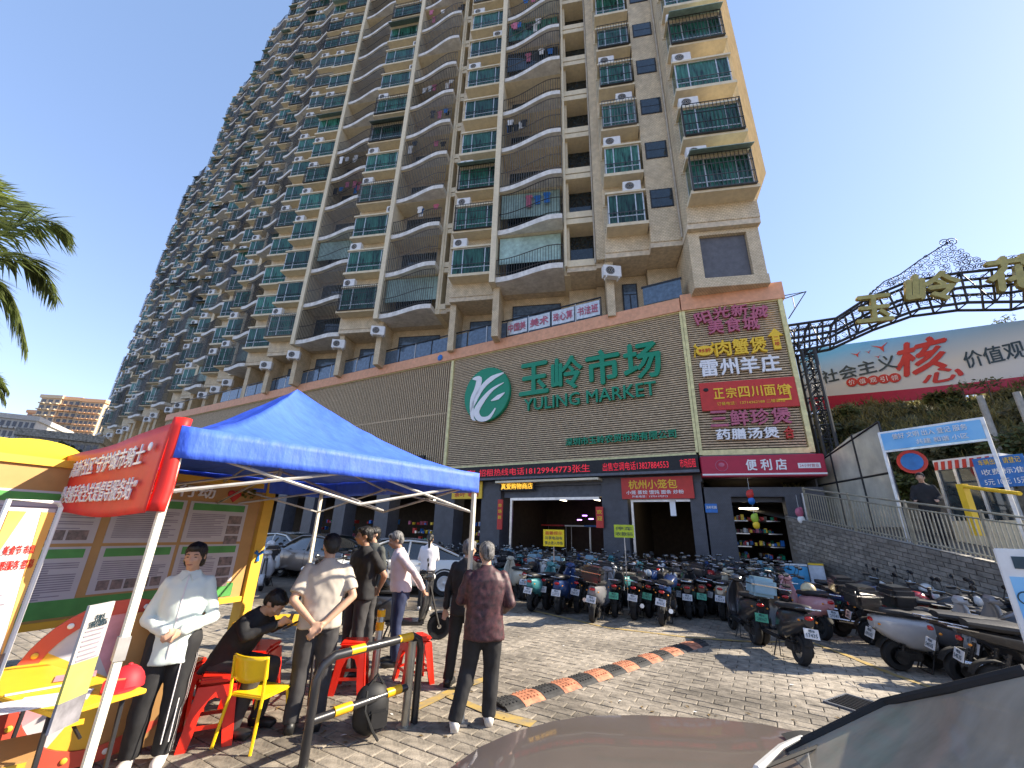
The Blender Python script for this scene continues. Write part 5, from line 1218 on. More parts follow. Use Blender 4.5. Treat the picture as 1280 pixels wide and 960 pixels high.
# tables
D('table_yellow', (.85, .5, .03), .35, var=.03); D('table_leg', (.05, .05, .055), .4, metal=.5)
def table(x, y, rz, L, W, label, h=.75):
    t = thing('folding_table', label, 'table', (x, y, 0), rz, 'yellow folding tables'); m = MB(); m.cbox((0, 0, h - .012), (L, W, .025), bev=.004); m.build('table_top', 'table_yellow', t)
    for sx in (-1, 1):
        for sy in (-1, 1): m = MB(); m.tube([(sx * (L / 2 - .1), sy * (W / 2 - .04), 0), (sx * (L / 2 - .14), sy * (W / 2 - .04), h - .025)], .014, 5); m.build('leg', 'table_leg', t)
        m = MB(); m.tube([(sx * (L / 2 - .11), -W / 2 + .04, .25), (sx * (L / 2 - .11), W / 2 - .04, .25)], .011, 5); m.build('cross_bar', 'table_leg', t); m = MB(); m.tube([(sx * (L / 2 - .13), 0, .55), (sx * (L / 2 - .5), 0, h - .03)], .009, 5); m.build('brace', 'table_leg', t)
    return t
def ori(a, b_): return math.atan2(b_.y - a.y, b_.x - a.x)
A1, A2 = G(10, 872, .75), G(178, 858, .75)
table(-2.91, 3.15, -.37, 1.27, .43, 'yellow topped folding table with papers and a red cap at the left edge')
table(-2.42, 5.3, .1, 1.0, .5, 'yellow topped folding table between the standing men')
D('paper', (.68, .67, .66), .7, var=.03); D('cap_red', (.6, .02, .03), .6)
for i, (x, y, lab, c_, w_, l_) in enumerate(((30, 880, 'white form lying across the left table', 'paper', .32, .22), (70, 872, 'white printed sheet near the middle of the left table', 'paper', .3, .2), (45, 862, 'long white ruler shaped card at the back of the left table', 'paper', .25, .04), (85, 905, 'small yellow card at the front of the table', 'table_yellow', .12, .08), (95, 845, 'pink leaflet standing by the prize wheel', 'wheel_pink', .2, .14))):
    p = G(x, y, .757); t = thing('paper_sheet', lab, 'paper', (p.x, p.y, .7515 + .001 * i), .7 + rr.uniform(-.2, .2)); m = MB(); m.box(-w_ / 2, w_ / 2, -l_ / 2, l_ / 2, 0, .0025); s_ = m.build('sheet', c_, t)
    if c_ == 'paper' and l_ > .1:
        m = MB()
        for k in range(6): m.box(-w_ * .4, w_ * (.1 + .3 * rr.random()), -l_ * .35 + k * l_ * .13, -l_ * .35 + k * l_ * .13 + .004, .0025, .0035)
        m.build('print', 'print_grey', t)
p = G(160, 842, .82); t = thing('baseball_cap', 'red baseball cap with white lettering resting on the table corner', 'cap', (p.x, p.y, .752), .3); m = MB(); m.ell((0, 0, .0), (.1, .095, .12), 16, 10); m.v = [(x, y, max(0, z)) for x, y, z in m.v]; m.build('crown', 'cap_red', t, True); m = MB(); m.prism([(.07 * math.cos(a * PI / 8) * 1.25, -.06 - .1 * math.sin(a * PI / 8)) for a in range(9)], .0, .012, 'xy'); m.build('brim', 'cap_red', t); m = MB(); m.ell((0, 0, .12), (.015, .015, .01)); m.build('button', 'cap_red', t)
p = G(142, 862, .76); t = thing('card_box', 'small red and brown card box beside the red cap', 'box', (p.x, p.y, .752), .5); m = MB(); m.cbox((0, 0, .03), (.11, .07, .06)); m.build('body', 'cap_red', t); m = MB(); m.cbox((0, 0, .062), (.09, .05, .004)); m.build('lid', 'cardboard', t)
# stools
D('stool_red', (.75, .025, .01), .3, var=.04, coat=.3)
def stool_proto():
    t = thing('plastic_stool', None, 'stool', (0, 0, 0), 0, 'red plastic stools')
    H = .49; m = MB(); m.cbox((0, 0, H - .02), (.29, .29, .045), bev=.018); m.mi = 0; m.build('seat', 'stool_red', t, True)
    for s in range(4):
        # side panel with an arch cut out: built as a ring strip
        R4 = Matrix.Rotation(s * PI / 2, 4, 'Z'); m = MB(); m.M = R4
        def pt(x, z, o=0): k = 1 - z / H; w_ = .135 + .06 * k; return (x * w_, -(w_ - .0) - o, z)
        out_ = [(-1, 0), (-1, .25), (-1, .43), (0, .43), (1, .43), (1, .25), (1, 0), (.62, 0), (.55, .1), (.5, .25), (.3, .33), (0, .35), (-.3, .33), (-.5, .25), (-.55, .1), (-.62, 0)]
        V = [pt(x, z) for x, z in out_]; n = len(V); V2 = [(a, b_ + .008, c) for a, b_, c in V]
        F = [(0, 1, 14, 15), (1, 2, 13, 14), (2, 3, 12, 13), (3, 11, 12), (3, 10, 11), (3, 4, 10), (4, 5, 9, 10), (5, 6, 8, 9), (6, 7, 8)]
        F = [(0, 15, 14, 1), (1, 14, 13, 2), (2, 13, 12), (2, 12, 3), (3, 12, 11), (3, 11, 10), (3, 10, 4), (4, 10, 9), (4, 9, 5), (5, 9, 8), (5, 8, 6), (6, 8, 7)]
        m.add(V + V2, F + [tuple(i + n for i in f[::-1]) for f in F] + [(i, (i + 1) % n, (i + 1) % n + n, i + n) for i in range(n)])
        m.build('leg_panel', 'stool_red', t)
        m = MB(); m.M = R4; m.add([(-.16, -.165, .13), (.16, -.165, .13), (.16, -.165, .16), (-.16, -.165, .16), (-.16, -.157, .13), (.16, -.157, .13), (.16, -.157, .16), (-.16, -.157, .16)], [(0, 1, 2, 3), (4, 7, 6, 5), (0, 4, 5, 1), (3, 2, 6, 7)])
        m.build('cross_bar', 'stool_red', t)
    return t
st = stool_proto()
stools = [((258, 925), .5, 'nearest red plastic stool behind the yellow chair'), ((212, 905), .2, 'red plastic stool tucked behind the woman in striped trousers'), ((436, 862), .15, 'red plastic stool on the near side of the black and yellow rail, left one'), ((516, 852), .6, 'red plastic stool behind the end post of the rail'), ((140, 935), .4, 'red plastic stool under the yellow table'), ((305, 880), .3, 'red plastic stool the bending youth sits on'), ((165, 915), .8, 'red plastic stool at the left behind the tent leg'), ((318, 868), .1, 'red plastic stool in the shade just behind the bending youth')]
for i, (q, rz, lab) in enumerate(stools):
    p = G(*q); o = st if i == 0 else copy_tree(st); o.matrix_world = Matrix.Translation((p.x, p.y, 0)) @ Matrix.Rotation(rz, 4, 'Z'); o['label'] = lab
# yellow chair
D('chair_yellow', (.85, .55, .01), .3, coat=.2, var=.03)
p = G(315, 925); ch = thing('yellow_chair', 'small yellow chair with curved plastic back in front of the red stools', 'chair', (p.x, p.y, 0), 2.9)
m = MB(); m.cbox((0, 0, .36), (.34, .32, .03), bev=.01); m.build('seat', 'chair_yellow', ch, True)
m = MB(); m.grid(lambda u, v: ((u - .5) * .36, .17 + .05 * math.sin(u * PI) + .03 * v, .5 + .17 * v - .03 * math.sin(u * PI) * (1 - v)), 10, 5); o = m.build('backrest', 'chair_yellow', ch, True); s_ = o.modifiers.new('thick', 'SOLIDIFY'); s_.thickness = .014
for sx in (-1, 1):
    m = MB(); m.tube([(sx * .19, .22, 0), (sx * .165, .17, .36), (sx * .17, .2, .66)], .013, 6); m.build('leg', 'chair_yellow', ch, True); m = MB(); m.tube([(sx * .19, -.2, 0), (sx * .15, -.14, .35)], .013, 6); m.build('leg', 'chair_yellow', ch, True)
# black and yellow rail
rA, rB = G(378, 962), G(508, 908); rdv = (rB - rA); rLn = rdv.length; RRM = basis(rA, rdv)
D('rail_black', (.02, .02, .022), .35, coat=.4); D('rail_yellow', (.8, .42, .01), .4); D('rail_steel', (.42, .4, .33), .35, metal=.7)
rt_ = thing('guard_rail', 'low steel guard rail striped black and yellow on the paving', 'guard rail', mw=RRM)
H = .72; m = MB(); m.tube([(0, 0, 0), (0, 0, H - .14), (.04, 0, H - .05), (.13, 0, H), (rLn - .02, 0, H + .02), (rLn + .06, 0, H - .02), (rLn + .09, 0, H - .1), (rLn + .09, 0, .0)], .036, 12); m.build('hoop', 'rail_black', rt_, True)
m = MB(); m.tube([(.02, 0, .3), (rLn, 0, .32)], .032, 10); m.build('lower_bar', 'rail_black', rt_, True)
for z, xs in ((H + .002, ((.28, .42), (.8, .96))), (.305, ((.2, .36), (.72, .88)))):
    for a, b_ in xs: m = MB(); m.tube([(a * rLn, 0, z + .02 * a), (b_ * rLn, 0, z + .02 * b_)], .0375, 12); m.build('yellow_band', 'rail_yellow', rt_, True)
m = MB(); m.tube([(rLn - .02, 0, 0), (rLn - .02, 0, H - .02)], .04, 12); m.build('end_post', 'rail_steel', rt_, True)
m = MB(); m.lathe([(.08, 0), (.08, .01), (.045, .015)], 16, 'z', (rLn - .02, 0, 0)); m.lathe([(.08, 0), (.08, .01), (.045, .015)], 16, 'z', (0, 0, 0)); m.build('base_flange', 'rail_steel', rt_)
# bag on the ground
p = RRM @ Vector((.62 * rLn, .05, 0)); bg_ = thing('black_backpack', 'black backpack slung over the lower bar of the striped rail', 'backpack', (p.x, p.y, 0), .6)
m = MB(); m.ell((0, .02, .22), (.17, .11, .2), 14, 10); m.v = [(x * (1 + .08 * math.sin(z * 20)), y, z) for x, y, z in m.v]; m.build('body', 'black', bg_, True); m = MB(); m.tube([(-.08, -.06, .38), (-.1, -.12, .25), (-.02, -.13, .1), (.04, -.12, .02)], .012, 5); m.tube([(.08, 0, .4), (.02, .0, .48), (-.05, 0, .4)], .012, 5); m.build('strap', 'rubber', bg_); m = MB(); m.cbox((.03, -.09, .16), (.17, .05, .15), bev=.02); m.build('front_pocket', 'black', bg_)
# bollards
def bollard(q, lab, h=.75, band=True, r=.045, z0=0):
    p = G(*q); t = thing('bollard', lab, 'bollard', (p.x, p.y, 0), 0, 'steel bollards'); m = MB(); m.lathe([(r, 0), (r, h - .02), (r * .7, h), (0, h + .005)], 14); m.build('post', 'rail_steel', t, True)
    if band:
        for a, b_ in ((.9, .99), (.72, .83)): m = MB(); m.lathe([(r + .004, h * a), (r + .004, h * b_)], 14); m.build('yellow_band', 'rail_yellow', t, True)
bollard((466, 858), 'steel bollard with yellow bands between the two red stools', .8)
bollard((541, 742), 'plain steel post beside the woman in the white top', .85, False, .03); bollard((676, 745), 'plain steel post standing among the scooters', .95, False, .035)
# palm tree
D('frond', (.16, .2, .06), .5, var=.4, vs=2, rnd=.2, spec=.4); leafy('frond', .5); D('frond_dry', (.25, .2, .08), .7)
pc = AT(-75, 345, 9.0); palm = thing('palm_tree', 'palm tree with drooping feathery fronds at the left edge', 'palm tree', (pc.x, pc.y, 0))
m = MB(); m.tube([(0, 0, 0), (.05, 0, pc.z * .5), (0, 0, pc.z)], [.2, .15, .11], 12); m.build('trunk', 'bark', palm, True)
def frond(mb, base, tip, droop, n=60, L=.6):
    base, tip = Vector(base), Vector(tip); sp = []
    for i in range(n + 1):
        t = i / n; p = base + (tip - base) * t; p.z += droop * math.sin(PI * t) ; sp.append(p)
    mb.tube(sp[::4] + [sp[-1]], [.025 * (1 - i / (len(sp[::4]) + 1)) + .004 for i in range(len(sp[::4]) + 1)], 4)
    side = (tip - base).cross(Vector((0, 0, 1))).normalized()
    for i in range(4, n):
        t = i / n; l = L * math.sin(PI * (.12 + .83 * t)) ** .6 * rr.uniform(.8, 1.1); ax = (sp[i + 1] - sp[i]).normalized()
        for s in (-1, 1):
            for q_ in range(2):
                d_ = (side * s * rr.uniform(.55, 1) + ax * rr.uniform(.5, .9) + Vector((0, 0, rr.uniform(-.75, -.1)))).normalized(); wv = ax.cross(d_).normalized().cross(d_) * .015
                p = sp[i]; mb.add([p, p + d_ * l * .4 + wv, p + d_ * l + Vector((0, 0, -.12 * l)), p + d_ * l * .4 - wv], [(0, 1, 2, 3)])
ends = [(88, 292), (72, 375), (35, 440), (20, 250), (-40, 470), (-120, 250), (-160, 320), (-150, 420), (-30, 210), (-90, 200)]
for i, q in enumerate(ends):
    e = AT(*q, 9.0 + (rr.uniform(-.9, .9) if i > 2 else [-.2, .2, -.1][i])); m = MB(); frond(m, (0, 0, pc.z), (e.x - pc.x, e.y - pc.y, e.z), [.55, .6, .5, .4, .4, .5, .5, .5, .3, .3][i]); m.build('frond', 'frond', palm)
e0 = AT(-40, 490, 14); p2 = thing('small_palm', 'tip of a second palm crown low at the left edge', 'palm tree', (e0.x, e0.y, 0)); m = MB()
for q in ((12, 492), (2, 480), (8, 505), (-60, 470), (-90, 500)): e = AT(*q, 14); frond(m, (0, 0, e0.z), (e.x - e0.x, e.y - e0.y, e.z), .3, 26, .35)
m.build('fronds', 'frond', p2); m = MB(); m.tube([(0, 0, 0), (0, 0, e0.z)], [.2, .12], 10); m.build('trunk', 'bark', p2)
# far buildings
D('far_cream', (.6, .48, .33), .8, var=.05); D('far_orange', (.62, .36, .2), .8, var=.05); D('far_white', (.55, .53, .48), .8); D('far_window', (.12, .13, .15), .3); D('far_dark', (.32, .31, .27), .8, var=.3)
def far_block(x0, x1, yt, yb, d_, col, lab, nf, nc, depth=14, name='apartment_block', roofc=None):
    a, b_ = AT(x0, (yt + yb) / 2, d_), AT(x1, (yt + yb) / 2, d_ * .98); v = Vector((b_.x - a.x, b_.y - a.y)); L = v.length; v.normalize(); Mx = basis((a.x, a.y, 0), (v.x, v.y, 0)); xm = (x0 + x1) / 2
    zt = PL(xm, yt, (a.x, a.y), (b_.x, b_.y))[1]
    t = thing(name, lab, 'building', mw=Mx); m = MB(); m.box(0, L, 0, depth, 0, zt); m.build('wall', col, t)
    m = MB(); m.box(-.3, L + .3, -.3, depth + .3, zt, zt + .8); m.build('roof', roofc or col, t)
    fh = (zt - 2) / nf; cw = L / nc
    for c_ in range(nc):
        for f_ in range(nf):
            z = 2 + f_ * fh; 
            if z < 8: continue
            m = MB(); m.box(c_ * cw + cw * .2, c_ * cw + cw * .8, -.06, .0, z + fh * .25, z + fh * .78); m.build('window', 'far_window', t)
            m = MB(); m.box(c_ * cw + cw * .12, c_ * cw + cw * .88, -.7, -.0, z + fh * .02, z + fh * .2); m.build('balcony_ledge', roofc or col, t)
    return t
far_block(36, 62, 497, 575, 150, 'far_cream', 'cream high rise with a blank wall left of two orange topped towers', 18, 3)
far_block(56, 88, 499, 575, 148, 'far_cream', 'cream and orange high rise in the middle of the distant group', 18, 4, roofc='far_orange')
far_block(88, 118, 502, 575, 144, 'far_cream', 'sunlit cream and orange high rise at the right of the distant group', 18, 5, roofc='far_orange')
far_block(-30, 34, 522, 590, 110, 'far_white', 'low white apartment block in the distance at the left edge', 9, 8)
far_block(22, 48, 516, 575, 170, 'far_orange', 'orange low block showing behind the white block in the distance', 12, 3)
far_block(10, 118, 548, 600, 70, 'far_dark', 'dull grey low building just above the yellow crest', 5, 12, depth=6)
p = AT(60, 574, 60); m = MB()
for k in range(8): leafcloud(m, (rr.uniform(-6, 5), rr.uniform(-1, 1), rr.uniform(-.6, .6)), 1.6, 220, .5, rr)
t = thing('street_tree', 'dark green street tree in front of the low grey building', 'tree', (p.x, p.y, 0)); m.build('crown', 'leaf_c', t, False, Matrix.Translation((0, 0, p.z))); m = MB(); m.tube([(0, 0, 0), (0, 0, p.z)], [.25, .15], 8); m.build('trunk', 'bark', t)
# ================================================================ people
D('skin', (.5, .3, .2), .55, var=.05, vs=12); D('skin_dark', (.36, .2, .13), .55, var=.05)
D('hair_black', (.012, .011, .011), .45, var=.3, vs=60, bump=.5, bs=120, stretch=(1, 1, .2)); D('hair_grey', (.16, .155, .15), .55, var=.5, vs=50, bump=.5, bs=120, stretch=(1, 1, .2))
D('cloth_mint', (.6, .68, .64), .75, var=.03); D('cloth_black', (.018, .018, .02), .8, var=.2); D('cloth_charcoal', (.045, .043, .045), .8, var=.15); D('cloth_grey', (.45, .4, .34), .8, var=.04); D('cloth_pink', (.62, .53, .55), .75, var=.03)
D('cloth_navy', (.02, .03, .08), .7, var=.15); D('cloth_white', (.62, .6, .62), .75, var=.03); D('shoe_white', (.65, .62, .58), .6); D('shoe_black', (.02, .02, .02), .45); D('cloth_olive', (.06, .065, .06), .8, var=.1); D('vest_grey', (.35, .33, .36), .7)
D('brocade', (.1, .035, .04), .55, var=.5, vs=28, col2=(.02, .012, .015)); D('eye_white', (.7, .68, .65), .3); D('lip', (.36, .12, .1), .5); D('lens', (.05, .05, .06), .1)
def remeshed(mb, vox, smooth, name, m, parent, wr=0., ws=9., disp=None):
    me = mb.mesh(name, m); o = bpy.data.objects.new(name, me); TS.collection.objects.link(o)
    r = o.modifiers.new('r', 'REMESH'); r.mode = 'VOXEL'; r.voxel_size = vox; r.use_smooth_shade = True
    s = o.modifiers.new('s', 'SMOOTH'); s.factor = .5; s.iterations = smooth
    dg = TDG(); me2 = bpy.data.meshes.new_from_object(o.evaluated_get(dg)); bpy.data.objects.remove(o); me2.name = name
    me2.materials.clear(); 
    for q in (m if isinstance(m, list) else [m]): me2.materials.append(M[q])
    if wr:
        sd_ = Vector((R_.random() * 50, 0, 0))
        for v in me2.vertices:
            c = v.co; n1 = noise.noise(Vector((c.x * ws, c.y * ws, c.z * ws * .55)) + sd_); n2 = 1 - abs(noise.noise(Vector((c.x * ws * .9 + c.z * 3, c.y * ws * .9, c.z * ws * .9 - c.x * 5)) + sd_)) * 2.2
            n3 = noise.noise(Vector((c.x * 26 + c.z * 9, c.y * 26, c.z * 17 - c.x * 12)) + sd_); v.co = c + v.normal * (n1 * wr * .7 + n2 * wr * .8 + n3 * wr * .45)
    me2.polygons.foreach_set('use_smooth', [True] * len(me2.polygons))
    return link(name, me2, parent)
def loft(mb, rings, n=18):
    V = []; 
    for (c, rx, ry, Rm) in rings:
        for j in range(n):
            a = 2 * PI * j / n; ca_, sa_ = math.cos(a), math.sin(a); p = Vector((rx * (abs(ca_) ** .85) * (1 if ca_ > 0 else -1), ry * (abs(sa_) ** .85) * (1 if sa_ > 0 else -1), 0)); V.append(Vector(c) + Rm @ p)
    F = [(i * n + j, i * n + (j + 1) % n, (i + 1) * n + (j + 1) % n, (i + 1) * n + j) for i in range(len(rings) - 1) for j in range(n)]
    F += [tuple(range(n - 1, -1, -1)), tuple(range((len(rings) - 1) * n, len(rings) * n))]
    mb.add(V, F)
def capt(mb, pts, rad, n=12):
    """tube with round ends"""
    pts = [Vector(p) for p in pts]; mb.tube(pts, rad, n)
    r = rad if isinstance(rad, (list, tuple)) else [rad] * len(pts); mb.ell(pts[0], (r[0],) * 3, n, 8); mb.ell(pts[-1], (r[-1],) * 3, n, 8)
    for p, q in zip(pts[1:-1], r[1:-1]): mb.ell(p, (q * .995,) * 3, n, 8)
def bez(a, b, c, n=5): return [a.lerp(b, i / n).lerp(b.lerp(c, i / n), i / n) for i in range(n + 1)]
SLV = 1.0
def person(label, loc, yaw, H=1.65, lean=0, head=(0, 0), arms=None, legs=None, top='cloth_grey', bottom='cloth_black', hair='hair_black', shoes='shoe_black', sleeve='long', hem=.80, build=1., tail=None, skin='skin', near=True, face=False, z0=0, hip=None, collar=True, trw=1., group=None, curl=.5, glasses=False, cuff=True):
    s = H / 1.7; t = thing('person', label, 'person', (loc[0], loc[1], z0), yaw, group)
    hz = (hip if hip is not None else .93)
    RL = Matrix.Rotation(lean, 3, 'X')       # forward is -y
    hipc = Vector((0, 0, hz))
    def up(p): return hipc + RL @ (Vector(p) - Vector((0, 0, .93)))
    S_ = lambda v: Vector(v) * s
    sh = {1: up((.165 * build, 0, 1.36)), -1: up((-.165 * build, 0, 1.36))}
    hy, hp = head; HR = Matrix.Rotation(hy, 3, 'Z') @ Matrix.Rotation(hp, 3, 'X')
    neck0 = up((0, .0, 1.43)); hc_ = up((0, -.02, 1.5)) + HR @ Vector((0, -.012, .085))
    arms = arms or {}; legs = legs or {}
    A = {}
    for k in (1, -1):
        e, w_ = arms.get(k, ((k * .24, .02, 1.10), (k * .25, -.06, .86)))
        A[k] = (sh[k], Vector(e), Vector(w_))
    Lg = {}
    for k in (1, -1):
        kn, an = legs.get(k, ((k * .1, -.02, .5), (k * .11, .02, .085))); Lg[k] = (Vector((k * .09, 0, hz - .02)), Vector(kn), Vector(an))
    I3 = Matrix.Identity(3)
    b = MB(); b.M = Matrix.Scale(s, 4)
    T = lambda z: RL if z > .98 else I3
    bd = build
    rings = [(.84, .12, .09), (.93, .155 * bd, .11), (1.05, .135 * bd, .10), (1.2, .15 * bd, .108), (1.33, .165 * bd, .105), (1.40, .12, .075), (1.45, .055, .055)]
    loft(b, [(up((0, 0, z)), rx, ry, T(z)) for z, rx, ry in rings])
    capt(b, [neck0 + (hc_ - neck0) * -.1, neck0 + (hc_ - neck0) * .75], [.056, .05])
    # head: skull, jaw, nose, ears, brow
    hb = b.M; b.M = hb @ Matrix.Translation(hc_) @ HR.to_4x4()
    b.ell((0, .01, .03), (.076, .095, .088), 20, 14); b.ell((0, -.018, -.03), (.058, .07, .075), 18, 12); b.ell((0, -.055, -.075), (.033, .028, .026), 12, 8)
    b.tube([(0, -.082, .03), (0, -.1, .0), (0, -.112, -.022), (0, -.09, -.034)], [.009, .012, .017, .013], 8)
    for k in (1, -1):
        b.ell((k * .077, .012, 0), (.01, .02, .032), 10, 8); b.ell((k * .035, -.072, -.012), (.026, .02, .022), 10, 8); b.tube([(k * .012, -.088, .037), (k * .05, -.078, .035)], .009, 6)
    b.ell((0, -.086, -.052), (.024, .012, .009), 10, 6)
    b.M = hb
    for k in (1, -1):
        s_, e, w_ = A[k]; capt(b, bez(s_, s_.lerp(e, .5), e, 3) + [e], [.036, .042, .042, .038, .038]); capt(b, [e, e.lerp(w_, .35), w_], [.038, .038, .025])
        d_ = (w_ - e).normalized(); pal = w_ + d_ * .05; sd = d_.cross(Vector((0, 1, 0))); sd = sd.normalized() if sd.length > .3 else Vector((1, 0, 0)); nn = d_.cross(sd).normalized()
        Rm = Matrix((sd, nn, d_)).transposed()
        b.ell(pal, (.04, .018, .052), 12, 8, Rm)
        for f_, (o_, l_) in enumerate(((-.028, .062), (-.0095, .072), (.0095, .068), (.028, .054))):
            f0 = pal + sd * o_ + d_ * .035; f1 = f0 + d_ * l_ * .45 + nn * (-.012 * curl * k); f2 = f1 + d_ * l_ * .4 * (1 - .3 * curl) + nn * (-.03 * curl * k)
            b.tube([f0, f1, f2], [.0095, .009, .0075], 7)
        b.tube([pal + sd * .03 * -k - d_ * .015, pal + sd * .055 * -k + d_ * .02, pal + sd * .055 * -k + d_ * .045], [.012, .0105, .009], 7)
        h_, kn, an = Lg[k]; capt(b, [h_, h_.lerp(kn, .5), kn], [.085, .072, .052]); capt(b, [kn, kn.lerp(an, .35), an], [.05, .052, .035])
        b.ell(an + Vector((0, -.05, -.045)), (.036, .1, .034), 12, 8)
    vx = (.0115 if near else .02) * s
    remeshed(b, vx, 3 if near else 2, 'body', skin, t)
    # top
    c = MB(); c.M = Matrix.Scale(s, 4); g = 1.16
    rg = [(hem, .165 * bd * 1.14, .125 * 1.16), (hem + .1, .165 * bd * 1.1, .128 * 1.12), (1.05, .155 * bd * 1.1, .125 * 1.08), (1.2, .165 * bd * g, .115 * g), (1.33, .17 * bd * 1.12, .108 * 1.15), (1.405, .125 * 1.15, .082 * 1.1), (1.45, .066, .066), (1.47, .062, .062)]
    rg = [(z, rx, ry) for z, rx, ry in rg if z >= hem]
    loft(c, [(up((0, 0, z)), rx, ry, T(z)) for z, rx, ry in rg], 24)
    for k in (1, -1):
        s_, e, w_ = A[k]
        c.ell(s_, (.058, .06, .064), 12, 8)
        if sleeve == 'long':
            q = e.lerp(w_, .95); capt(c, [s_, s_.lerp(e, .5), e], [.058, .054, .048]); capt(c, [e, e.lerp(q, .5), q], [.05, .046, .036]); cf = (w_ - e).normalized(); c.tube([q - cf * .05, q + cf * .005], [.041, .04], 14); 
        else:
            q = s_.lerp(e, .78); c.tube([s_, s_.lerp(q, .5), q], [.06, .064, .068], 14)
    remeshed(c, (.0135 if near else .022) * s, 2, 'shirt', top, t, wr=.0075 * s if near else .004, ws=8)
    if collar:
        c = MB(); c.M = Matrix.Scale(s, 4); nk = up((0, 0, 1.45)); c.M = c.M @ Matrix.Translation(nk) @ RL.to_4x4(); c.lathe([(.068, -.02), (.06, .022), (.056, .022), (.06, -.02)], 20); c.build('collar', top, t, True)
    # trousers
    c = MB(); c.M = Matrix.Scale(s, 4)
    loft(c, [(up((0, 0, z)), rx, ry, T(z)) for z, rx, ry in ((.80, .15 * bd, .115), (.9, .166 * bd, .122), (1.0, .152 * bd, .112))] if hip is None else [(Vector((0, 0, hz - .1)), .14, .12, I3), (Vector((0, 0, hz + .07)), .15 * bd, .12, I3)], 20)
    for k in (1, -1):
        h_, kn, an = Lg[k]; q = kn.lerp(an, 1.02); capt(c, [h_, h_.lerp(kn, .5), kn], [.1 * trw, .088 * trw, .072 * trw]); c.tube([kn, kn.lerp(q, .5), q, q + (an - kn).normalized() * .005], [.072 * trw, .066 * trw, .062 * trw, .064 * trw], 14)
    remeshed(c, (.0145 if near else .022) * s, 2, 'trousers', bottom, t, wr=.006 * s if near else .003, ws=7)
    for k in (1, -1):
        h_, kn, an = Lg[k]; c = MB(); c.M = Matrix.Scale(s, 4); f = an + Vector((0, 0, -.085 + .045)); d_ = Vector((0, -1, 0)); kd = an - kn; pitch = math.atan2(kd.y, -kd.z) * .5 if abs(kd.y) > .12 else 0
        c.M = c.M @ Matrix.Translation(an) @ Matrix.Rotation(-pitch, 4, 'X')
        c.ell((0, .02, -.03), (.052, .07, .055), 12, 8); c.ell((0, -.09, -.045), (.052, .115, .04), 14, 8); c.box(-.04, .04, -.17, .06, -.085, -.062)
        remeshed(c, .012 * s if near else .02, 2, 'shoe', shoes, t)
    # hair
    c = MB(); c.M = Matrix.Scale(s, 4) @ Matrix.Translation(hc_) @ HR.to_4x4()
    c.ell((0, .022, .042), (.087, .097, .09), 20, 14); c.ell((0, .055, -.005), (.072, .062, .075), 16, 10); c.ell((0, -.045, .085), (.06, .048, .035), 14, 8)
    if tail == 'pony': capt(c, [(0, .1, .02), (0, .135, -.02), (.0, .13, -.16), (0, .12, -.26)], [.03, .034, .028, .012])
    if tail == 'low': capt(c, [(0, .09, -.04), (-.01, .12, -.08), (-.02, .12, -.17)], [.04, .04, .018]); c.ell((.06, .03, -.03), (.025, .05, .06)); c.ell((-.06, .03, -.03), (.025, .05, .06))
    if tail == 'bob': c.ell((0, .04, -.05), (.08, .065, .075), 14, 10)
    remeshed(c, .011 if near else .018, 1, 'hair', hair, t, wr=.004, ws=40)
    if face:
        c = MB(); c.M = Matrix.Scale(s, 4) @ Matrix.Translation(hc_) @ HR.to_4x4()
        for k in (1, -1): c.ell((k * .031, -.087, .012), (.011, .006, .004), 8, 6)
        c.build('eye', 'black', t, True)
        c = MB(); c.M = Matrix.Scale(s, 4) @ Matrix.Translation(hc_) @ HR.to_4x4()
        for k in (1, -1): c.tube([(k * .016, -.0945, .031), (k * .032, -.094, .036), (k * .05, -.086, .032)], .0032, 5)
        c.build('eyebrow', hair, t); c = MB(); c.M = Matrix.Scale(s, 4) @ Matrix.Translation(hc_) @ HR.to_4x4(); c.tube([(-.022, -.091, -.05), (0, -.099, -.0535), (.022, -.091, -.05)], [.002, .0045, .002], 6); c.build('lips', 'lip', t, True)
    if glasses:
        c = MB(); c.M = Matrix.Scale(s, 4) @ Matrix.Translation(hc_) @ HR.to_4x4()
        for k in (1, -1): c.tube([(k * (.033 + .02 * math.cos(a * PI / 6)), -.1, .01 + .015 * math.sin(a * PI / 6)) for a in range(13)], .002, 4); c.tube([(k * .053, -.1, .012), (k * .078, 0, .012)], .002, 4)
        c.tube([(-.013, -.1, .012), (.013, -.1, .012)], .002, 4); c.build('spectacles', 'black', t)
    return t, s, hc_, HR
def gp(x, y): q = G(x, y); return (q.x, q.y)
R2 = math.radians
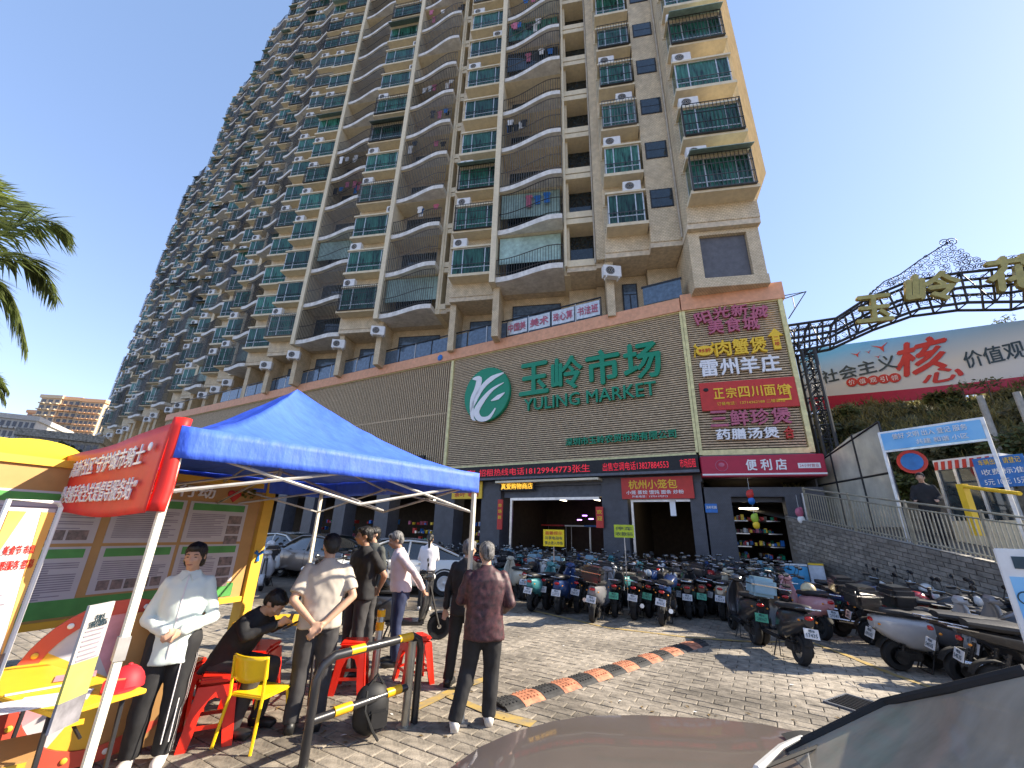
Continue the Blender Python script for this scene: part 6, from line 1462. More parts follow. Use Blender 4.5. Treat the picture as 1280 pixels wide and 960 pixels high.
# woman in the white shirt, hands folded
wmn, ws_, _, _ = person('woman in a pale mint shirt and black trousers with white side stripes, hands folded', (-2.70, 3.92), R2(26), 1.57, build=.88, arms={1: ((.25, .0, 1.07), (.06, -.2, 1.0)), -1: ((-.24, .0, 1.07), (-.04, -.19, .99))}, top='cloth_mint', hem=.74, tail='low', shoes='shoe_white', face=True, head=(-.12, .1), trw=1.15, curl=1.2)
m = MB(); m.M = Matrix.Scale(ws_, 4); m.tube([(0, -.137, .76), (0, -.142, .9), (0, -.14, 1.05), (0, -.136, 1.2), (0, -.127, 1.33), (0, -.085, 1.43)], .007, 5); m.build('button_placket', 'cloth_white', wmn, True)
for k in (1, -1):
    m = MB(); m.M = Matrix.Scale(ws_, 4); m.add([(k * .005, -.085, 1.44), (k * .07, -.03, 1.47), (k * .085, -.06, 1.42), (k * .04, -.115, 1.385)], [(0, 1, 2, 3)]); o = m.build('collar_flap', 'cloth_mint', wmn); o.modifiers.new('t', 'SOLIDIFY').thickness = .006
    m = MB(); m.M = Matrix.Scale(ws_, 4); m.ell((k * .082, -.02, 1.55), (.006, .006, .012), 8, 6); m.build('earring', 'gold', wmn)
for i, xo in enumerate((-.005, .035)):
    m = MB(); m.M = Matrix.Scale(ws_, 4)
    V = []
    for j in range(15): z = .80 - j * .05; y = -.04 + xo * 1.3 + .01 * math.sin(j * 1.3); r = .205 - .0 * j - (.012 if z < .45 else 0) - (.82 - z) * .02; V += [(r - abs(y) * .15, y - .008, z), (r - abs(y) * .15, y + .008, z)]
    m.add(V, [(2 * j, 2 * j + 1, 2 * j + 3, 2 * j + 2) for j in range(14)]); m.build('white_stripe', 'cloth_white', wmn)
# front facing stripes that the photograph shows running down the near leg
for i, xo in enumerate((.105, .15)):
    m = MB(); m.M = Matrix.Scale(ws_, 4); m.tube([(xo, -.112 + .03 * i, .78 - j * .055) for j in range(12)] , .005, 4); m.build('white_stripe', 'cloth_white', wmn)
# youth bending over the table
ya = person('youth in a black jacket sitting on a stool and bending over the table', (-2.62, 4.55), R2(84), 1.66, lean=R2(33), head=(0, .8), hip=.53, arms={1: ((.2, -.3, .80), (.09, -.5, .88)), -1: ((-.2, -.3, .80), (-.07, -.5, .88))}, legs={1: ((.13, -.42, .5), (.13, -.36, .09)), -1: ((-.13, -.42, .5), (-.13, -.3, .09))}, top='cloth_black', bottom='cloth_charcoal', hem=.86, curl=1.3)
t_ = thing('mobile_phone', 'dark mobile phone held in both hands of the bending youth', 'phone', (0, 0, 0)); q = ya[0].matrix_world @ Vector((0, -.6, .85)); t_.matrix_world = Matrix.Translation(q) @ Matrix.Rotation(R2(78), 4, 'Z') @ Matrix.Rotation(-.5, 4, 'X'); m = MB(); m.cbox((0, 0, 0), (.075, .15, .009), bev=.003); m.build('case', 'black', t_); m = MB(); m.box(-.033, .033, -.07, .07, .005, .0055); m.build('screen', 'glass_blue', t_)
person('man in a grey short sleeved shirt seen from behind, hands clasped at his back', (-1.80, 4.58), R2(200), 1.66, head=(.35, .1), arms={1: ((.27, .1, 1.10), (.06, .2, .92)), -1: ((-.28, .08, 1.12), (-.02, .21, .88))}, top='cloth_grey', bottom='cloth_charcoal', sleeve='short', hem=.84, build=1.08, curl=1.2, trw=1.12)
person('stocky man in a black t-shirt standing side on with his arms behind him', (-1.92, 6.05), R2(-38), 1.74, head=(-.5, .05), arms={1: ((.29, .14, 1.12), (.1, .22, .95)), -1: ((-.28, .14, 1.12), (-.08, .22, .95))}, top='cloth_black', bottom='cloth_charcoal', sleeve='short', hem=.84, build=1.22, skin='skin_dark', face=True, collar=False)
q = AT(466, 690, 7.6); person('man with glasses in a dark grey shirt behind the man in the black t-shirt', (q.x, q.y), R2(-25), 1.74, head=(-.3, 0), top='cloth_olive', bottom='cloth_charcoal', face=True, glasses=True)
person('grey haired man in a pale pink shirt and navy trousers leaning in from the right', (-1.5, 6.55), R2(-72), 1.70, lean=R2(8), head=(0, .35), arms={1: ((.26, .16, 1.14), (.1, .3, .93)), -1: ((-.26, .16, 1.14), (-.05, .3, .93))}, top='cloth_pink', bottom='cloth_navy', hair='hair_grey', hem=.9, skin='skin_dark', curl=1)
person('woman with a long ponytail in a white top and black trousers seen from behind', gp(530, 763), R2(185), 1.62, top='cloth_white', bottom='cloth_black', tail='pony', near=False, hem=.86, shoes='shoe_white', arms={1: ((.22, -.06, 1.12), (.1, -.25, 1.12)), -1: ((-.22, -.06, 1.12), (-.1, -.25, 1.12))})
person('elderly woman in a dark maroon patterned jacket walking away in white shoes', (-.21, 4.74), R2(188), 1.62, head=(.25, .12), arms={1: ((.27, -.02, 1.12), (.17, -.22, 1.08)), -1: ((-.27, .05, 1.10), (-.22, -.18, 1.0))}, legs={1: ((.14, -.05, .5), (.25, .05, .085)), -1: ((-.1, -.06, .5), (-.09, -.05, .085))}, top='brocade', hair='hair_grey', shoes='shoe_white', hem=.76, build=1.15, trw=1.15)
person('grey haired person in a grey vest over black sleeves behind the elderly woman', (-.50, 5.75), R2(165), 1.62, head=(-.2, .15), arms={1: ((.24, .02, 1.12), (.26, .02, .86)), -1: ((-.24, .02, 1.12), (-.25, -.04, .88))}, top='cloth_black', hair='hair_grey', hem=.8, legs={1: ((.13, 0, .5), (.17, .0, .085)), -1: ((-.1, 0, .5), (-.08, 0, .085))})
q = AT(1166, 650, 14.3); zr_ = 0
_t = (Vector((q.x, q.y)) - FL0).dot(FDn) / FLn
person('man in black standing on the ramp behind the slatted fence', (q.x, q.y), R2(-48), 1.72, top='cloth_black', bottom='cloth_black', near=False, face=True, z0=max(0, fz(_t)), arms={1: ((.24, .0, 1.12), (.2, -.2, 1.05)), -1: ((-.24, .0, 1.12), (-.2, -.2, 1.05))})
# ================================================================ scooters
PAL = {'black': (.02, .02, .022), 'white': (.55, .55, .53), 'red': (.4, .02, .02), 'blue': (.02, .05, .15), 'teal': (.05, .2, .22), 'pink': (.5, .24, .25), 'grey': (.18, .18, .19), 'cream': (.55, .5, .38), 'green': (.03, .14, .07), 'silver': (.4, .4, .4), 'yellow': (.65, .45, .02), 'lightblue': (.2, .34, .42), 'brown': (.09, .055, .04)}
for k, c in PAL.items(): D('paint_' + k, c, .28, coat=.6, var=.05)
D('chrome', (.6, .6, .6), .18, metal=1, var=.02); D('seat_vinyl', (.02, .02, .022), .5, bump=.1); D('lamp_glass', (.6, .6, .58), .08, spec=.9); D('tail_red', (.5, .01, .01), .2, coat=.5); D('plate_white', (.6, .6, .6), .4); D('plate_green', (.1, .42, .25), .4); D('plate_yellow', (.7, .55, .05), .4); D('orange_lamp', (.7, .25, .02), .25); D('grease', (.06, .055, .05), .6, metal=.6, var=.3); D('mirror', (.16, .17, .18), .25, metal=1)
def wheel(t, x, r, wd, spokes=10, nm='wheel', mt='chrome'):
    m = MB(); prof = [(r - wd * .85, -wd * .5), (r - wd * .2, -wd * .55), (r, -wd * .25), (r, wd * .25), (r - wd * .2, wd * .55), (r - wd * .85, wd * .5)]
    m.lathe([(p, h) for p, h in prof] + [prof[0]], 26, 'y', (x, 0, r)); o = m.build('wheel', 'rubber', t, True)
    m = MB(); rr_ = r - wd * .85; m.lathe([(rr_, -wd * .42), (rr_ - .02, -wd * .3), (rr_ - .02, wd * .3), (rr_, wd * .42)], 20, 'y', (x, 0, r)); m.lathe([(.035, -.05), (.035, .05)], 10, 'y', (x, 0, r))
    for i in range(spokes): a = 2 * PI * i / spokes; m.tube([(x, 0, r), (x + rr_ * math.cos(a), 0, r + rr_ * math.sin(a))], .009 if spokes < 12 else .004, 4)
    m.build('rim', mt, o, True)
def loft_x(m, secs, n=12):
    """sections along x: (x, half width, z low, z high)"""
    V = []
    for x, w_, z0, z1 in secs:
        for j in range(n):
            a = 2 * PI * j / n; ca_, sa_ = math.cos(a), math.sin(a); V.append((x, w_ * abs(ca_) ** .7 * (1 if ca_ > 0 else -1), (z0 + z1) / 2 + (z1 - z0) / 2 * abs(sa_) ** .7 * (1 if sa_ > 0 else -1)))
    m.add(V, [(i * n + j, i * n + (j + 1) % n, (i + 1) * n + (j + 1) % n, (i + 1) * n + j) for i in range(len(secs) - 1) for j in range(n)] + [tuple(range(n - 1, -1, -1)), tuple(range((len(secs) - 1) * n, len(secs) * n))])
def handlebar(t, x, z, w_=.33, mirrors=True, mm='chrome'):
    m = MB(); m.tube([(x - .08, -w_, z), (x, -w_ * .6, z + .02), (x + .03, 0, z - .02), (x, w_ * .6, z + .02), (x - .08, w_, z)], .013, 6); m.build('handlebar', 'grease', t, True)
    for s in (-1, 1):
        m = MB(); m.tube([(x - .08, s * w_, z), (x - .02, s * (w_ - .1), z + .005)], .02, 7); m.build('grip', 'rubber', t)
        m = MB(); m.tube([(x - .1, s * w_ * .95, z + .04), (x, s * w_ * .6, z + .03)], .006, 4); m.build('brake_lever', 'chrome', t)
        if mirrors:
            m = MB(); m.tube([(x, s * w_ * .7, z), (x + .01, s * w_ * .85, z + .16)], .006, 5); m.ell((x + .01, s * w_ * .92, z + .19), (.014, .06, .035), 12, 8); o = m.build('mirror', 'rubber', t, True)
            m = MB(); m.ell((x - .006, s * w_ * .92, z + .19), (.004, .052, .028), 10, 6); m.build('mirror_glass', 'mirror', o, True)
def plate(t, x, z, mat_='plate_white', txt='粤B7263', tilt=.3, face=-1):
    Mx = Matrix.Translation((x, 0, z)) @ Matrix.Rotation(face * PI / 2 * 1, 4, 'Z') @ Matrix.Rotation(-tilt, 4, 'X')
    m = MB(); m.M = Mx; m.cbox((0, 0, 0), (.2, .008, .13)); o = m.build('number_plate', mat_, t)
    text(txt[:2], Mx @ Matrix.Translation((0, -.005, 0)), 0, .035, .09, .04, o, m='ink', depth=.002, res=1); text(txt[2:], Mx @ Matrix.Translation((0, -.005, 0)), 0, -.022, .15, .05, o, m='ink', depth=.002, res=1)
def scooter(kind, col, label, box=False):
    """local +x is forward; wheelbase about 1.25 m"""
    t = thing('scooter', label, 'scooter', (0, 0, 0)); pc_ = 'paint_' + col
    r = .2; xf, xb = .62, -.6
    if kind == 'moped': r = .23
    wheel(t, xf, r, .085, 5 if kind == 'scooter' else 16); wheel(t, xb, r, .1, 5 if kind == 'scooter' else 16)
    # fork and steering
    m = MB()
    for s in (-1, 1): m.tube([(xf, s * .07, r), (xf - .1, s * .05, .5), (xf - .2, s * .03, .82)], .018, 6)
    m.tube([(xf - .19, 0, .75), (xf - .23, 0, .98)], .02, 6); m.build('fork', 'grease', t, True)
    m = MB(); k = 9      # front mudguard
    for i in range(k):
        pass
    V = []
    for i in range(k + 1):
        a = -.2 + i / k * 2.6; rr_ = r + .035
        for y in (-.065, -.03, .03, .065): V.append((xf + rr_ * math.cos(a) * (1 if abs(y) < .05 else .93), y, r + rr_ * math.sin(a) * (1 if abs(y) < .05 else .93)))
    m.add(V, [(i * 4 + j, i * 4 + j + 1, (i + 1) * 4 + j + 1, (i + 1) * 4 + j) for i in range(k) for j in range(3)]); o = m.build('front_mudguard', pc_, t, True); s_ = o.modifiers.new('t', 'SOLIDIFY'); s_.thickness = .006
    if kind in ('scooter', 'retro'):
        m = MB(); V = []; prof = [(.33, .28, .13), (.37, .38, .19), (.42, .55, .21), (.42, .72, .19), (.40, .88, .12), (.37, .97, .08)]
        for x, z, w_ in prof:
            for j in range(9): y = -w_ + 2 * w_ * j / 8; V.append((x - .09 * (y / .2) ** 2 + (.035 if j == 4 else 0), y, z))
        m.add(V, [(i * 9 + j, i * 9 + j + 1, (i + 1) * 9 + j + 1, (i + 1) * 9 + j) for i in range(len(prof) - 1) for j in range(8)]); o = m.build('leg_shield', pc_, t, True); s_ = o.modifiers.new('t', 'SOLIDIFY'); s_.thickness = .03; s_.offset = -1
        m = MB(); m.cbox((.05, 0, .27), (.62, .3, .06), bev=.02); m.build('footboard', 'paint_black', t, True)
        m = MB(); loft_x(m, [(-.1, .1, .28, .68), (-.2, .155, .26, .7), (-.45, .17, .3, .72), (-.7, .14, .42, .73), (-.86, .07, .55, .72)], 14); m.build('rear_body', pc_, t, True)
        m = MB(); loft_x(m, [(-.02, .07, .69, .75), (-.1, .12, .69, .785), (-.35, .14, .70, .79), (-.5, .13, .71, .82), (-.78, .1, .73, .83), (-.84, .04, .75, .81)], 12); m.build('seat', 'seat_vinyl', t, True)
        m = MB(); loft_x(m, [(.30, .06, .93, .99), (.36, .13, .9, 1.03), (.43, .12, .9, 1.02), (.47, .07, .92, .99)], 12); m.build('headset', pc_, t, True)
        m = MB(); m.ell((.46, 0, .96 if kind == 'scooter' else .965), (.035, .065, .045), 14, 8); m.build('headlight', 'lamp_glass', t, True)
        hx, hz_ = .34, 1.0
    elif kind == 'moped':
        m = MB(); m.tube([(.4, 0, .85), (.33, 0, .5), (.2, 0, .3), (-.15, 0, .3), (-.3, 0, .5), (-.45, 0, .66)], .035, 8); m.tube([(-.15, 0, .3), (xb, 0, r)], .02, 6); m.build('frame', pc_, t, True)
        m = MB(); loft_x(m, [(-.15, .1, .32, .62), (-.35, .14, .34, .66), (-.6, .12, .5, .68), (-.78, .05, .58, .67)], 12); m.build('rear_body', pc_, t, True)
        m = MB(); loft_x(m, [(-.06, .06, .65, .7), (-.2, .12, .66, .75), (-.5, .13, .67, .77), (-.72, .09, .69, .76)], 12); m.build('seat', 'seat_vinyl', t, True)
        m = MB(); loft_x(m, [(.3, .1, .5, .85), (.38, .13, .48, .88), (.44, .1, .52, .84)], 12); m.build('front_panel', pc_, t, True)
        m = MB()
        for i in range(7): x = .48 + .03 * i; m.tube([(x, -.12, .72), (x, .12, .72)], .004, 4)
        for z in (.72, .8, .88):
            m.tube([(.47, -.13, z), (.69, -.13, z), (.69, .13, z), (.47, .13, z), (.47, -.13, z)], .004, 4)
        for y in (-.13, -.065, 0, .065, .13): m.tube([(.69, y, .72), (.69, y, .88)], .004, 4)
        tag(m.build('wire_basket', 'grease', t), kind='stuff')
        m = MB(); m.ell((.45, 0, .93), (.03, .05, .05), 12, 8); m.build('headlight', 'lamp_glass', t, True)
        hx, hz_ = .34, 1.0
    else:            # motorcycle
        m = MB(); m.tube([(.4, 0, .8), (.3, 0, .45), (.05, 0, .3), (-.25, 0, .3), (-.35, 0, .6), (-.8, 0, .72)], .025, 7); m.tube([(.4, 0, .78), (-.35, 0, .62)], .03, 7); m.tube([(-.25, .08, .33), (xb, .08, r)], .02, 6); m.tube([(-.25, -.08, .33), (xb, -.08, r)], .02, 6); m.build('frame', 'grease', t, True)
        m = MB(); loft_x(m, [(.36, .06, .7, .82), (.25, .13, .66, .92), (.08, .14, .66, .92), (-.1, .08, .67, .82)], 14); m.build('fuel_tank', pc_, t, True)
        m = MB(); m.cbox((.06, 0, .42), (.3, .22, .26), bev=.03); m.lathe([(.1, -.15), (.1, .15)], 14, 'y', (-.02, 0, .36))
        for i in range(5): m.cbox((.12, 0, .48 + i * .03), (.2, .24, .012))
        m.build('engine', 'grease', t, True)
        m = MB(); m.tube([(.18, -.1, .45), (.2, -.14, .28), (-.1, -.15, .24), (-.7, -.17, .32)], [.02, .025, .035, .045], 10); m.build('exhaust', 'chrome', t, True)
        m = MB(); loft_x(m, [(-.05, .08, .76, .82), (-.2, .13, .75, .84), (-.5, .13, .76, .87), (-.78, .1, .8, .88)], 12); m.build('seat', 'seat_vinyl', t, True)
        m = MB(); loft_x(m, [(-.3, .1, .55, .74), (-.55, .12, .62, .77), (-.88, .05, .72, .79)], 12); m.build('rear_body', pc_, t, True)
        m = MB(); m.ell((.47, 0, .86), (.06, .085, .085), 14, 10); m.build('headlight', 'lamp_glass', t, True)
        hx, hz_ = .33, 1.0
    handlebar(t, hx, hz_)
    m = MB(); m.ell((-.86, 0, .66), (.025, .06, .03), 12, 8); m.build('tail_light', 'tail_red', t, True)
    for s in (-1, 1):
        m = MB(); m.ell((-.82, s * .12, .62), (.02, .018, .016), 8, 6); m.build('indicator', 'orange_lamp', t, True)
    m = MB(); V = []
    for i in range(8):
        a = .9 + i / 7 * 1.7; rr_ = r + .05
        for y in (-.06, .06): V.append((xb + rr_ * math.cos(a + .2), y, r + rr_ * math.sin(a + .2)))
    m.add(V, [(2 * i, 2 * i + 1, 2 * i + 3, 2 * i + 2) for i in range(7)]); m.tube([(xb - .2, 0, .55), (xb - .3, 0, .34)], .012, 4); o = m.build('rear_mudguard', 'rubber', t, True); s_ = o.modifiers.new('t', 'SOLIDIFY'); s_.thickness = .006
    plate(t, -.9, .47, R_.choice(['plate_white', 'plate_white', 'plate_green']), '粤B' + str(R_.randint(10000, 99999)))
    m = MB(); m.tube([(xb, -.09, r), (xb + .12, -.11, .55)], .02, 6); m.tube([(xb, .09, r), (xb + .12, .11, .55)], .02, 6)
    for s in (-1, 1):
        for i in range(6): m.tube([(xb + .02 + i * .017 - .02, s * .1 + .028, r + .08 + i * .045), (xb + .02 + i * .017 - .02, s * .1 - .028, r + .08 + i * .045)], .012, 5)
    m.build('shock_absorber', 'grease', t, True)
    m = MB(); m.cbox((xb + .13, .0, r + .02), (.34, .2, .14), bev=.03); m.lathe([(.09, -.13), (.09, -.1)], 12, 'y', (xb, 0, r)); m.build('drive_unit', 'grease', t, True)
    m = MB(); m.tube([(-.15, .12, .25), (-.2, .2, .0)], .01, 5); m.tube([(-.2, -.12, .25), (-.28, -.14, .02), (-.28, .14, .02), (-.2, .12, .25)], .01, 5); m.build('stand', 'grease', t, True)
    m = MB(); m.tube([(-.7, -.1, .76), (-.98, -.1, .8), (-.98, .1, .8), (-.7, .1, .76)], .01, 5); m.tube([(-.85, -.1, .78), (-.85, .1, .78)], .008, 4); m.build('rear_rack', 'chrome', t)
    if box:
        m = MB(); m.cbox((-.92, 0, .96), (.34, .4, .3), bev=.05); m.build('top_box', box, t, True); m = MB(); m.cbox((-.92, 0, .99), (.352, .412, .02)); m.build('box_seam', 'chrome', t)
    return t
KINDS = {}
cols = list(PAL)
specs = [('scooter', 'black', False), ('scooter', 'grey', 'paint_black'), ('retro', 'white', False), ('moped', 'black', False), ('motorcycle', 'black', False), ('moped', 'red', False), ('scooter', 'blue', False), ('motorcycle', 'red', 'paint_black'), ('retro', 'teal', False), ('scooter', 'cream', False), ('scooter', 'silver', 'paint_black'), ('moped', 'green', False), ('retro', 'pink', False), ('motorcycle', 'blue', False), ('scooter', 'brown', False), ('scooter', 'black', 'paint_lightblue'), ('moped', 'white', False)]
NOUN = {'scooter': 'step-through scooter', 'retro': 'retro scooter', 'moped': 'basket moped', 'motorcycle': 'small motorcycle'}
protos = []
used = {}
def get(i):
    k = specs[i % len(specs)]
    if k not in used: used[k] = scooter(k[0], k[1], '', k[2]); return used[k]
    return copy_tree(used[k])
def put(i, x, y, hd, label, lean=.06, z=0):
    o = get(i); o.matrix_world = Matrix.Translation((x, y, z)) @ Matrix.Rotation(hd, 4, 'Z') @ Matrix.Rotation(lean, 4, 'X'); o['label'] = label; o['group'] = 'scooters parked in front of the market'; return o
# front row: tails to the camera, noses to the market. px of the rear wheel on the ground
rowdir = math.atan2(.86, .5)
front = [((664, 764), 8, 'teal retro scooter at the left end of the front row'), ((698, 768), 6, 'dark blue scooter second in the front row with its tail to the camera'), ((741, 778), 1, 'grey scooter with black top box and tilted plate in the middle of the front row'), ((769, 772), 3, 'black electric moped with a basket between the grey scooter and the slim motorcycle'), ((793, 775), 4, 'slim black motorcycle right of the black moped in the front row'), ((828, 782), 13, 'blue tanked motorcycle standing nearest the yellow line'),
         ((851, 768), 11, 'green electric moped right of the blue tanked motorcycle'), ((876, 772), 14, 'brown scooter near the right end of the front row'), ((905, 776), 9, 'cream scooter right of the brown scooter'), ((684, 762), 0, 'black scooter squeezed between the teal and dark blue scooters'), ((722, 766), 4, 'black motorcycle between the dark blue and the grey scooter'), ((812, 772), 3, 'black moped between the two slim motorcycles'), ((755, 764), 10, 'silver scooter partly behind the grey one'), ((862, 774), 0, 'black scooter between the green moped and the brown scooter'), ((890, 768), 4, 'black motorcycle between the brown and cream scooters')]
rr = random.Random(33)
for (q, i, lab) in front:
    p = G(*q); h = rowdir + rr.uniform(-.22, .22); put(i, p.x + .6 * math.cos(h), p.y + .6 * math.sin(h), h, lab, rr.uniform(.03, .14))
big = [((945, 806), 15, rowdir + .35, 'black scooter with pale blue top box ahead of the long black one'), ((1003, 832), 0, rowdir + .42, 'large black scooter with a white plate nearest the drain grate'), ((1030, 800), 12, rowdir + .55, 'pink retro scooter beside the large black scooter')]
for q, i, h, lab in big: p = G(*q); put(i, p.x + .6 * math.cos(h), p.y + .6 * math.sin(h), h, lab, .12)
# right hand row under the ramp wall, broadside
right = [((1125, 838), 10, 2.62, 'silver scooter with black top box on the right, seen from behind'), ((1092, 806), 7, 2.5, 'red tanked motorcycle with top box deep in the right hand row'), ((1210, 858), 4, 2.5, 'bare black motorcycle second from the right edge'), ((1262, 850), 16, 2.2, 'white electric moped with upright handlebar at the right edge'), ((1060, 762), 2, 2.3, 'white retro scooter at the far end of the right hand row'), ((1100, 775), 14, 2.6, 'brown scooter behind the silver one by the ramp wall'), ((1150, 790), 0, 2.65, 'black scooter close under the ramp wall'), ((1190, 800), 3, 2.6, 'black electric moped against the ramp wall'), ((1232, 812), 13, 2.5, 'blue motorcycle against the ramp wall near the notice board')]
for k, (q, i) in enumerate((((1075, 782), 3), ((1135, 815), 4), ((1168, 836), 1), ((1052, 795), 13), ((1245, 832), 3), ((1215, 825), 0), ((1040, 778), 4), ((1255, 880), 4), ((985, 790), 3), ((965, 785), 4), ((930, 782), 0), ((1275, 868), 0))):
    wl = ['black moped beyond the silver scooter', 'black motorcycle wedged between the silver scooter and the wall row', 'grey scooter with black box near the silver scooter', 'dark blue motorcycle at the start of the right row', 'black moped near the notice board', 'black scooter near the notice board', 'black motorcycle near the far end of the right row', 'black motorcycle partly hidden by the windscreen pillar', 'black moped between the front row and the big black scooter', 'black motorcycle between the front row and the pale blue top box', 'black scooter at the gap before the pale blue top box', 'black scooter cut by the right edge above the windscreen'][k]
    right.append((q, i, 2.5 + rr.uniform(-.2, .2) if q[0] > 1000 else PI - .35 + rowdir, wl))
for q, i, h, lab in right:
    p = G(*q); h = h - PI + .35; put(i, p.x + .6 * math.cos(h), p.y + .6 * math.sin(h), h, lab, .08)
# the crowd behind: rows parallel with the market front
cn = 0; where = ['just behind the front row', 'second row', 'third row', 'fourth row', 'close to the shops']
placed = []; pack = []
for row in range(5):
    d0 = [4.1, 3.35, 2.6, 1.8, .95][row]
    for k in range(24):
        s_along = -1.6 + k * .54 + rr.uniform(-.15, .15)
        base = P1 + DM * s_along - Vector((-DM.y, DM.x)) * 0
        n_out = Vector((DM.y, -DM.x)); 
        if n_out.y > 0: n_out = -n_out
        p = base + n_out * (d0 + rr.uniform(-.15, .15))
        # keep the tiled way to the market door partly clear
        if any((p - q_).length < .44 for q_ in placed): continue
        if any((p - Vector((o.matrix_world.translation.x, o.matrix_world.translation.y))).length < .5 for o in COL.objects if o.name.startswith('scooter') and o.parent is None and 'tmp' not in o): continue
        placed.append(p); xx, yy = px((p.x, p.y, .5))
        h = rowdir + rr.uniform(-.35, .35) + (PI if rr.random() < .45 else 0)
        ki = rr.choice([0, 1, 3, 4, 4, 6, 10, 14, 13, 7, 5, 9, 11, 0, 3, 4, 8, 2, 16, 15]); o = put(ki, p.x, p.y, h, '', rr.uniform(-.1, .12))
        pack.append((row, xx, o, ki))
        cn += 1
ORD = 'first second third fourth fifth sixth seventh eighth ninth tenth eleventh twelfth thirteenth fourteenth fifteenth sixteenth seventeenth eighteenth nineteenth twentieth'.split() + ['twenty-' + q for q in 'first second third fourth fifth'.split()]
RN = ['second row back', 'third row back', 'fourth row back', 'fifth row back', 'last row by the shops']
for row in range(5):
    for k, (_, xx, o, ki) in enumerate(sorted([p_ for p_ in pack if p_[0] == row], key=lambda q: q[1])): o['label'] = f"{specs[ki][1]} {NOUN[specs[ki][0]]}, {ORD[k]} from the left in the {RN[row]}"
# more by the cars at the left, seen under the canopy and past the tent leg
for i, (q, ki, h, lab) in enumerate([((640, 745), 9, 1.9, 'cream scooter beside the elderly woman facing the camera'), ((612, 738), 2, -1.2, 'white retro scooter glinting behind the elderly woman'), ((350, 722), 2, -1.9, 'white retro scooter carrying a white helmet left of the tent leg'), ((560, 712), 6, 1.2, 'dark blue scooter behind the woman with the ponytail'), ((582, 716), 0, 1.3, 'black scooter between the ponytail woman and the tent leg'), ((600, 708), 8, 1.1, 'teal scooter near the shop pillar'), ((625, 712), 3, 1.2, 'black electric moped before the market entrance'), ((650, 718), 10, 1.0, 'silver scooter before the market entrance'), ((412, 790), 0, 2.6, 'black scooter right behind the man in grey'), ((500, 800), 15, .2, 'black scooter with blue side seen between the two men'), ((445, 720), 5, 1.0, 'red electric moped in front of the white saloon'), ((372, 712), 4, 1.2, 'black motorcycle beyond the tent leg'), ((395, 718), 0, -1.4, 'black scooter in front of the dark car beyond the tent leg'), ((425, 740), 3, 2.2, 'black moped between the grey shirted man and the black shirted man'), ((330, 735), 10, -1.2, 'silver scooter beside the yellow end post of the display board'), ((455, 770), 1, .3, 'grey scooter with black box behind the man in the black t-shirt'), ((405, 760), 4, 1.9, 'black motorcycle just behind the grey shirted man'), ((628, 728), 4, .9, 'black motorcycle right of the elderly woman'), ((655, 735), 0, 1.6, 'black scooter between the elderly woman and the teal scooter')]):
    p = G(*q); put(ki, p.x, p.y, h, lab)
# helmets
D('helmet_white', (.65, .65, .63), .25, coat=.5); D('helmet_black', (.02, .02, .02), .2, coat=.6); D('helmet_cream', (.6, .5, .3), .3, coat=.5)
def helmet(p, m_, lab):
    t = thing('helmet', lab, 'helmet', p, rr.uniform(0, 6)); m = MB(); prof = [(0, .14)] + [(.13 * math.sin(a), .02 + .12 * math.cos(a)) for a in (.3, .6, .9, 1.2, 1.5, 1.8)] + [(.115, -.03), (.11, .0)]
    m.lathe(prof, 20); m.build('shell', m_, t, True); m = MB(); m.prism([(.12 * math.cos(a), .12 * math.sin(a)) for a in (-.6, -.3, 0, .3, .6)] + [(.17 * math.cos(a), .17 * math.sin(a)) for a in (.5, .25, 0, -.25, -.5)], .02, .035, 'xy'); m.build('peak', m_, t)
q = AT(344, 655, G(350, 722).to_2d().length - .5); helmet((q.x, q.y, 1.08), 'helmet_white', 'white helmet hanging on the scooter left of the tent leg')
def on_seat(lab_part, m_, lab):
    for o in COL.objects:
        if o.name.startswith('scooter') and o.parent is None and lab_part in o.get('label', ''):
            q = o.matrix_world @ Vector((-.3, 0, .80)); helmet(q, m_, lab); return
on_seat('pink retro scooter beside', 'helmet_cream', 'cream helmet on the seat of the pink scooter'); on_seat('black scooter close under the ramp wall', 'helmet_white', 'white helmet on a scooter seat under the ramp wall'); on_seat('black scooter with blue side', 'helmet_black', 'black helmet behind the man in the pink shirt')
# notice stands among the scooters
def stand(xc, yt, yb, w_, d_, col, lines, lab):
    a = AT(xc, (yt + yb) / 2, d_); zt_ = AT(xc, yt, d_).z; zb_ = AT(xc, yb, d_).z; t = thing('notice_stand', lab, 'notice', mw=basis((a.x, a.y, 0), (.95, -.3, 0))); m = MB(); m.box(-w_ / 2, w_ / 2, 0, .02, zb_, zt_); m.build('board', col, t)
    n = len(lines); h = (zt_ - zb_) / (n + .4)
    for i, (s, mm) in enumerate(lines): text(s, Matrix.Identity(4), 0, zt_ - h * (i + .7), w_ * .85, h * .7, t, m=mm, depth=.005)
    m = MB(); m.tube([(0, .03, 0), (0, .03, zb_)], .015, 5); m.cbox((0, .03, .02), (.3, .3, .03)); m.build('post', 'steel', t)
stand(692, 662, 683, .55, 11.6, 'bright_yellow', [('温馨提示', 'red_sign'), ('共享电动车', 'ink'), ('禁止进入市场', 'ink')], 'yellow notice with red and black characters before the market entrance')
D('lime', (.5, .6, .03), .5); stand(780, 656, 672, .5, 11.8, 'lime', [('停车', 'ink'), ('收款码', 'ink')], 'lime green notice rising above the scooters')
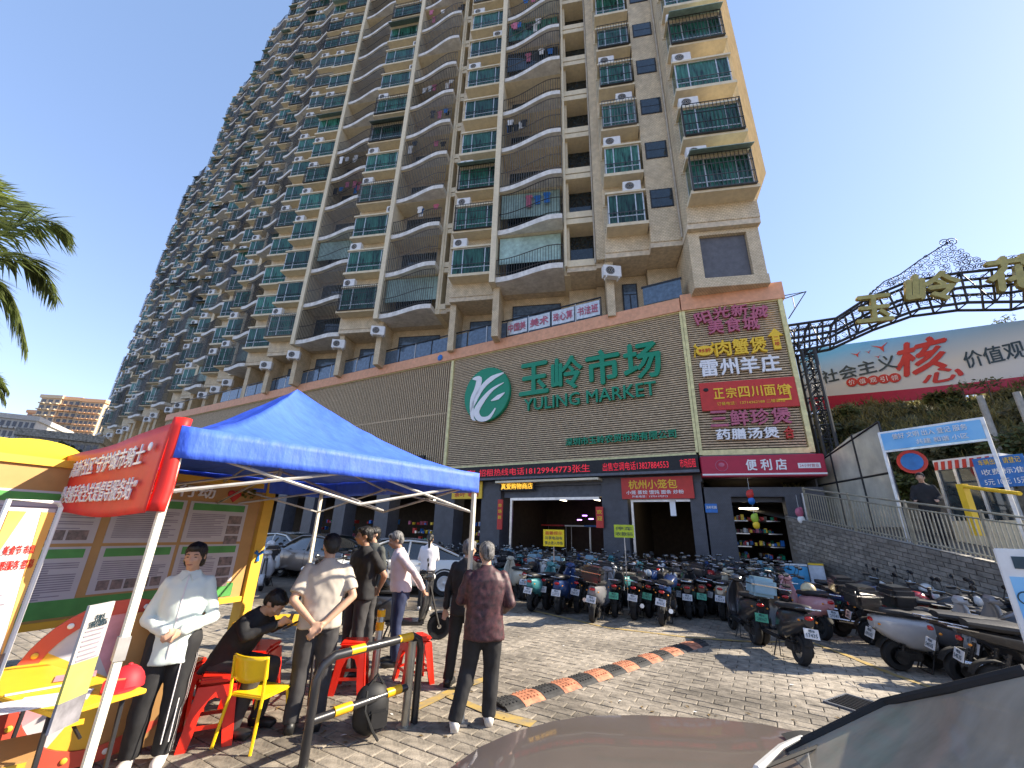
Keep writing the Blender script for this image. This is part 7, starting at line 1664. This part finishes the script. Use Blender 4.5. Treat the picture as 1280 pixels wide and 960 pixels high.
# ================================================================ cars
D('car_white', (.6, .6, .56), .25, coat=.8, var=.01); D('car_taupe', (.17, .14, .12), .34, coat=.7, var=.03, metal=.3); D('car_glass', (.03, .035, .03), .04, spec=.9, coat=.5); D('windscreen', (.36, .32, .25), .07, spec=.5, var=.2, vs=1.2, coat=.4, stretch=(1, 3, 1))
def saloon(label, mw, col, glass='car_glass', plates=True):
    t = thing('parked_car', label, 'car', mw=mw)
    # body: sections along x (front = +x): x, half width, z low, z shoulder
    def hood(x):   # roof / bonnet height line
        K = [(-2.3, .72), (-2.2, .98), (-1.75, 1.08), (-1.0, 1.40), (-.3, 1.46), (.35, 1.42), (1.05, 1.03), (1.3, .98), (1.9, .86), (2.2, .70), (2.32, .5)]
        for a, b_ in zip(K, K[1:]):
            if a[0] <= x <= b_[0]: q = (x - a[0]) / (b_[0] - a[0]); return a[1] + (b_[1] - a[1]) * q
        return .5
    m = MB(); xs = [-2.3, -2.2, -2.0, -1.75, -1.4, -1.0, -.5, 0, .5, .9, 1.2, 1.5, 1.9, 2.15, 2.32]; V = []; n = 9
    for x in xs:
        e = max(0, (abs(x) - 1.7) / .62); w_ = .89 - .16 * e ** 2.2; zs = min(hood(x), .96 - .16 * max(0, (x - .9) / 1.4)); zl = .24 + .08 * e
        prof = [(0, zs + .02), (w_ * .6, zs + .015), (w_ * .88, zs - .015), (w_ * .97, zs - .1), (w_, .62), (w_ * .99, .45), (w_ * .95, zl), (w_ * .6, zl - .02), (0, zl - .02)]
        V += [(x, y, z) for y, z in prof] + [(x, -y, z) for y, z in prof[::-1][1:-1]]
    n = 16; m.add(V, [(i * n + j, i * n + (j + 1) % n, (i + 1) * n + (j + 1) % n, (i + 1) * n + j) for i in range(len(xs) - 1) for j in range(n)] + [tuple(range(n)), tuple(range((len(xs) - 1) * n, len(xs) * n))])
    o = m.build('body', col, t, 60); sb_ = o.modifiers.new('s', 'SUBSURF'); sb_.levels = sb_.render_levels = 2
    xs = [-1.85, -1.45, -1.0, -.4, .2, .6, 1.1]; V = []
    for x in xs:
        h = hood(x); k = (h - .95) / .5; w0, w1 = .80, .80 - .2 * k; V += [(x, w0, .9), (x, w0 - (w0 - w1) * .85, h - .06), (x, w1 - .12, h), (x, -w1 + .12, h), (x, -w0 + (w0 - w1) * .85, h - .06), (x, -w0, .9)]
    m = MB(); m.add(V, [(i * 6 + j, i * 6 + (j + 1) % 6, (i + 1) * 6 + (j + 1) % 6, (i + 1) * 6 + j) for i in range(6) for j in range(6)] + [tuple(range(6)), tuple(range(36, 42))]); m.build('cabin_glass', glass, t, 60)
    m = MB(); ins = 1.012
    def rl(x): h = hood(x); k = (h - .95) / .5; w1 = .80 - .2 * k; return w1 - .10, h + .012, .8 - (.8 - w1) * .85 + .008, h - .05
    for s in (-1, 1): m.tube([(x, s * (rl(x)[2]), rl(x)[3]) for x in (-1.8, -1.4, -1.0, -.4, .2, .6, 1.08)], .028, 6); m.tube([(-.35, s * .815, .92), (-.42, s * .72, 1.38)], .028, 5)
    V = []
    for x in (-1.0, -.6, 0, .38): a, h, _, _ = rl(x); V += [(x, a, h - .012), (x, a * .5, h + .014), (x, -a * .5, h + .014), (x, -a, h - .012)]
    m.add(V, [(i * 4 + j, i * 4 + j + 1, (i + 1) * 4 + j + 1, (i + 1) * 4 + j) for i in range(3) for j in range(3)]); m.build('roof', col, t, True)
    for x in (-1.4, 1.42):
        for s in (-1, 1):
            m = MB(); r = .32; m.lathe([(r - .12, -.1), (r - .02, -.11), (r, -.07), (r, .07), (r - .02, .11), (r - .12, .1), (r - .12, -.1)], 26, 'y', (x, s * .80, r)); o = m.build('wheel', 'rubber', t, True)
            m = MB(); m.lathe([(r - .12, s * .08), (r - .14, s * .1), (.06, s * .08), (0, s * .1)], 20, 'y', (x, s * .81, r)); m.build('rim', 'alu', o, True)
            m = MB(); m.tube([(x + .37 * math.cos(a * PI / 10), s * .88, .31 + .37 * math.sin(a * PI / 10)) for a in range(-1, 12)], .022, 5); m.build('wheel_arch', 'rubber', t)
    for s in (-1, 1):
        m = MB(); m.ell((2.12, s * .62, .68), (.14, .18, .075), 14, 8, Matrix.Rotation(-s * .5, 3, 'Z')); m.build('headlight', 'lamp_glass', t, True)
        m = MB(); m.ell((-2.2, s * .65, .82), (.08, .17, .07), 14, 8); m.build('tail_light', 'tail_red', t, True)
        m = MB(); m.ell((.85, s * .98, 1.02), (.07, .1, .06), 12, 8); m.tube([(.85, s * .85, .96), (.85, s * .95, 1.0)], .02, 5); m.build('wing_mirror', col, t, True)
        for x in (-.75, .25): m = MB(); m.cbox((x, s * .885, .82), (.18, .02, .03), bev=.008); m.build('door_handle', 'chrome', t)
        for x in (-1.05, -.38, .75): m = MB(); m.tube([(x, s * .893, .35), (x, s * .893, .9)], .004, 4); m.build('door_seam', 'black', t)
    m = MB(); m.cbox((2.28, 0, .5), (.06, .9, .16), bev=.02); m.build('grille', 'black', t); m = MB(); m.cbox((2.325, 0, .42), (.012, .4, .12)); m.build('number_plate', 'blue_sign', t)
    return t
# white saloon behind the group, nose to the left
q = AT(490, 690, 13.4); saloon('white saloon car parked behind the men under the canopy', Matrix.Translation((q.x, q.y, 0.0)) @ Matrix.Rotation(math.atan2(-.35, -1) , 4, 'Z') , 'car_white')
q = AT(362, 680, 19.5); saloon('white car half hidden behind the tent leg and parked scooters', Matrix.Translation((q.x - .2, q.y, 0)) @ Matrix.Rotation(math.atan2(.5, -.86), 4, 'Z'), 'car_white')
q = AT(400, 690, 17.5); saloon('dark car between the white saloon and the white car', Matrix.Translation((q.x, q.y, 0)) @ Matrix.Rotation(math.atan2(.5, -.86), 4, 'Z'), 'car_taupe')
# ================================================================ the car in the foreground: bonnet pointing left, windscreen to the right
nc = thing('foreground_car', 'dusty taupe car in the foreground with its bonnet to the left and pale reflecting windscreen', 'car', (1.0, 1.4, 0))
NW = nc.matrix_world.inverted()
def np_(mb, n, m, s=True): return mb.build(n, m, nc, s, NW)
far = [G(562, 962, .86), G(600, 935, .90), G(640, 917, .925), G(690, 903, .945), G(735, 896, .955), G(800, 895, .965), G(880, 899, .98), G(950, 906, 1.0), G(1002, 917, 1.02)]
m = MB(); V = []; nb = 10
cx0 = [Vector((p.x, p.y, p.z)) for p in far]
def hood(u, v):
    k = u * (len(cx0) - 1); i = min(int(k), len(cx0) - 2); p = cx0[i].lerp(cx0[i + 1], k - i)
    x = p.x + (.04 * v * (1 - u)); y = p.y - v * 1.75; z = p.z + .055 * math.sin(PI * min(1, v * 1.02)) + .004
    # nose curves down to the left
    return (x - .12 * math.sin(PI * v) * (1 - u) ** 2, y, z)
m.grid(hood, 32, 24); np_(m, 'bonnet', 'car_taupe')
m = MB()      # wing on the far side, front end below the bonnet edge
def skirt(u, v):
    k = u * (len(cx0) - 1); i = min(int(k), len(cx0) - 2); p = cx0[i].lerp(cx0[i + 1], k - i); return (p.x - .06 * math.sin(v * 1.6) * (1 - u), p.y + .07 * math.sin(v * 1.6), p.z - .004 - .62 * v ** 1.3)
m.grid(skirt, 32, 8); np_(m, 'wing', 'car_taupe')
m = MB(); m.grid(lambda u, v: (cx0[0].x - .10 * math.sin(PI * u) * 1.0 - .07 * math.sin(v * 1.6), cx0[0].y - 1.75 * u, cx0[0].z - .004 + .055 * math.sin(PI * u) * (1 - v) - .6 * v), 16, 8); np_(m, 'front_bumper', 'car_taupe')
m = MB(); m.box(cx0[0].x + .1, 4.6, .55, 2.05, .3, .8); np_(m, 'engine_bay', 'black', False)
for x in (.45, 3.4):
    for y in (.55, 2.12):
        m = MB(); r = .33; m.lathe([(r - .12, -.1), (r, -.08), (r, .08), (r - .12, .1), (r - .12, -.1)], 24, 'y', (x, y, r)); np_(m, 'wheel', 'rubber')
m = MB(); m.box(1.35, 4.8, .42, 2.12, .25, .98); np_(m, 'side_body', 'car_taupe', False)
# windscreen: its far pillar runs from the cowl up to the right
w0 = G(985, 940, 1.03); w1 = G(1110, 880, 1.22); w2 = G(1195, 862, 1.33); w3 = G(1290, 840, 1.42)
ed = [w0, w1, w2, w3]
def scr(u, v):
    k = u * 3; i = min(int(k), 2); p = ed[i].lerp(ed[i + 1], k - i); bow = .10 * math.sin(PI * v) * (1 - u * .6)
    return (p.x - bow + .0 * v, p.y - v * 1.42, p.z + .03 * math.sin(PI * v))
m = MB(); m.grid(scr, 16, 20); np_(m, 'windscreen', 'windscreen')
m = MB(); m.tube([p + Vector((0, .012, .0)) for p in ed], [.014, .015, .016, .017], 8); np_(m, 'pillar', 'rubber'); m = MB(); m.tube([Vector(scr(i / 8 * 1, 1)) for i in range(9)], .025, 8); np_(m, 'pillar', 'rubber')
m = MB(); m.grid(lambda u, v: (ed[3].x + 1.5 * u, ed[3].y - v * 1.42 + .0, ed[3].z + .03 * math.sin(PI * v) + .05 * math.sin(PI * u * .7)), 8, 10); np_(m, 'roof', 'car_taupe')
m = MB(); m.grid(lambda u, v: (ed[min(3, int(u * 3))].lerp(ed[min(3, int(u * 3) + 1)], u * 3 - int(u * 3)).x, ed[min(3, int(u * 3))].lerp(ed[min(3, int(u * 3) + 1)], u * 3 - int(u * 3)).y + .015 + .03 * v, (ed[min(3, int(u * 3))].lerp(ed[min(3, int(u * 3) + 1)], u * 3 - int(u * 3)).z) * (1 - v) + .96 * v), 12, 4); np_(m, 'side_window', 'car_glass')
# cowl with vents and the wiper
c0_, c1__ = Vector(hood(1, .0)), Vector(hood(1, .9))
m = MB(); m.grid(lambda u, v: (c0_.x - .10 + (.17 + .0) * u - .10 * math.sin(PI * v) * .8, c0_.y - .03 - v * 1.5, 1.028 + .014 * math.sin(u * PI)), 6, 14); np_(m, 'cowl', 'rubber')
m = MB()
for i in range(8): y = c0_.y - .12 - i * .03; m.box(c0_.x - .06, c0_.x + .02, y, y + .012, 1.045, 1.05)
tag(np_(m, 'cowl_vents', 'grease', False), kind='stuff')
m = MB(); a = G(946, 962, 1.09); b_ = G(1002, 921, 1.07); m.tube([a, a.lerp(b_, .5) + Vector((0, 0, .012)), b_], [.012, .009, .006], 6); np_(m, 'wiper_arm', 'alu'); m = MB(); m.tube([G(958, 958, 1.075), G(1035, 928, 1.075)], .006, 5); np_(m, 'wiper_blade', 'rubber')
bpy.data.scenes.remove(TS)
